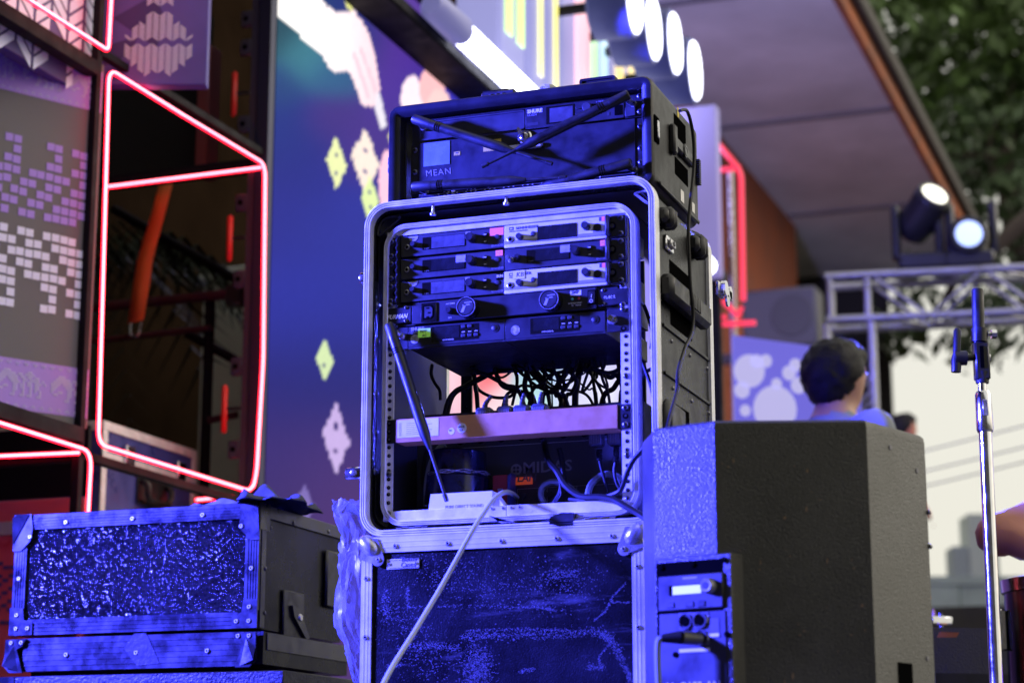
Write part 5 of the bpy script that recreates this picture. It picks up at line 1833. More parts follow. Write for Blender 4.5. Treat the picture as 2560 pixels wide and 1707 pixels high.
# carrying handle cut into the right side face
pa, pb = mp_[3], mp_[4]
su = (pb - pa).normalized()
sn = Vector((su.y, -su.x, 0))
q = oP(2263, 1680, pa, sn)
d = (q - pa).dot(su)
M_ = Matrix(((su.x, sn.x, 0, pa.x), (su.y, sn.y, 0, pa.y), (0, 0, 1, 0), (0, 0, 0, 1)))
part('handle_recess', G().box(d - .045, d + .045, -.05, .0012, q.z - .06, q.z + .036, .022, M_), m_hole, t)
for (px, py) in ((2225, 1118), (2292, 1176), (2318, 1645)):
    q = oP(px, py, pa, sn)
    part('bolt', G().lathe((q.x, q.y, q.z), sn, [(0, .0045), (.0015, .004)], 10), m_dsteel, t)
g = G()
for (px, py, l) in ((2318, 1280, .006), (2322, 1365, .006)):
    q = oP(px, py, pa, sn)
    g.cyl(q, q + su * .006, .004, n=8)
part('grille_bolt', g, m_dsteel, t)

# ================================================================== microphone stand
DM = 4.5


def mpix(px, py):
    return PD(px, py, DM)


top = mpix(2445, 715)
bot = mpix(2500, 1900)
axm = (top - bot).normalized()
t = thing('microphone_stand', 'chrome microphone stand with black clutch and grip, beside the loudspeaker', 'mic stand', (bot.x, bot.y, STAGE))


def seg(p0, p1, r0, r1=None, n=18):
    return G().cyl(mpix(*p0), mpix(*p1), r0, r1, n)


part('grip', G().lathe(mpix(2446, 822), mpix(2444, 715) - mpix(2446, 822), [(0, .0125), (.012, .0138), (.088, .0138), (.092, .0125)], 20), m_black, t)
part('neck', seg((2446, 822), (2446, 860), .0115), m_black, t)
cl = part('clutch_body', G().box(-.0165, .0165, -.015, .015, -.052, .036, .004, Matrix.Translation(mpix(2453, 895)) @ Matrix.Rotation(YAW, 4, 'Z')), m_black, t)
part('clutch_collar', seg((2449, 822), (2449, 855), .0185), m_black, t)
part('clutch_foot', seg((2455, 930), (2456, 958), .0165, .0145), m_black, t)
part('clutch_slot', G().box(-.004, .004, -.0165, -.0148, -.03, .02, 0, Matrix.Translation(mpix(2451, 890)) @ Matrix.Rotation(YAW, 4, 'Z')), m_hole, cl)
a = mpix(2470, 835)
part('thumb_screw', G().cyl(a, mpix(2480, 835), .005, n=10), m_steel, t)
part('thumb_screw_head', G().lathe(mpix(2478, 835), RT, [(0, .011), (.011, .0115)], 8), m_chrome, t, angle=20)
part('clamp_pin', G().cyl(mpix(2412, 895), mpix(2440, 893), .0075, n=12), m_black, t)
hd = G().lathe(mpix(2390, 930), mpix(2394, 812) - mpix(2390, 930), [(0, .011), (.03, .012), (.045, .0085), (.095, .0088), (.101, .005)], 16)
part('clamp_lever', hd, m_black, t)
part('clamp_hub', seg((2386, 895), (2416, 895), .0165), m_black, t)
part('bolt_head', G().lathe(mpix(2469, 893), RT, [(0, .009), (.006, .007)], 12), m_steel, t)
part('upper_tube', seg((2455, 950), (2461, 1120), .0095), m_chrome, t)
part('sleeve', G().lathe(mpix(2463, 1080), mpix(2457, 978) - mpix(2463, 1080), [(0, .0170), (.005, .0188), (.085, .0180), (.092, .0150)], 22), m_chrome, t)
part('sleeve_badge', G().box(-.006, .006, -.0195, -.0175, -.018, .018, .001, Matrix.Translation(mpix(2459, 1022)) @ Matrix.Rotation(YAW, 4, 'Z')), m_steel, t)
part('main_tube', G().cyl(mpix(2463, 1080), mpix(2500, 1900), .0145, .0150, 22), m_chrome, t)
bz = mpix(2500, 1900)
for k in range(3):
    a = 2.1 * k + .4
    part('leg', G().tube([(bz.x, bz.y, bz.z + .02), (bz.x + .16 * math.cos(a), bz.y + .16 * math.sin(a), STAGE + .10), (bz.x + .30 * math.cos(a), bz.y + .30 * math.sin(a), STAGE + .012)], .009, sub=4), m_black, t)
part('post', G().cyl((bz.x, bz.y, STAGE + .08), (bz.x, bz.y, bz.z), .0150, n=16), m_chrome, t)

# ================================================================== unseen houses added behind the viewer to dim the front light
for k, (xa, xb, hh, lab) in enumerate(((-30, -9, 13, 'tall grey house added unseen behind the viewer for shade, leftmost'), (-9, 4, 15, 'highest grey house added unseen straight behind the viewer for shade'), (4, 13, 11, 'low grey house added unseen behind the viewer for shade'))):
    t = thing('house', lab, 'house', ((xa + xb) / 2, -9, 0))
    part('wall', G().box(xa, xb - .05, -17, -9, 0, hh), mat('house_plaster', (.10, .095, .09), .9, var=(.7, .2)), t, smooth=False)
    part('roof', G().box(xa - .3, xb + .2, -17.3, -8.4, hh, hh + .3), mat('house_roof', (.07, .05, .045), .9), t, smooth=False)
    for i in range(int((xb - xa) / 2.6)):
        for j in range(int(hh / 3.2)):
            wx, wz = xa + 1.0 + i * 2.6, 1.2 + j * 3.2
            wn = part('window', G().box(wx, wx + 1.1, -8.995, -8.93, wz, wz + 1.5), m_paper, t, smooth=False)
            part('pane', G().box(wx + .08, wx + 1.02, -8.93, -8.92, wz + .08, wz + 1.42), m_gloss, wn, smooth=False)

# ================================================================== LED wall
XW = -3.18
LEDT = 4.835
nc, nr = 330, 230
pxs = np.linspace(676, 1800, nc)
ys = np.array([oX(float(px), 700, XW).y for px in pxs])
zsv = np.linspace(1.55, LEDT, nr)
YY, ZZ = np.meshgrid(ys, zsv)


def project(X, Y, Z):
    dx, dy, dz = X - CAM.x, Y - CAM.y, Z - CAM.z
    k = dx * FW.x + dy * FW.y + dz * FW.z
    return 1280 + FPX * (dx * RT.x + dy * RT.y) / k, 853.5 - FPX * (dx * UP.x + dy * UP.y + dz * UP.z) / k


PXX, PYY = project(XW, YY, ZZ)


def lin(c):
    c = np.array(c, float) / 255
    return np.where(c <= .04045, c / 12.92, ((c + .055) / 1.055) ** 2.4)


img = np.zeros(PXX.shape + (3,))
wsum = np.zeros(PXX.shape)
# the moving colour field of the picture on the screen: soft blobs (x, y, radius, colour)
blobs = [(690, 60, 70, (40, 80, 100)), (770, 140, 55, (70, 140, 160)), (825, 190, 45, (55, 105, 155)), (700, 220, 45, (45, 80, 140)), (900, 60, 70, (40, 60, 130)), (1000, 60, 80, (95, 58, 165)),
         (1060, 180, 80, (88, 56, 170)), (1160, 230, 90, (45, 45, 175)), (1250, 250, 90, (50, 60, 200)), (700, 330, 90, (40, 60, 150)), (820, 300, 50, (80, 56, 150)), (900, 380, 60, (84, 58, 160)),
         (760, 420, 90, (45, 50, 155)), (700, 560, 120, (48, 55, 170)), (850, 560, 100, (52, 60, 185)), (700, 760, 120, (50, 60, 200)), (850, 760, 120, (52, 60, 195)),
         (700, 960, 120, (45, 48, 160)), (850, 960, 120, (48, 50, 160)), (690, 1130, 110, (78, 58, 160)), (830, 1150, 110, (95, 65, 165)), (700, 1280, 120, (80, 60, 150)), (850, 1290, 120, (110, 70, 160)),
         (1140, 950, 40, (255, 205, 220)), (1200, 960, 34, (235, 120, 130)), (1235, 930, 34, (255, 90, 90)), (1255, 1000, 40, (255, 215, 225)), (1310, 960, 40, (170, 215, 230)), (1360, 940, 45, (150, 190, 225)),
         (1330, 1010, 40, (190, 235, 215)), (1430, 980, 50, (215, 215, 255)), (1490, 930, 45, (190, 190, 255)), (1520, 960, 40, (250, 250, 255)), (1580, 950, 50, (190, 185, 255)), (1640, 700, 120, (150, 140, 250)), (1620, 950, 60, (150, 140, 245))]
for bx_, by_, br, bc in blobs:
    q = np.exp(-((PXX - bx_) ** 2 + (PYY - by_) ** 2) / (2 * (br * .75) ** 2)) + 1e-9
    img += q[..., None] * lin(bc)
    wsum += q
img /= wsum[..., None]
img *= np.where(PXX > 1080, 1.1, np.clip(.84 - (PYY - 250) / 2600, .52, 1))[..., None]


def inpoly(poly):
    ins = np.zeros(PXX.shape, bool)
    j = len(poly) - 1
    for i in range(len(poly)):
        xi, yi = poly[i]
        xj, yj = poly[j]
        c = ((yi > PYY) != (yj > PYY)) & (PXX < (xj - xi) * (PYY - yi) / (yj - yi + 1e-9) + xi)
        ins ^= c
        j = i
    return ins


zh = zm(640, 0, 2.45)
hand = [zh(*p) for p in ((95, -20), (400, -20), (430, 40), (490, 75), (560, 72), (600, 70), (650, 130), (700, 230), (730, 350), (750, 480), (760, 550), (735, 580), (725, 650), (705, 662), (690, 640), (670, 650), (645, 640), (620, 560), (590, 480), (555, 430), (500, 445), (450, 420), (410, 350), (300, 250), (95, 60))]
m_ = inpoly(hand)
tt = np.clip((PXX - 760) / 180, 0, 1)[..., None]
img[m_] = ((1 - tt) * np.array([1.35, 1.30, 1.25]) + tt * np.array([1.15, .82, .90]))[m_]
for a_, b_ in (((640, 300), (735, 560)), ((600, 330), (690, 600))):
    p0, p1 = np.array(zh(*a_)), np.array(zh(*b_))
    dv = p1 - p0
    tq = np.clip(((PXX - p0[0]) * dv[0] + (PYY - p0[1]) * dv[1]) / (dv @ dv), 0, 1)
    dd = np.hypot(PXX - p0[0] - tq * dv[0], PYY - p0[1] - tq * dv[1])
    mm_ = (dd < 3.5) & m_
    img[mm_] = np.array([1.05, .66, .78])
img[inpoly([zh(*p) for p in ((740, 570), (765, 590), (800, 770), (785, 790), (760, 780), (725, 650))])] = (.95, .9, 1.0)
img[inpoly([zh(*p) for p in ((540, -10), (580, -10), (600, 70), (565, 70))])] = (.9, .9, .3)
for (cx, cy, ax_, ay_, cc) in ((955, 610, 68, 145, (1.2, .95, 1.05)), (1080, 540, 80, 140, (1.15, .60, .62)), (1120, 640, 70, 90, (1.15, .72, .7)), (810, 1120, 60, 200, (1.15, .66, .85)), (1095, 262, 20, 28, (.8, .75, 1.0))):
    x_, y_ = zh(cx, cy)
    img[((PXX - x_) / (ax_ / 2.45)) ** 2 + ((PYY - y_) / (ay_ / 2.45)) ** 2 < 1] = cc


def diamond(cx, cy, hw, hh, col, holes=True, steps=6):
    dx = np.abs(PXX - cx) / hw
    dy = np.abs(PYY + (PXX - cx) * -.35 - cy) / hh
    qx = np.ceil(dx * steps) / steps
    m1 = (qx + np.ceil(dy * steps * 2) / (steps * 2)) <= 1.12
    if holes:
        m1 &= ~((np.abs(dy - .33) < .07) & (dx < .16))
    img[m1] = col


for (cx, cy, hw, hh, cc) in ((841, 408, 26, 68, (.95, 1.0, .50)), (913, 402, 36, 82, (1.1, .92, .80)), (985, 345, 14, 45, (.85, .8, .4)), (925, 500, 22, 62, (.85, 1.0, .45)), (811, 898, 22, 55, (.72, .88, .48)), (840, 1095, 34, 92, (.62, .46, .85)), (762, 1260, 26, 50, (.22, .16, .5))):
    diamond(cx, cy, hw, hh, cc)
rs = np.random.RandomState(3)
img *= (1 + .06 * (rs.rand(*img.shape[:2]) - .5))[..., None]
vs = [(XW, float(y_), float(z_)) for z_ in zsv for y_ in ys]
fs = [(j * nc + i, j * nc + i + 1, (j + 1) * nc + i + 1, (j + 1) * nc + i) for j in range(nr - 1) for i in range(nc - 1)]
t = thing('led_screen', 'huge glowing blue screen showing a painting hand behind the cases', 'screen', (XW, float(ys[0]), 1.55))
o = part('screen_face', G().add(vs, fs), None, t, smooth=False, fix=False)
o.data.materials.clear()
ml = bpy.data.materials.new('led_picture')
ml.use_nodes = True
tt_ = ml.node_tree
bs = tt_.nodes['Principled BSDF']
bs.inputs['Base Color'].default_value = (.02, .02, .02, 1)
bs.inputs['Roughness'].default_value = .9
bs.inputs['Specular IOR Level'].default_value = 0.0
at = tt_.nodes.new('ShaderNodeAttribute')
at.attribute_name = 'picture'
tt_.links.new(at.outputs['Color'], bs.inputs['Emission Color'])
bs.inputs['Emission Strength'].default_value = 1.0
o.data.materials.append(ml)
ca_ = o.data.color_attributes.new('picture', 'FLOAT_COLOR', 'POINT')
flat = np.ones((nr * nc, 4), np.float32)
flat[:, :3] = img.reshape(-1, 3)
ca_.data.foreach_set('color', flat.ravel())
m_set = mat('set_black', (.006, .005, .008), .7, var=(10, .2), spec=.2)
part('cabinet', G().box(XW - .05, XW - .006, float(ys[0]), float(ys[-1]), 1.5, LEDT), m_set, t, smooth=False)
part('top_edge', G().box(XW - .11, XW + .03, float(ys[0]), float(ys[-1]) + .1, LEDT + .001, LEDT + .10), m_set, t)
part('side_post', G().box(XW - .05, XW - .002, float(ys[0]) - .045, float(ys[0]) - .002, 1.4, LEDT + .4), mat('post_blue', (.05, .05, .10), .35, metal=.4), t)
# cabinet end frame with tabs and red clamps
yk = float(ys[0]) - .03
g = G().box(XW - .080, XW - .055, yk - .01, yk + .02, 1.5, LEDT + .5)
fr_ = part('end_frame', g, mat('frame_steel', (.10, .09, .13), .4, metal=.4), t)
for yd in (45, 110, 285, 465, 640, 840, 1030):
    p = oY(*dsp(568, yd), yk)
    tb = part('lug', G().box(XW - .130, XW - .0805, yk - .008, yk + .012, p.z - .032, p.z + .032, .006), MATS['frame_steel'], t)
    part('lug_hole', G().lathe((XW - .108, yk - .0085, p.z), (0, -1, 0), [(0, .010), (.002, .009)], 12), m_hole, tb)
m_redp = mat('red_plastic', (.8, .03, .02), .35)
for yd in (220, 550, 940):
    p = oY(*dsp(546, yd), yk)
    part('clamp_handle', G().box(XW - .150, XW - .128, yk - .03, yk - .01, p.z - .085, p.z + .085, .008), m_redp, t)
    part('clamp_pin', G().box(XW - .128, XW - .08, yk - .022, yk - .012, p.z - .006, p.z + .006), m_dsteel, t)

# ================================================================== neon frames of the set
m_neon = glow('neon_pink', (1.0, .30, .40), 4.5, (.2, .1, .1))
m_sleeve = glow('neon_sleeve', (1.0, .008, .028), 7.0, (.2, .03, .04))
m_neonred = glow('neon_red', (1.0, .045, .11), 1.25, (.15, .03, .04))
Ya, Yb = 5.165, 6.20
za, zb_ = 3.697, 2.551


def bar(name, p0, p1, s, m, parent):
    p0, p1 = Vector(p0), Vector(p1)
    d = p1 - p0
    q = d.to_track_quat('Z', 'Y').to_matrix().to_4x4()
    return part(name, G().box(-s / 2, s / 2, -s / 2, s / 2, 0, d.length, .002, Matrix.Translation(p0) @ q), m, parent)


def tube_part(name, pts, r, m, parent, sub=1):
    if m is m_neon:
        pts = [Vector(p) for p in pts]
        o_ = part(name, G().tube(pts, r * 1.35, n=10, sub=sub), m_sleeve, parent)
        part('hot_core', G().tube([p + Vector((.0050, -.0058, 0)) for p in pts], r * .72, n=10, sub=sub), m, o_)
        return o_
    return part(name, G().tube(pts, r, n=10, sub=sub), m, parent)


def rounded(pts, r=.045, k=5):
    outp = []
    for i, p in enumerate(pts):
        p = Vector(p)
        if 0 < i < len(pts) - 1:
            a, b = Vector(pts[i - 1]), Vector(pts[i + 1])
            d0, d1 = (a - p).normalized(), (b - p).normalized()
            for j in range(k + 1):
                s_ = j / k
                outp.append((p + d0 * r) * (1 - s_) ** 2 + p * 2 * s_ * (1 - s_) + (p + d1 * r) * s_ * s_)
        else:
            outp.append(p)
    return outp


XN = XW + .02
t = thing('neon_frame', 'big black steel box frame outlined in pink neon, behind the pebbled case', 'neon frame', (XW, Ya, zb_))
YL = oX(240, 640, XW).y
for a, b in (((XW - .03, YL, za + .05), (XW - .03, Yb + .02, za + .06)), ((XW - .03, YL, 1.4), (XW - .03, YL, 4.6)), ((XW - .03, YL, zb_ - .05), (XW - .03, Yb + .06, zb_ - .05)), ((XW - .03, Yb + .04, zb_ - .05), (XW - .03, Yb + .04, za + .05))):
    bar('frame_bar', a, b, .026, m_set, t)
TRc = (XN, Yb, za)
nq = lambda px, py: oX(px, py, XN)
tube_part('neon_tube', rounded([nq(460, 291), nq(662, 412), nq(657, 900), nq(640, 1190), nq(628, 1229), nq(245, 1111), nq(272, 174), nq(460, 291)]), .0050, m_neon, t)
e = oY(*dsp(247, 430), Yb + .01)
tube_part('neon_tube', [oY(652, 420, Yb), (e.x, Yb + .01, e.z)], .0050, m_neon, t)
bar('frame_bar', (XW - .06, Yb + .02, za + .02), (e.x, Yb + .03, za + .02), .045, m_set, t)
tube_part('neon_tube', [oY(*dsp(450, 1148), Yb + .02), oY(*dsp(535, 1140), Yb + .02)], .0050, m_neon, t)

pc_ = oX(256, 131, XW)
t = thing('neon_frame', 'pink neon frame cut off by the top left corner of the picture', 'neon frame', (XW, pc_.y, pc_.z))
tube_part('neon_tube', rounded([(XN, pc_.y - .9, pc_.z), (XN, pc_.y, pc_.z), (XN, pc_.y + .015, pc_.z + .9)], .02), .0050, m_neon, t)
bar('frame_bar', (XW - .03, pc_.y - .95, pc_.z - .052), (XW - .03, pc_.y - .002, pc_.z - .052), .045, m_set, t)
pd_ = oX(*dsp(196, 1038), XW)
t = thing('neon_frame', 'pink neon frame low at the left edge above the red panel', 'neon frame', (XW, pd_.y, pd_.z))
tube_part('neon_tube', rounded([(XN, pd_.y - .7, pd_.z + .005), (XN, pd_.y, pd_.z), (XN, pd_.y - .02, 1.5)], .05), .0050, m_neon, t)
e = oY(*dsp(-40, 1052), pd_.y)
tube_part('neon_tube', [(XN - .03, pd_.y - .02, pd_.z - .005), (e.x, pd_.y - .02, e.z)], .0050, m_neon, t)
bar('frame_bar', (XW - .03, pd_.y - .9, pd_.z + .05), (XW - .03, pd_.y + .0, pd_.z + .05), .045, m_set, t)
bar('frame_bar', (e.x, pd_.y + .04, pd_.z + .0), (XW - .06, pd_.y + .04, pd_.z + .0), .04, m_set, t)

# printed set panels -------------------------------------------------
m_pgrey = mat('print_grey', (.13, .115, .125), .6, var=(3, .1))
m_pband = mat('print_lilac', (.42, .24, .75), .6)
m_psq = mat('print_violet', (.40, .24, .78), .6)
m_pwh = mat('print_white', (.80, .78, 1.0), .6)
m_pdark = mat('print_plum', (.09, .055, .22), .6)
P0 = oX(238, 600, -3.20)
ag = R(29)
pu = Vector((math.sin(ag), math.cos(ag), 0))
pn = Vector((math.cos(ag), -math.sin(ag), 0))
MP = Matrix(((pu.x, pn.x, 0, P0.x), (pu.y, pn.y, 0, P0.y), (0, 0, 1, 0), (0, 0, 0, 1)))


def ppx(x, y):
    q = oP(x, y, P0, pn)
    return (q - P0).dot(pu), q.z


t = thing('set_panel', 'grey panel printed with violet and white pixel animals at far left', 'panel', (P0.x, P0.y, 2.4))
_, ptop_ = ppx(232, 155)
_, pbot_ = ppx(205, 1070)
part('board', G().box(-1.1, .004, -.04, 0, pbot_, ptop_, .003, MP), m_pgrey, t)
_, b1t = ppx(232, 176)
_, b1b = ppx(230, 278)
_, b2t = ppx(204, 922)
_, b2b = ppx(204, 1045)
part('print_band', G().box(-1.1, -.001, 0, .0015, b1b, b1t, 0, MP), m_pband, t, smooth=False)
part('print_band', G().box(-1.1, -.001, 0, .0015, b2b, b2t, 0, MP), m_pband, t, smooth=False)
zr7 = zm(0, 40, 3.015)
zr8 = zm(0, 540, 2.8)
violet = [(630, 1060), (630, 1130), (628, 1205), (625, 1280), (618, 1355), (614, 1435), (610, 1510), (570, 1040), (565, 1190), (558, 1340), (552, 1415), (548, 1490), (545, 1556), (496, 1250), (490, 1400), (486, 1475), (482, 1545),
          (443, 1005), (440, 1080), (437, 1155), (435, 1235), (430, 1310), (424, 1460), (420, 1530), (383, 988), (378, 1140), (372, 1215), (368, 1295), (363, 1370), (358, 1520), (307, 1200), (302, 1350), (297, 1425),
          (247, 1185), (241, 1265), (233, 1410), (230, 1495), (178, 1250), (172, 1325), (165, 1478), (135, 928), (130, 1003), (125, 1082), (122, 1158), (106, 1302), (101, 1385), (70, 912), (62, 1062), (57, 1140), (52, 1217), (38, 1367), (33, 1450), (-8, 1130), (-12, 1210), (-15, 1290)]
white = [(558, 268), (555, 340), (553, 410), (549, 480), (546, 553), (543, 622), (541, 697), (503, 185), (500, 255), (497, 328), (494, 395), (488, 540), (483, 685), (447, 170), (444, 242), (440, 310), (432, 455), (388, 155), (385, 228), (375, 372), (373, 440), (369, 515), (365, 585), (362, 655),
         (326, 143), (318, 285), (318, 360), (313, 430), (310, 500), (305, 650), (263, 200), (260, 270), (252, 420), (207, 118), (203, 190), (200, 262), (196, 335), (194, 407), (147, 103), (138, 247), (137, 320), (81, 162), (79, 238), (76, 385), (74, 456), (72, 530), (69, 605), (25, 77), (20, 150), (18, 297), (17, 370), (15, 442), (12, 595), (-35, 140), (-36, 215)]
for nm, lst, zf, mm_ in (('print_violet', violet, zr7, m_psq), ('print_white', white, zr8, m_pwh)):
    g = G()
    for q in lst:
        u, z_ = ppx(*zf(*q))
        g.box(u - .0122, u + .0122, 0, .0015, z_ - .0115, z_ + .0115, 0, MP)
    part('print', g, mm_, t, smooth=False)
ele = ["....###.......##......",
       "...######.##.####.....",
       "..########.##.##.##...",
       ".####.####..##.####.#.",
       ".###...####.#.##.###.#",
       ".##.....##.##.##.##...",
       ".#..##..##.##..#.##...",
       "..##....##..#..#.#.#..",
       "........#...#..#...#..",
       ".......##..##.##..##.."]
g = G()
for (bt, bb) in ((b1t, b1b), (b2t, b2b)):
    h_ = bt - bb
    cw = h_ * .052
    for rep in range(6):
        for j, row in enumerate(ele):
            for i, ch in enumerate(row):
                if ch == '#':
                    u = -.02 - rep * cw * 23 - (22 - i) * cw + cw * 8
                    if u > -.004:
                        continue
                    z_ = bt - h_ * .24 - j * cw
                    g.box(u - cw * .42, u + cw * .42, .0016, .0028, z_ - cw * .42, z_ + cw * .42, 0, MP)
    for k in range(34):
        u = -.012 - k * cw * 3.6
        for z_, s_ in ((bt - h_ * .1, 1), (bb + h_ * .1, -1)):
            for (du, dz) in ((-1, 1), (0, 0), (1, 1)):
                g.box(u + du * cw * .6 - cw * .3, u + du * cw * .6 + cw * .3, .0016, .0028, z_ + s_ * dz * cw * .6 - cw * .3, z_ + s_ * dz * cw * .6 + cw * .3, 0, MP)
part('print', g, mat('print_pale', (.58, .48, .80), .6), t, smooth=False)


def herring(panel_M, u0, z0_, cols, cw, rh, prof, m, parent):
    g_ = G()
    for c in range(cols):
        lo, hi = prof(c)
        k = lo
        while k < hi:
            s_ = 1 if c % 2 else -1
            ua, ub = u0 + c * cw + cw * .08, u0 + (c + 1) * cw - cw * .08
            za_ = z0_ + k * rh
            d_ = s_ * cw * .32
            g_.add([panel_M @ Vector(v) for v in ((ua, .002, za_ - d_), (ub, .002, za_ + d_), (ub, .002, za_ + d_ + rh * .78), (ua, .002, za_ - d_ + rh * .78))], [(0, 1, 2, 3)])
            k += 1
    return part('print', g_, m, parent, smooth=False)


# panel facing the viewer with a chevron tree
DP = 6.05
c0 = PD(395, 215, DP)
MV = Matrix(((RT.x, -HD.x, 0, c0.x), (RT.y, -HD.y, 0, c0.y), (0, 0, 1, 0), (0, 0, 0, 1)))
t = thing('set_panel', 'violet panel with pale chevron tree print at top', 'panel', (c0.x, c0.y, c0.z))
rx = (PD(517, 150, DP) - c0).dot(RT)
lx_ = (PD(262, 150, DP) - c0).dot(RT)
zt_ = PD(395, 212, DP).z
part('board', G().box(lx_ - .1, rx, -.05, 0, zt_, zt_ + 1.2, .003, MV), mat('print_blueviolet', (.17, .12, .46), .5, var=(2, .15)), t)
part('print_shade', G().add([MV @ Vector(v) for v in ((lx_ + .02, .001, zt_ + .22), (lx_ + .15, .001, zt_ + .30), (lx_ + .19, .001, zt_ + .20), (lx_ + .16, .001, zt_ + .12))], [(0, 1, 2, 3)]), m_pdark, t, smooth=False)
part('print_shade', G().add([MV @ Vector(v) for v in ((lx_ - .02, .001, zt_ + .12), (lx_ + .10, .001, zt_ + .16), (lx_ + .08, .001, zt_ + .10), (lx_ - .02, .001, zt_ + .05))], [(0, 1, 2, 3)]), m_pdark, t, smooth=False)
q0 = (PD(*z_set(812, 300), DP) - c0).dot(RT)
cw = ((PD(*z_set(1260, 300), DP) - c0).dot(RT) - q0) / 10
zc_ = PD(*z_set(1040, 275), DP).z
rh = (PD(*z_set(1040, 275), DP).z - PD(*z_set(1040, 500), DP).z) / 10.5
pl1 = [0, 0, 0, 0, 0, 0, 0, 0, 0, 0]
low = [5.5, 7, 9, 10.5, 9.5, 9.5, 10.5, 9, 7, 5.5]
herring(MV, q0, zc_ - 11 * rh, 10, cw, rh, lambda c: (11 - int(low[c]), 10), m_pwh, t)
up_ = [2, 5, 6, 9, 9, 9, 9, 6, 5, 2]
herring(MV, q0, zc_ + .8 * rh, 10, cw, rh, lambda c: (0, int(up_[c] * .95)), m_pwh, t)
herring(MV, q0, zc_ + 11.5 * rh, 10, cw, rh, lambda c: (0, 3) if c in (3, 4, 5, 6) else (0, 0), m_pwh, t)
# top-left panel with big chevrons, inside the upper frame
P1_ = oX(250, 60, XW - .07)
MQ = Matrix(((0, 1, 0, P1_.x), (1, 0, 0, P1_.y), (0, 0, 1, 0), (0, 0, 0, 1)))
t = thing('set_panel', 'dark violet panel with large white chevrons behind the top left neon', 'panel', (P1_.x, P1_.y, pc_.z))
part('board', G().box(-1.2, -.01, -.04, 0, pc_.z - .12, pc_.z + 1.0, .003, MQ), m_pdark, t)
herring(MQ, -1.15, pc_.z - .11, 13, .088, .048, lambda c: (0, 22) if c % 4 != 2 else (3, 22), m_pwh, t)
# pink panel with sun and pixel border, low at the left
Y3 = 5.42
a = oY(*dsp(0, 1148), Y3)
b = oY(*dsp(196, 1136), Y3)
t = thing('set_panel', 'red-lit pink panel with sun emblem and pixel border at lower left', 'panel', ((a.x + b.x) / 2, Y3, 1.5))
part('board', G().box(a.x - .6, b.x, Y3, Y3 + .03, 1.45, a.z - .005, .003), mat('print_pinkred', (.85, .12, .16), .6, var=(2, .15)), t)
q = oY(*dsp(12, 1232), Y3)
g = G()
for k in range(22):
    aa = 2 * math.pi * k / 22
    g.add([(q.x + .022 * math.cos(aa + s_), Y3 - .002, q.z + .022 * math.sin(aa + s_)) for s_ in (-.10, .10)] + [(q.x + .055 * math.cos(aa), Y3 - .002, q.z + .055 * math.sin(aa))], [(0, 1, 2)])
part('print_sun', g, mat('print_red', (.6, .03, .03), .6), t, smooth=False)
g = G()
for (i, j) in [(0, 3), (1, 4), (2, 4), (0, 6), (1, 7), (2, 6), (0, 8), (2, 9), (1, 10), (0, 11), (2, 12), (3, 3), (3, 5), (3, 12), (2, 14), (3, 15), (1, 13), (0, 14), (2, 17), (3, 18), (3, 20), (1, 17), (0, 19)]:
    x, z_ = a.x + .005 + i * .022, q.z - .05 - j * .013
    g.box(x, x + .019, Y3 - .003, Y3 - .001, z_, z_ + .011)
part('print_pixels', g, m_pdark, t, smooth=False)
p = oY(*dsp(200, 1060), Y3)
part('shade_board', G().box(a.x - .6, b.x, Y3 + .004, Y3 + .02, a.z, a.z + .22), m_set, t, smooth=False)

# black backing board inside the big neon frame
e0, e1 = oY(*dsp(248, 210), Yb + .3), oY(*dsp(470, 400), Yb + .3)
t = thing('backing_board', 'matt black board behind the upper part of the big neon frame', 'board', (e0.x, Yb + .3, e1.z))
part('sheet', G().box(e0.x - .3, e1.x, Yb + .3, Yb + .33, e1.z, e0.z + .25), mat('dead_black', (.006, .006, .006), .9), t, smooth=False)
part('edge_flap', G().box(e1.x + .0005, e1.x + .05, Yb + .22, Yb + .31, e1.z - .03, e0.z + .1, .004), mat('flap_red', (.25, .06, .06), .5), t)

# ------------------------------------------------------------------ backstage: scaffold, strap, flight case, pillar, wall
YS = 6.55
m_pipe = mat('painted_pipe', (.10, .03, .04), .4, metal=.3, var=(10, .3))
t = thing('scaffold', 'dark red scaffold pipes seen through the big neon frame', 'scaffold', (oY(*dsp(475, 1130), YS).x, YS, STAGE))
for (a_, b_, r_) in (((200, 708), (600, 668), .019), ((200, 785), (485, 753), .012), ((480, 965), (545, 952), .013)):
    part('ledger', G().cyl(oY(*dsp(*a_), YS), oY(*dsp(*b_), YS), r_, n=12), m_pipe, t)
q = oY(*dsp(474, 690), YS)
part('standard', G().cyl((q.x, YS + .03, STAGE), (q.x, YS + .03, q.z + .02), .020, n=12), m_set, t)
part('brace', G().cyl(oY(*dsp(430, 765), YS + .05), oY(*dsp(580, 850), YS + .05), .018, n=10), m_set, t)
part('brace', G().cyl(oY(*dsp(260, 480), YS + .3), oY(*dsp(540, 640), YS + .3), .018, n=10), m_set, t)
p = oY(*dsp(548, 680), YS)
part('coupler', G().box(p.x - .04, p.x + .03, YS - .035, YS + .035, p.z - .04, p.z + .04, .008), m_dsteel, t)
g = G()
a_, b_, c_ = oY(*dsp(388, 400), 6.35), oY(*dsp(335, 600), 6.35), oY(*dsp(312, 742), 6.35)
w1 = .032
vs = []
for (p, w_, dy) in ((a_, .030, 0), (oY(*dsp(360, 500), 6.35), .030, .006), (b_, .033, -.004), (oY(*dsp(322, 670), 6.35), .034, .004), (c_, .032, 0)):
    vs += [(p.x - w_, 6.35 + dy, p.z), (p.x + w_, 6.35 + dy, p.z + .008)]
g.add(vs, [(2 * k, 2 * k + 1, 2 * k + 3, 2 * k + 2) for k in range(4)])
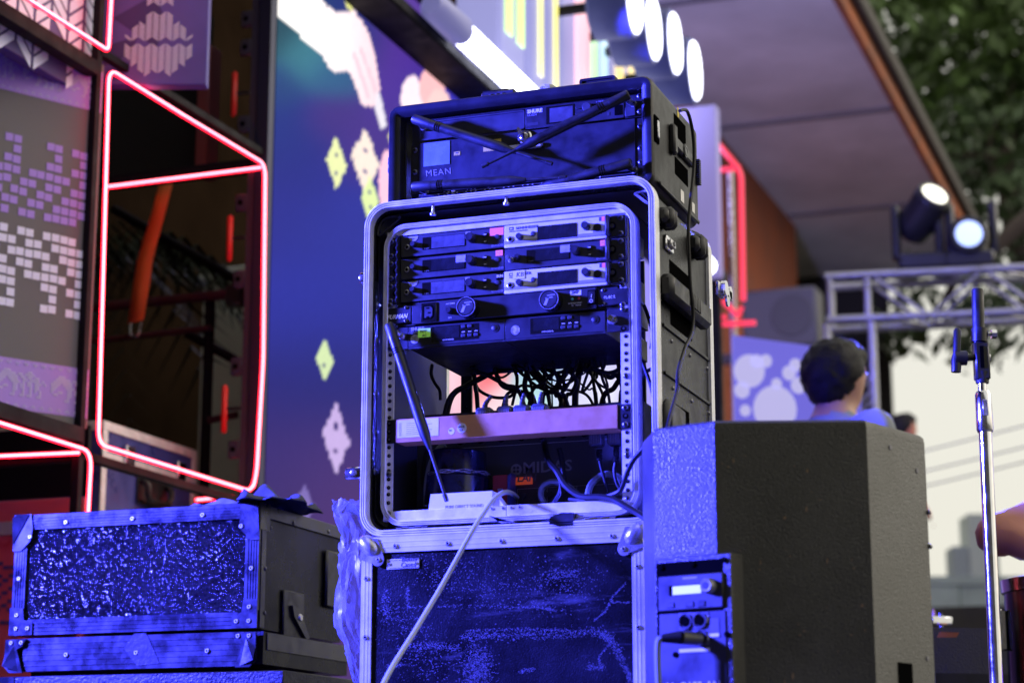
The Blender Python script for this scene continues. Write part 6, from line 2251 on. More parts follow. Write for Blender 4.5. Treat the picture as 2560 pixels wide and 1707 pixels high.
t = thing('ratchet_strap', 'orange ratchet strap hanging over the scaffold pipe', 'strap', c_)
o = part('webbing', g, mat('orange_webbing', (.90, .17, .03), .7, bump=('n', 250, .3, .002)), t)
o.modifiers.new('s', 'SOLIDIFY').thickness = .003
part('hook', G().tube([c_ + Vector((-.02, 0, 0)), c_ + Vector((-.012, -.01, -.045)), c_ + Vector((.016, -.01, -.05)), c_ + Vector((.022, 0, 0))], .004), m_steel, t)

XF = -3.50
a_, b_ = oX(*dsp(238, 965), XF), oX(*dsp(452, 1035), XF)
fz1 = (a_.z + b_.z) / 2
fz0 = fz1 - .36
fy0, fy1 = a_.y, b_.y
t = thing('flight_case', 'blue flight case with bright edges seen behind the neon frame', 'flight case', (XF, fy0, fz0))
part('box', G().box(XF - .40, XF - .004, fy0 + .004, fy1 - .004, fz0, fz1 - .004), mat('case_blue', (.05, .06, .25), .35, var=(8, .3)), t, smooth=False)
for (y0_, y1_, z0_, z1_) in ((fy0, fy1, fz1 - .03, fz1), (fy0, fy1, fz1 - .12, fz1 - .10), (fy0, fy0 + .03, fz0, fz1 - .0305), (fy1 - .03, fy1, fz0, fz1 - .0305)):
    part('edge_strip', G().box(XF - .0035, XF + .002 + (.001 if z1_ < fz1 - .05 and y1_ - y0_ > .1 else 0), y0_, y1_, z0_, z1_, .001), m_alu, t)
part('edge_strip', G().box(XF - .40, XF - .004, fy0 - .002, fy0 + .003, fz1 - .03, fz1, .001), m_alu, t)
for f in (.25, .8):
    yy = fy0 + (fy1 - fy0) * f
    part('latch', G().box(XF + .003, XF + .016, yy - .028, yy + .028, fz1 - .135, fz1 - .06, .003), m_chrome, t)
yy = fy0 + (fy1 - fy0) * .52
hd = part('handle_plate', G().box(XF + .001, XF + .005, yy - .10, yy + .10, fz1 - .24, fz1 - .13, .003), m_black, t)
part('handle', G().tube([(XF + .006, yy - .085, fz1 - .16), (XF + .03, yy - .08, fz1 - .18), (XF + .03, yy - .06, fz1 - .225), (XF + .03, yy + .06, fz1 - .225), (XF + .03, yy + .08, fz1 - .18), (XF + .006, yy + .085, fz1 - .16)], .011), m_black, hd)
for dy in (-.05, .05):
    part('rivet', G().lathe((XF + .005, yy + dy, fz1 - .142), (1, 0, 0), [(0, .007), (.004, .005)], 10), m_chrome, hd)
t = thing('shelf_board', 'white board under the blue flight case behind the neon', 'board', (XF, fy0, fz0 - .03))
part('board', G().box(XF - .5, XF + .16, fy0 - .3, fy1 + .3, fz0 - .045, fz0 - .003, .002), mat('white_board', (.5, .5, .52), .6, var=(4, .1)), t)
part('trestle', G().box(XF - .4, XF + .05, fy0, fy1, STAGE, fz0 - .0455), m_set, t)
# pale pillar and dim palm, back wall
a_ = oY(*dsp(508, 900), 8.2)
t = thing('masonry_post', 'pale vertical pillar in the dim gap behind the scaffold', 'pillar', (a_.x, 8.2, 0))
part('shaft', G().box(a_.x - .11, a_.x + .11, 8.2, 8.35, 0, oY(*dsp(508, 645), 8.2).z), mat('pale_plaster', (.80, .84, .74), .8, var=(2, .15)), t)
part('cap', G().box(a_.x - .13, a_.x + .13, 8.18, 8.37, oY(*dsp(508, 645), 8.2).z, oY(*dsp(508, 645), 8.2).z + .06, .01), MATS['pale_plaster'], t)
t = thing('palm_plant', 'dim palm with drooping fronds behind the scaffold', 'palm', (-4.9, 7.6, 0))
part('trunk', G().tube([(-4.9, 7.6, 0), (-4.85, 7.62, 2.0), (-4.78, 7.6, 3.9)], lambda u: .09 - .03 * u, n=10), mat('palm_bark', (.07, .05, .035), .9, bump=('n', 30, .6, .02)), t)
g = G()
for k in range(15):
    aa = 2 * math.pi * k / 15 + .2
    L_ = 1.0 + .25 * ((k * 7) % 4) / 3
    pr = Vector((-4.78, 7.6, 3.9))
    d_ = Vector((math.cos(aa), math.sin(aa), 0))
    for s_ in range(16):
        f = s_ / 15
        c = pr + d_ * (L_ * f) + Vector((0, 0, .55 * f - 1.25 * f * f))
        sd_ = Vector((-d_.y, d_.x, 0))
        for sg in (-1, 1):
            l_ = .34 * math.sin(.4 + 2.5 * f)
            g.add([c, c + d_ * .03, c + sd_ * sg * l_ * .8 + d_ * .12 + Vector((0, 0, -l_ * .8))], [(0, 1, 2)])
part('frond', g, mat('palm_leaf', (.018, .026, .010), .6), t, smooth=False, fix=False)

# ================================================================== sign above the screen
XSG = -2.95
m_lav = glow('sign_lavender', (.50, .50, 1.0), .62, (.1,.1,.2))
A = oX(*z_sign(120, 60), XSG)
B = oX(*z_sign(960, 700), XSG)
t = thing('light_bar', 'thick white glowing tube slanting away above the blue screen', 'light bar', (XSG, A.y, A.z))
dv = (Vector((XSG, B.y, A.z)) - Vector((XSG, A.y, A.z)))
part('tube', G().cyl((XSG, A.y + .25, A.z - .02), (XSG, 11.5, A.z - .02), .052, n=18), glow('tube_white', (.80, .82, 1.0), 6.0), t)
part('end_cap', G().lathe((XSG, A.y - .1, A.z - .02), (0, 1, 0), [(0, .04), (.03, .060), (.30, .064), (.34, .053)], 18), glow('cap_glow', (.40, .40, .95), .30, (.15, .15, .3)), t)
part('bracket', G().box(XSG - .25, XSG - .055, A.y - 2.2, 11.5, A.z - .10, A.z - .04, .01), m_set, t)
# upright glowing sign strokes (letters cut by the picture's top edge)
cols_ = [((1.0, 1.0, .10), (.55, .95, .08)), ((.95, .95, .15), (1, .95, .2)), ((1, .95, .2), (1, .9, .15)), ((1, .45, .5), (1, .5, .55)), ((.25, .8, .5), (.55, .95, .45)), ((1, .7, .15), (1, .75, .2))]
strokes = [(560, 760, 205, 0), (790, 900, 430, 1), (905, 1010, 510, 2), (1010, 1195, 640, 3), (1200, 1370, 640, 4), (1370, 1590, 640, 5)]
for k, (xa, xb, yb_, ci) in enumerate(strokes):
    pa, pb = oX(*z_sign(xa, yb_), XSG - .06), oX(*z_sign(xb, yb_), XSG - .06)
    zb2 = A.z + .06 + .05 * (k % 2)
    lab = ['sign letter with yellow-green strokes, first above the light bar', 'sign letter with yellow strokes next to the yellow-green one', 'second sign letter with yellow strokes, right beside the pink one', 'sign letter with a pink hooked tube', 'sign letter with green and pale cyan strokes', 'sign letter with orange strokes, lowest of the sign'][k]
    t = thing('sign_letter', lab, 'sign letter', (XSG, pa.y, zb2), 'glowing letters of the sign above the screen')
    ztp = 6.6
    part('letter_body', G().box(XSG - .28, XSG - .06, pa.y, pb.y - .03, zb2, ztp, .02), m_lav, t)
    part('letter_underside', G().box(XSG - .30, XSG - .05, pa.y - .03, pb.y - .01, zb2 - .12, zb2 - .001, .01), mat('sign_navy', (.06, .07, .16), .5), t)
    mc = glow('sign_colour_%d' % ci, cols_[ci][1], 1.15)
    w_ = (pb.y - pa.y)
    if k == 3:
        part('stroke', G().tube([(XSG - .045, pa.y + w_ * .15, zb2 + 1.15), (XSG - .045, pa.y + w_ * .3, zb2 + 1.32), (XSG - .045, pa.y + w_ * .55, zb2 + 1.25), (XSG - .045, pa.y + w_ * .62, zb2 + 1.0), (XSG - .045, pa.y + w_ * .62, zb2 + .1)], .05), mc, t)
    else:
        for f in ((.25, .68) if k in (0, 4, 5) else (.5,)):
            m3 = mc
            if k == 4 and f > .5:
                m3 = glow('sign_cyan', (.55, .85, 1), 1.1)
            part('stroke', G().box(XSG - .059, XSG - .045, pa.y + w_ * (f - .12), pa.y + w_ * (f + .12), zb2 + .08 + .1 * (k == 0), ztp - .1, .005), m3, t)
# big round lamps on the sign
XD = -2.62
for k, (cx, cy, hh) in enumerate(((1550, 40, 150), (1692, 210, 210), (1848, 320, 280), (1995, 520, 270))):
    c = oX(*z_sign(cx, cy - (0 if k else 30)), XD)
    rad = .16
    t = thing('round_lamp', ['round white lamp with yellow centre, first in the slanting row', 'round white lamp, second in the slanting row', 'round white lamp, third in the slanting row', 'round white lamp at the low end of the slanting row'][k], 'lamp', (XD, c.y, c.z - .15), 'round lamps in a slanting row beside the sign')
    part('disc', G().lathe((XD, c.y, c.z), (1, .10, 0), [(-.01, rad * .96), (.0, rad), (.012, rad * .9), (.018, .02)], 36), glow('lamp_white', (.85, .87, 1.0), 4.0), t)
    part('housing', G().lathe((XD, c.y, c.z), (-1, -.10, 0), [(.011, rad * 1.10), (.02, rad * 1.14), (.20, rad * 1.10), (.22, rad * .8)], 32), mat('lamp_housing', (.06, .07, .25), .5), t)
    part('arm', G().box(XD - .45, XD - .2, c.y - .02, c.y + .02, c.z - .02, c.z + .02), m_set, t)
    if k == 0:
        part('centre', G().lathe((XD + .018, c.y, c.z - .02), (1, 0, 0), [(0, .05), (.004, .04)], 20), glow('lamp_yellow', (1, .85, .2), 1.2), t)
# white end panel of the set, stage light put in as glow
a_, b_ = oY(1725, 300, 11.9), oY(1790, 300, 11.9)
t = thing('set_end_panel', 'tall white set panel with painted lilac glow right behind the upper case', 'panel', (b_.x, 11.9, 3.0))
part('face', G().box(a_.x - .12, b_.x, 11.9, 12.0, oY(1770, 690, 11.9).z, oY(1770, 262, 11.9).z, .01), glow('painted_lilac_glow', (.44, .36, .92), .50, (.10, .10, .15)), t)
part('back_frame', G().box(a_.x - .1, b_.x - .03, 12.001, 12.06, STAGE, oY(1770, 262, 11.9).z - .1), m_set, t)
# far neon frame
YN = 12.3
t = thing('neon_frame', 'red neon frame beyond the rack cases, against the brown wall', 'neon frame', oY(*dsp(1700, 760), YN))
nf = lambda x, y: oY(*dsp(x, y), YN)
tube_part('neon_tube', rounded([nf(1636, 315), nf(1702, 395), nf(1707, 690)], .06), .018, m_neonred, t)
tube_part('neon_tube', [nf(1638, 393), nf(1700, 385)], .017, m_neonred, t)
tube_part('neon_tube', [nf(1660, 690), nf(1698, 728), nf(1703, 705)], .017, m_neonred, t)
tube_part('neon_tube', [nf(1640, 745), nf(1735, 741)], .017, m_neonred, t)
tube_part('neon_tube', [nf(1640, 728), nf(1668, 728)], .016, m_neonred, t)
part('stand', G().cyl((nf(1680, 745).x, YN + .06, STAGE), (nf(1680, 745).x, YN + .06, nf(1680, 385).z), .02, n=10), m_steel, t)

# ================================================================== building with wide eave
t = thing('building', 'brown walled building with a wide concrete eave behind the stage', 'building', (-5.5, 10, 0))
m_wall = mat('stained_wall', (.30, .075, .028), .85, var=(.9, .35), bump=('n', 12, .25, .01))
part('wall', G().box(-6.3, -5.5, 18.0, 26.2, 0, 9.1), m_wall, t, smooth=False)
part('side_wall', G().box(-6.3, -5.52, -6.0, 17.999, 0, 9.1), mat('shaded_wall', (.022, .013, .007), .95, spec=0.0, var=(1.2, .4)), t, smooth=False)  # nearer stretch of the same wall, eave shade put into its colour
for y_ in (18.2, 22.2):
    part('wall_panel', G().box(-5.5, -5.47, y_, y_ + 3.6, 5.4, 8.7, .01), m_wall, t)
part('end_wall', G().box(-6.9, -6.31, 26.2, 28.9, 0, 9.1), mat('dark_wall', (.03, .028, .03), .9), t, smooth=False)
part('return_wall', G().box(-6.9, -4.75, 28.901, 29.0, 0, 9.09), MATS['dark_wall'], t, smooth=False)
cn = part('eave', G().box(-6.9, -3.44, -6, 29, 9.1, 9.32), mat('eave_concrete', (.70, .68, .68), .85, var=(.5, .22), bump=('n', 6, .3, .02)), t, smooth=False)
for y_ in (14.2, 18.0, 21.8, 25.6):
    part('eave_joint', G().box(-5.46, -3.46, y_, y_ + .10, 9.075, 9.0995), mat('joint_dark', (.2, .19, .2), .9), cn, smooth=False)
part('fascia', G().box(-3.439, -3.36, -6, 29, 9.06, 9.42, .01), mat('fascia_rust', (.34, .10, .04), .75, var=(1.5, .5)), t)
part('gutter', G().box(-3.359, -3.26, -6, 29, 9.24, 9.42, .02), mat('gutter_dark', (.06, .05, .045), .7, var=(2, .5)), t)
# air conditioner on the wall end
for k, (px, py, lab) in enumerate(((1965, 800, 'white air conditioner unit on the wall behind the banner'),)):
    c = PD(px, py, 20.5)
    t = thing('air_conditioner', lab, 'air conditioner', (c.x, c.y, c.z - .3))
    Mx = Matrix.Translation(c) @ Matrix.Rotation(YAW - .35, 4, 'Z')
    part('casing', G().box(-.42, .36, -.18, .18, -.32, .30, .03, Mx), mat('ac_white', (.10, .10, .12), .7), t)
    part('fan_grille', G().lathe(Mx @ Vector((.10, -.181, 0)), Mx.to_3x3() @ Vector((0, -1, 0)), [(0, .22), (.01, .21), (.012, .05)], 24), mat('ac_grille', (.07, .07, .08), .6), t)
    part('bracket', G().box(-.9, .3, -.1, .1, -.40, -.33, 0, Mx), m_dsteel, t)
    part('wall_arm', G().box(-2.6, -.4, -.04, .04, -.42, -.36, 0, Mx), m_dsteel, t)

# ================================================================== truss, moving heads
TL = PD(2062, 690, 13.0)
TL.z = TL.z
td = Vector((math.cos(YAW - R(11)), math.sin(YAW - R(11)), 0))
tn = Vector((-td.y, td.x, 0))
m_truss = mat('truss_alloy', (.45, .45, .5), .35, metal=.6, var=(6, .15))
TH = .29
zt1 = PD(2062, 692, 13.0).z
t = thing('box_truss', 'horizontal aluminium box truss carrying two moving head lamps', 'truss', (TL.x, TL.y, zt1 - TH))
LT = 5.0
cor = [(0, 0), (TH, 0), (0, -TH), (TH, -TH)]
for (dn, dz) in cor:
    a = Vector((TL.x, TL.y, zt1 + dz)) + tn * dn
    part('chord', G().cyl(a, a + td * LT, .026, n=12), m_truss, t)
k = 0
s_ = .30
while s_ < LT - .25:
    for dn in (0, TH):
        a = Vector((TL.x, TL.y, zt1)) + tn * dn
        z_a, z_b = (0, -TH) if k % 2 == 0 else (-TH, 0)
        part('web', G().cyl(a + td * s_ + UPZ * z_a, a + td * (s_ + .36) + UPZ * z_b, .012, n=8), m_truss, t)
    for dz in (0, -TH):
        a = Vector((TL.x, TL.y, zt1 + dz))
        part('web', G().cyl(a + td * s_ + tn * (0 if k % 2 == 0 else TH), a + td * (s_ + .36) + tn * (TH if k % 2 == 0 else 0), .012, n=8), m_truss, t)
    s_ += .36
    k += 1
for s_ in (.03, .27, 2.6):
    for dn in (0, TH):
        a = Vector((TL.x, TL.y, zt1)) + tn * dn + td * s_
        part('upright', G().cyl(a, a - UPZ * TH, .022, n=10), m_truss, t)
t = thing('truss_tower', 'vertical aluminium truss leg behind the dark-haired person', 'truss', (TL.x, TL.y, 0))
for (da, dn) in ((0, 0), (TH, 0), (0, TH), (TH, TH)):
    a = Vector((TL.x, TL.y, 0)) + td * da + tn * dn
    part('chord', G().cyl(a, a + UPZ * (zt1 - TH - .03), .026, n=12), m_truss, t)
zz = .2
k = 0
while zz < zt1 - TH - .4:
    for dn in (0, TH):
        a = Vector((TL.x, TL.y, zz)) + tn * dn
        part('web', G().cyl(a + td * (0 if k % 2 == 0 else TH), a + td * (TH if k % 2 == 0 else 0) + UPZ * .34, .012, n=8), m_truss, t)
    zz += .36
    k += 1


def moving_head(base, lens, lab, mlens, hz_=.40):
    base = Vector(base)
    t_ = thing('moving_head_lamp', lab, 'stage lamp', base, 'moving head lamps on the truss')
    d_ = Vector(lens)
    Mx = Matrix.Translation(base) @ Matrix.Rotation(YAW - R(11), 4, 'Z')
    part('base', G().box(-.17, .17, -.14, .14, 0, .11, .02, Mx), mat('lamp_black', (.02, .02, .024), .4), t_)
    for sg in (-1, 1):
        part('yoke_arm', G().box(sg * .175 - .03, sg * .175 + .03, -.06, .06, .09, .46, .02, Mx), MATS['lamp_black'], t_)
    c = base + UPZ * hz_
    d_ = d_.normalized()
    part('head', G().lathe(c - d_ * .20, d_, [(0, .06), (.04, .115), (.14, .135), (.22, .12), (.36, .125), (.38, .11)], 22), MATS['lamp_black'], t_)
    part('lens', G().lathe(c + d_ * .18, d_, [(0, .088), (.006, .086), (.012, .05)], 22), mlens, t_)
    part('lens_rim', G().lathe(c + d_ * .176, d_, [(0, .112), (.012, .112), (.012, .095), (.004, .089)], 22), MATS['lamp_black'], t_)
    return c + d_ * .25


b1 = Vector((TL.x, TL.y, zt1)) + tn * .145
s1 = (PD(2330, 650, 13) - b1).dot(td) - .05
s2 = (PD(2430, 650, 13) - b1).dot(td) - .03
c1 = moving_head(b1 + td * s1 + UPZ * .03, (HD * -.75 + RT * .32 + UPZ * .52), 'moving head lamp with pale yellow lens, tilted up on the truss', glow('lens_warm', (1.0, .98, .75), 2.2))
c2 = moving_head(b1 + td * s2 + UPZ * .03 + HD * .3 * 0, (HD * -.92 - RT * .12 + UPZ * .02), 'moving head lamp with bluish white lens, beside the tilted one', glow('lens_cool', (.36, .50, 1.0), 1.7), .20)
spot('moving_head_beam', c2, (-1.0, 4.0, 2.6), 9000, (.07, .08, 1.0), 14, .6, .10)

# ================================================================== banner behind the rack, its blue lighting put in as glow
YBn = 9.2
pb0, pb1 = PD(1832, 838, YBn), PD(2040, 870, YBn)
Mb = Matrix(((RT.x, -HD.x, 0, pb0.x), (RT.y, -HD.y, 0, pb0.y), (0, 0, 1, 0), (0, 0, 0, 1)))
wb = (pb1 - pb0).dot(RT)
t = thing('banner', 'blue banner with pale bubbles and painted-in glow behind the dark-haired person', 'banner', (pb0.x, pb0.y, STAGE))
part('sheet', G().add([Mb @ Vector(v) for v in ((0, 0, STAGE + .3), (wb + .2, 0, STAGE + .3), (wb + .2, 0, pb1.z - .02), (0, 0, pb0.z), (0, -.03, STAGE + .3), (wb + .2, -.03, STAGE + .3), (wb + .2, -.03, pb1.z - .02), (0, -.03, pb0.z))], [(0, 1, 2, 3), (7, 6, 5, 4), (0, 4, 5, 1), (1, 5, 6, 2), (2, 6, 7, 3), (3, 7, 4, 0)]), glow('banner_blue', (.12, .10, .75), .75, (.2, .2, .4)), t, smooth=False)
for (zx, zy, r_) in ((570, 790, 100), (530, 960, 50), (700, 720, 40), (760, 1080, 140), (850, 850, 45), (570, 1090, 35), (770, 920, 35), (890, 800, 40), (910, 930, 50), (640, 680, 40)):
    q = PD(*z_right(zx, zy), YBn)
    u, z_ = (q - pb0).dot(RT), q.z
    rr = r_ / 2.5565 / 5035 * YBn
    u = max(rr, u)
    z_ = min(z_, pb1.z - .03 - rr * 1.1)
    n = 20
    part('print_bubble', G().add([Mb @ Vector((u + rr * math.cos(2 * math.pi * k / n), .004, z_ + rr * 1.1 * math.sin(2 * math.pi * k / n))) for k in range(n)], [tuple(range(n))]), glow('banner_pale', (.48, .46, 1.0), .62), t, smooth=False)
for u in (.02, wb + .15):
    part('post', G().box(u - .02, u + .02, -.07, -.031, STAGE, pb1.z - .05, 0, Mb), m_dsteel, t)

# ================================================================== people
def meta_mesh(elems, res=.03):
    mb = bpy.data.metaballs.new('mb')
    mb.resolution = res
    mb.render_resolution = res
    mb.threshold = .6
    for p, r in elems:
        e_ = mb.elements.new()
        e_.co = p
        e_.radius = r / .60
    ob = bpy.data.objects.new('mb', mb)
    COL.objects.link(ob)
    dg = bpy.context.evaluated_depsgraph_get()
    dg.update()
    me = bpy.data.meshes.new_from_object(ob.evaluated_get(dg))
    v = [tuple(x.co) for x in me.vertices]
    f = [tuple(p.vertices) for p in me.polygons]
    bpy.data.objects.remove(ob)
    bpy.data.metaballs.remove(mb)
    bpy.data.meshes.remove(me)
    return v, f


def limb(a, b, ra, rb, n=6):
    a, b = Vector(a), Vector(b)
    return [(a.lerp(b, i / n), ra + (rb - ra) * i / n) for i in range(n + 1)]


def person(label, loc, facing, skin, hair_m, shirt_m, trouser_m, hair_pts=None, arms=None, sit=False, res=.03, glasses=False, head_turn=0.0, bare=False):
    """figure in its own space: faces -Y, Z up, feet at 0"""
    hp = .52 if sit else .92
    el = []
    hips = Vector((0, 0, hp))
    chest = Vector((0, .01, hp + .38))
    el += limb(hips, chest, .125, .135, 7)
    for sg in (-1, 1):
        el += limb((sg * .06, 0, hp + .02), (sg * .09, 0, hp + .36), .095, .105, 6)
        el.append((Vector((sg * .17, .015, hp + .44)), .07))
    sh_z = hp + .46
    neck = Vector((0, .012, sh_z + .085))
    el += limb((0, .015, sh_z - .02), neck, .075, .052, 4)
    hc = Vector((0, -.01, sh_z + .185))
    head = []
    ht = Matrix.Rotation(head_turn, 3, 'Z')

    def H(x, y, z, r):
        head.append((hc + ht @ Vector((x, y, z)), r))
    H(0, .012, .03, .092); H(0, .03, .02, .085); H(0, -.02, .02, .08); H(0, -.025, -.045, .062); H(0, -.045, -.075, .040); H(0, .0, -.05, .065)
    H(0, -.088, -.012, .016); H(0, -.098, -.026, .016)
    for sg in (-1, 1):
        H(sg * .083, .008, .008, .020); H(sg * .086, .012, -.010, .018); H(sg * .083, .010, -.026, .013)
        H(sg * .03, -.072, .016, .018)
    el += head
    if arms is None:
        arms = [((-.20, .02, sh_z - .02), (-.25, .03, hp + .16), (-.23, -.10, hp - .06)), ((.20, .02, sh_z - .02), (.25, .03, hp + .16), (.23, -.10, hp - .06))]
    for (s0, e0_, h0) in arms:
        el += limb(s0, e0_, .058, .046, 6) + limb(e0_, h0, .046, .032, 6)
        s0, e0_, h0 = Vector(s0), Vector(e0_), Vector(h0)
        d_ = (h0 - e0_).normalized()
        sd = d_.cross(Vector((0, 0, 1)))
        sd = sd.normalized() if sd.length > .1 else Vector((1, 0, 0))
        el += limb(h0, h0 + d_ * .07, .030, .030, 2)
        for q, ln in ((-.027, .062), (-.009, .075), (.009, .072), (.027, .055)):
            el += limb(h0 + d_ * .075 + sd * q, h0 + d_ * (.075 + ln) + sd * q * 1.1 - Vector((0, 0, .012)), .0105, .009, 4)
        el += limb(h0 + d_ * .02 + sd * .03, h0 + d_ * .07 + sd * .058, .012, .010, 3)
    for sg in (-1, 1):
        if sit:
            k_ = (sg * .16, -.40, .50)
            a_ = (sg * .17, -.42, .08)
        else:
            k_ = (sg * .10, -.01, .49)
            a_ = (sg * .10, .02, .08)
        el += limb((sg * .09, 0, hp), k_, .088, .060, 7) + limb(k_, a_, .058, .038, 7) + limb(a_, (a_[0], a_[1] - .16, .035), .040, .034, 4)
    v, f = meta_mesh(el, res)
    mats_ = [skin, shirt_m, trouser_m]
    T = Matrix.Translation(loc) @ Matrix.Rotation(facing, 4, 'Z')
    t_ = thing('person', label, 'person', loc)
    me = raw_mesh('body', [tuple((T @ Vector(p)) - Vector(loc)) for p in v], f, mats_, True, 180, False)
    mi = []
    for p in me.polygons:
        c = sum((Vector(v[i]) for i in p.vertices), Vector()) / len(p.vertices)
        arm_low = (abs(c.x) > .215 and c.z < sh_z - .16) or (bare and abs(c.x) > .19)
        if c.z < hp + .02 and not arm_low:
            mi.append(2 if c.z > .07 else 2)
        elif c.z < sh_z + .055 and not arm_low and (abs(c.x) > .03 or c.z < sh_z + .05):
            mi.append(1)
        else:
            mi.append(0)
    me.polygons.foreach_set('material_index', mi)
    ob = bpy.data.objects.new('body', me)
    COL.objects.link(ob)
    ob.parent = t_
    ORG[ob.name] = Vector(loc)
    # hair cap
    rs_ = np.random.RandomState(2)
    hel = []
    for (x, y, z, r) in ((0, .020, .044, .092), (0, .036, .028, .088), (0, .045, -.01, .080), (0, .048, -.045, .058), (0, -.03, .078, .066), (-.045, .02, .03, .062), (.045, .02, .03, .062), (.03, -.055, .085, .04), (-.03, -.055, .085, .04)):
        hel.append((hc + ht @ Vector((x, y, z)), r))
    v2, f2 = meta_mesh(hel, res * .7)
    v2 = [tuple(Vector(p) + (Vector(p) - hc).normalized() * (.012 * (rs_.rand() - .3))) for p in v2]
    g_ = G().add([T @ Vector(p) for p in v2], f2)
    part('hair', g_, hair_m, t_, angle=180, fix=False)
    if glasses:
        g_ = G()
        for sg in (-1, 1):
            g_.tube([T @ (hc + ht @ Vector((sg * .035 + .022 * math.cos(a), -.098, .016 + .017 * math.sin(a)))) for a in [2 * math.pi * k / 10 for k in range(10)]], .002, n=5, sub=2, closed=True)
            g_.tube([T @ (hc + ht @ Vector(q)) for q in ((sg * .058, -.095, .018), (sg * .09, -.05, .018), (sg * .092, .01, .014))], .002, n=5, sub=3)
        part('glasses', g_, m_dsteel, t_)
    return t_


m_skin = mat('skin_tan', (.42, .22, .14), .5)
m_skind = mat('skin_brown', (.52, .20, .13), .5)
m_hair = mat('black_hair', (.006, .005, .006), .6, bump=('n', 140, .8, .006), spec=.25)
m_shirt = mat('grey_shirt', (.22, .24, .27), .85)
m_jean = mat('dark_trousers', (.03, .03, .04), .85)
hp_ = PD(2085, 868, 7.0)
hgt = hp_.z - STAGE
pl_ = Vector((hp_.x, hp_.y, STAGE + hgt - 1.68))
person('dark-haired person in grey shirt seen from behind above the loudspeaker', pl_, YAW + R(180 - 52), m_skin, m_hair, m_shirt, m_jean, glasses=True)
# riser under that person keeps the feet on something
if pl_.z > STAGE + .02:
    g = G().box(pl_.x - .8, pl_.x + .8, pl_.y - .7, pl_.y + .7, STAGE, pl_.z, .01)
    single('stage_riser', g, MATS['stage_ply'], 'low black platform under the dark-haired person', 'platform')
# drummer whose bent arm enters at the right edge
D5 = 4.95
el_, sh_ = PD(2492, 1338, D5), PD(2700, 1240, D5 + .05)
dl = Vector((sh_.x, sh_.y, 0))
fz = YAW + R(0)
bz_ = sh_.z - .98 + .0
T = Matrix.Translation((sh_.x, sh_.y, bz_)) @ Matrix.Rotation(fz, 4, 'Z')
Ti = (Matrix.Translation((sh_.x, sh_.y, bz_)) @ Matrix.Rotation(fz, 4, 'Z')).inverted()
Tl = Matrix.Translation((.20, 0, 0)) @ Ti
person('person in black at the right edge, only the bent bare elbow showing', Vector((sh_.x, sh_.y, bz_)) + Matrix.Rotation(fz, 3, 'Z') @ Vector((.20, 0, 0)), fz, m_skind, m_hair, mat('black_shirt', (.02, .02, .022), .85), m_jean, sit=True,
       arms=[(tuple((Tl.inverted() @ Vector((0, 0, 0))) * 0 + Vector((-.20, .02, .96))), tuple(Matrix.Rotation(-fz, 3, 'Z') @ (el_ - (Vector((sh_.x, sh_.y, bz_)) + Matrix.Rotation(fz, 3, 'Z') @ Vector((.20, 0, 0))))), (-.08, -.30, .72)), ((.20, .02, .96), (.30, -.05, .74), (.20, -.30, .72))], res=.03, bare=True)
sp_ = Vector((sh_.x, sh_.y, bz_)) + Matrix.Rotation(fz, 3, 'Z') @ Vector((.20, 0, 0))
t = thing('drum_stool', 'round black stool under the person at the right edge', 'stool', (sp_.x, sp_.y, STAGE))
part('seat', G().lathe((sp_.x, sp_.y, bz_ + .34), (0, 0, 1), [(0, .16), (.02, .17), (.07, .17), (.09, .15)], 24), m_black, t)
part('post', G().cyl((sp_.x, sp_.y, STAGE), (sp_.x, sp_.y, bz_ + .34), .02, n=12), m_chrome, t)
t = thing('added_shade_trunk', 'unseen black trunk added right behind the rack case as shade', 'trunk', (-1.5, 4.5, STAGE))  # added out of sight, keeps the blue lamp off the bare elbow
part('body', G().box(-1.76, -1.25, 4.32, 4.72, STAGE + .09, 2.38, .01), m_case, t)
for xx in (-1.7, -1.31):
    for yy in (4.38, 4.66):
        part('caster', G().cyl((xx - .02, yy, STAGE + .045), (xx + .02, yy, STAGE + .045), .045, n=16), m_black, t)
# drum in front of the drummer
c = PD(2668, 1460, 5.0)
t = thing('drum', 'glossy black drum with chrome hoop at the right edge', 'drum', (c.x, c.y, STAGE))
part('shell', G().lathe((c.x, c.y, c.z - .38), (0, 0, 1), [(0, .150), (.01, .152), (.37, .152), (.38, .150)], 36), m_gloss, t)
part('hoop', G().lathe((c.x, c.y, c.z - .02), (0, 0, 1), [(0, .158), (.03, .160), (.032, .154), (.03, .150)], 36), m_chrome, t)
part('head', G().lathe((c.x, c.y, c.z + .0), (0, 0, 1), [(0, .15), (.004, .149)], 36), m_paper, t)
for k in range(8):
    a = 2 * math.pi * k / 8 + .3
    part('lug', G().box(-.012, .012, -.152, -.172, c.z - .16, c.z - .06, .004, Matrix.Translation((c.x, c.y, 0)) @ Matrix.Rotation(a, 4, 'Z')), m_chrome, t)
for k in range(3):
    a = 2 * math.pi * k / 3 + .3
    part('leg', G().cyl((c.x + .16 * math.cos(a), c.y + .16 * math.sin(a), c.z - .25), (c.x + .17 * math.cos(a), c.y + .17 * math.sin(a), STAGE), .008, n=8), m_chrome, t)
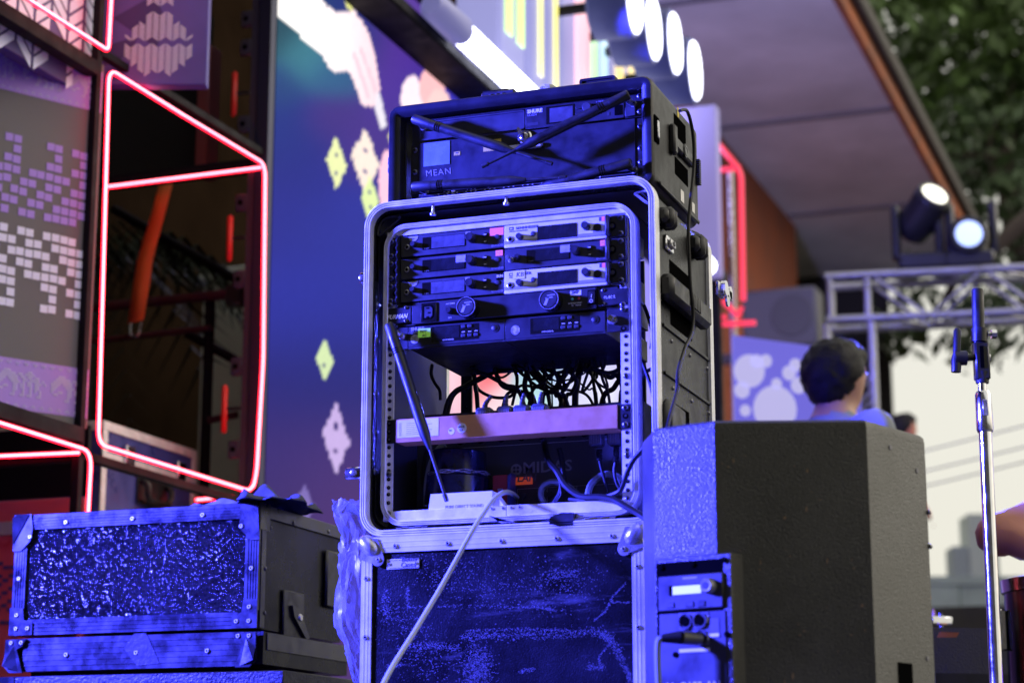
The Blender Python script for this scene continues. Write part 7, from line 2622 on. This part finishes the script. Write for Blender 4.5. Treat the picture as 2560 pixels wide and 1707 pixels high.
# small floor monitor behind the loudspeaker
c = PD(2400, 1580, 5.6)
Mw = Matrix.Translation((c.x, c.y, 0)) @ Matrix.Rotation(YAW + .25, 4, 'Z')
t = thing('floor_monitor', 'dark wedge shaped floor monitor between loudspeaker and microphone stand', 'speaker', (c.x, c.y, STAGE))
part('cabinet', G().prism([(-.20, STAGE), (.16, STAGE), (.15, c.z - .10), (.08, c.z), (-.17, c.z), (-.21, c.z - .06)], 'Y', -.14, .18, Mw), mat('wedge_paint', (.03, .03, .036), .5, bump=('n', 200, .5, .003)), t, angle=20)
part('grille', G().box(-.15, .10, -.146, -.141, STAGE + .05, c.z - .12, 0, Mw), m_panel, t)
q = PD(2372, 1592, 5.4)
part('badge', G().prism([(-.03, 0), (.02, 0), (.028, .012), (-.022, .014)], 'Y', 0, .004, Matrix.Translation(q) @ Matrix.Rotation(YAW, 4, 'Z')), mat('badge_orange', (.5, .16, .08), .5), t)
# cymbal stand hardware
c = PD(2352, 1550, 6.0)
t = thing('cymbal_stand', 'chrome cymbal stand top behind the small floor monitor', 'cymbal stand', (c.x, c.y, STAGE))
part('rod', G().cyl((c.x, c.y, STAGE), (c.x, c.y, c.z + .02), .006, n=10), m_dsteel, t)
part('wing_nut', G().box(-.035, .035, -.01, .01, -.012, .012, .004, Matrix.Translation(c) @ Matrix.Rotation(YAW + .3, 4, 'Z')), m_chrome, t)
part('felt', G().lathe(c + Vector((.02, 0, -.05)), (.3, 0, 1), [(0, .03), (.02, .03)], 14), mat('felt_tan', (.45, .25, .16), .9), t)
# far person
hp_ = PD(2256, 1030, 17.0)
person('far blurred person with bushy dark hair behind the loudspeaker', Vector((hp_.x, hp_.y, hp_.z - 1.72)), YAW + R(90), m_skind, m_hair, m_jean, m_jean, res=.05)
g = G().box(hp_.x - 1.0, hp_.x + 1.0, hp_.y - .8, hp_.y + .8, 0, hp_.z - 1.72)
single('viewing_platform', g, MATS['stage_ply'], 'tall dark platform carrying the far blurred person', 'platform', smooth=False)

# ================================================================== trees, far fence, wires
def tree(label, base, ctr, rad, clumps, leaves, leaf, m_leaf, seed, flat=1.0, mask=None, bend=None):
    rs_ = np.random.RandomState(seed)
    base, ctr = Vector(base), Vector(ctr)
    t_ = thing('tree', label, 'tree', base)
    mid = [base.lerp(ctr, .45) + Vector((.2, .1, 0)), ctr + Vector((0, 0, -rad * .3))] if bend is None else [base.lerp(bend, .6), bend, bend.lerp(ctr, .5) + Vector((0, 0, .8))]
    part('trunk', G().tube([base] + mid + [ctr + Vector((.1, 0, rad * .3))], lambda u: .32 * (1 - .75 * u), n=12), mat('bark', (.06, .045, .035), .9, bump=('n', 9, .6, .03)), t_)
    cs = []
    while len(cs) < clumps:
        d_ = rs_.randn(3)
        d_ /= np.linalg.norm(d_)
        r_ = rad * (.25 + .75 * rs_.rand() ** .55)
        p = np.array(ctr) + d_ * r_ * np.array([1, 1, flat])
        if mask is None or mask(p):
            cs.append(p)
    g_ = G()
    for k in range(0, clumps, 9):
        e_ = Vector(cs[k])
        s_ = ctr + Vector((0, 0, -rad * .4 + .8 * rad * rs_.rand()))
        g_.tube([s_, s_.lerp(e_, .5) + Vector(rs_.randn(3) * .15), e_], lambda u: .07 * (1 - .8 * u), n=6, sub=3)
    part('limb', g_, MATS['bark'], t_)
    N = clumps * leaves
    C = np.repeat(np.array(cs), leaves, axis=0)
    off = rs_.randn(N, 3) * (rad * .115)
    Pp = C + off
    a1 = rs_.randn(N, 3)
    a1 /= np.linalg.norm(a1, axis=1)[:, None]
    a2 = rs_.randn(N, 3)
    a2 -= a1 * (a1 * a2).sum(1)[:, None]
    a2 /= np.linalg.norm(a2, axis=1)[:, None]
    s1_ = leaf * (.6 + .8 * rs_.rand(N))[:, None]
    V = np.stack([Pp - a1 * s1_, Pp + a2 * s1_ * .45, Pp + a1 * s1_, Pp - a2 * s1_ * .45], 1).reshape(-1, 3)
    o0 = np.array(base)
    me = bpy.data.meshes.new('crown')
    me.vertices.add(4 * N)
    me.vertices.foreach_set('co', (V - o0).astype(np.float32).ravel())
    me.loops.add(4 * N)
    me.loops.foreach_set('vertex_index', np.arange(4 * N, dtype=np.int32))
    me.polygons.add(N)
    me.polygons.foreach_set('loop_start', np.arange(0, 4 * N, 4, dtype=np.int32))
    me.update(calc_edges=True)
    me.materials.append(m_leaf)
    ob = bpy.data.objects.new('crown', me)
    COL.objects.link(ob)
    ob.parent = t_
    return t_


def leafmat(name, col):
    m = mat(name, col, .5, var=(.8, .55), rvar=.1)
    return m


lm = leafmat('leaf_green', (.075, .13, .03))
lm2 = leafmat('leaf_dark', (.035, .065, .02))
tree('big dark green tree filling the top right corner', PD(2900, 1700, 33) - Vector((0, 0, PD(2900, 1700, 33).z)), PD(2640, 40, 33), 3.7, 230, 50, .17, lm, 11)
tree('lower sparse tree with sky shining through behind the truss', PD(2800, 1700, 27) - Vector((0, 0, PD(2800, 1700, 27).z)), PD(2520, 440, 31), 2.3, 48, 34, .15, lm2, 12, .75)
tree('drooping tree whose low twigs hang beneath the truss', PD(2500, 1700, 19) - Vector((0, 0, PD(2500, 1700, 19).z - .0)) + Vector((7.5, 8, 0)), PD(2390, 790, 27), 1.6, 15, 30, .13, lm2, 13, .30, bend=PD(2900, 500, 27))
t = thing('boundary_fence', 'grey-green metal fence in the distance between loudspeaker and stand', 'fence', PD(2400, 1700, 24) - Vector((0, 0, PD(2400, 1700, 24).z)))
fz_ = PD(2400, 1462, 24).z
m_fence = mat('fence_green', (.26, .33, .28), .6, var=(2, .15))
q = PD(2400, 1500, 24)
Mf = Matrix.Translation((q.x, q.y, 0)) @ Matrix.Rotation(YAW, 4, 'Z')
for k in range(-18, 19):
    part('sheet', G().box(k * .5, k * .5 + .49, -.02 - .02 * (k % 2), .02, 0, fz_, .01, Mf), m_fence, t)
part('top_rail', G().box(-9, 9.5, -.06, .06, fz_ + .001, fz_ + .10, 0, Mf), m_fence, t)
q = PD(2428, 1300, 30)
t = thing('water_tower', 'pale blue-green block rising behind the far fence', 'tower', (q.x, q.y, 0))
part('shaft', G().box(-.12, .32, -.3, .3, 0, PD(2428, 1290, 30).z, .02, Matrix.Translation((q.x, q.y, 0)) @ Matrix.Rotation(YAW, 4, 'Z')), mat('tower_teal', (.55, .62, .56), .7), t)
part('hatch', G().box(-.36, -.12, -.28, .2, 0, PD(2428, 1370, 30).z, .02, Matrix.Translation((q.x, q.y, 0)) @ Matrix.Rotation(YAW, 4, 'Z')), mat('tower_grey', (.36, .42, .42), .7), t)
for k, (ya, yb_) in enumerate(((1128, 1058), (1178, 1112), (1215, 1150))):
    g = G().tube([PD(2200, ya + 26, 17), PD(2435, (ya + yb_) / 2 + 3, 16.6), PD(2700, yb_ - 30, 16)], .006, n=6, sub=6)
    single('power_line', g, mat('wire_grey', (.25, .25, .24), .7), ['uppermost faint power line crossing the pale sky', 'middle faint power line crossing the pale sky', 'lowest faint power line crossing the pale sky'][k], 'wire', 'power lines against the sky')
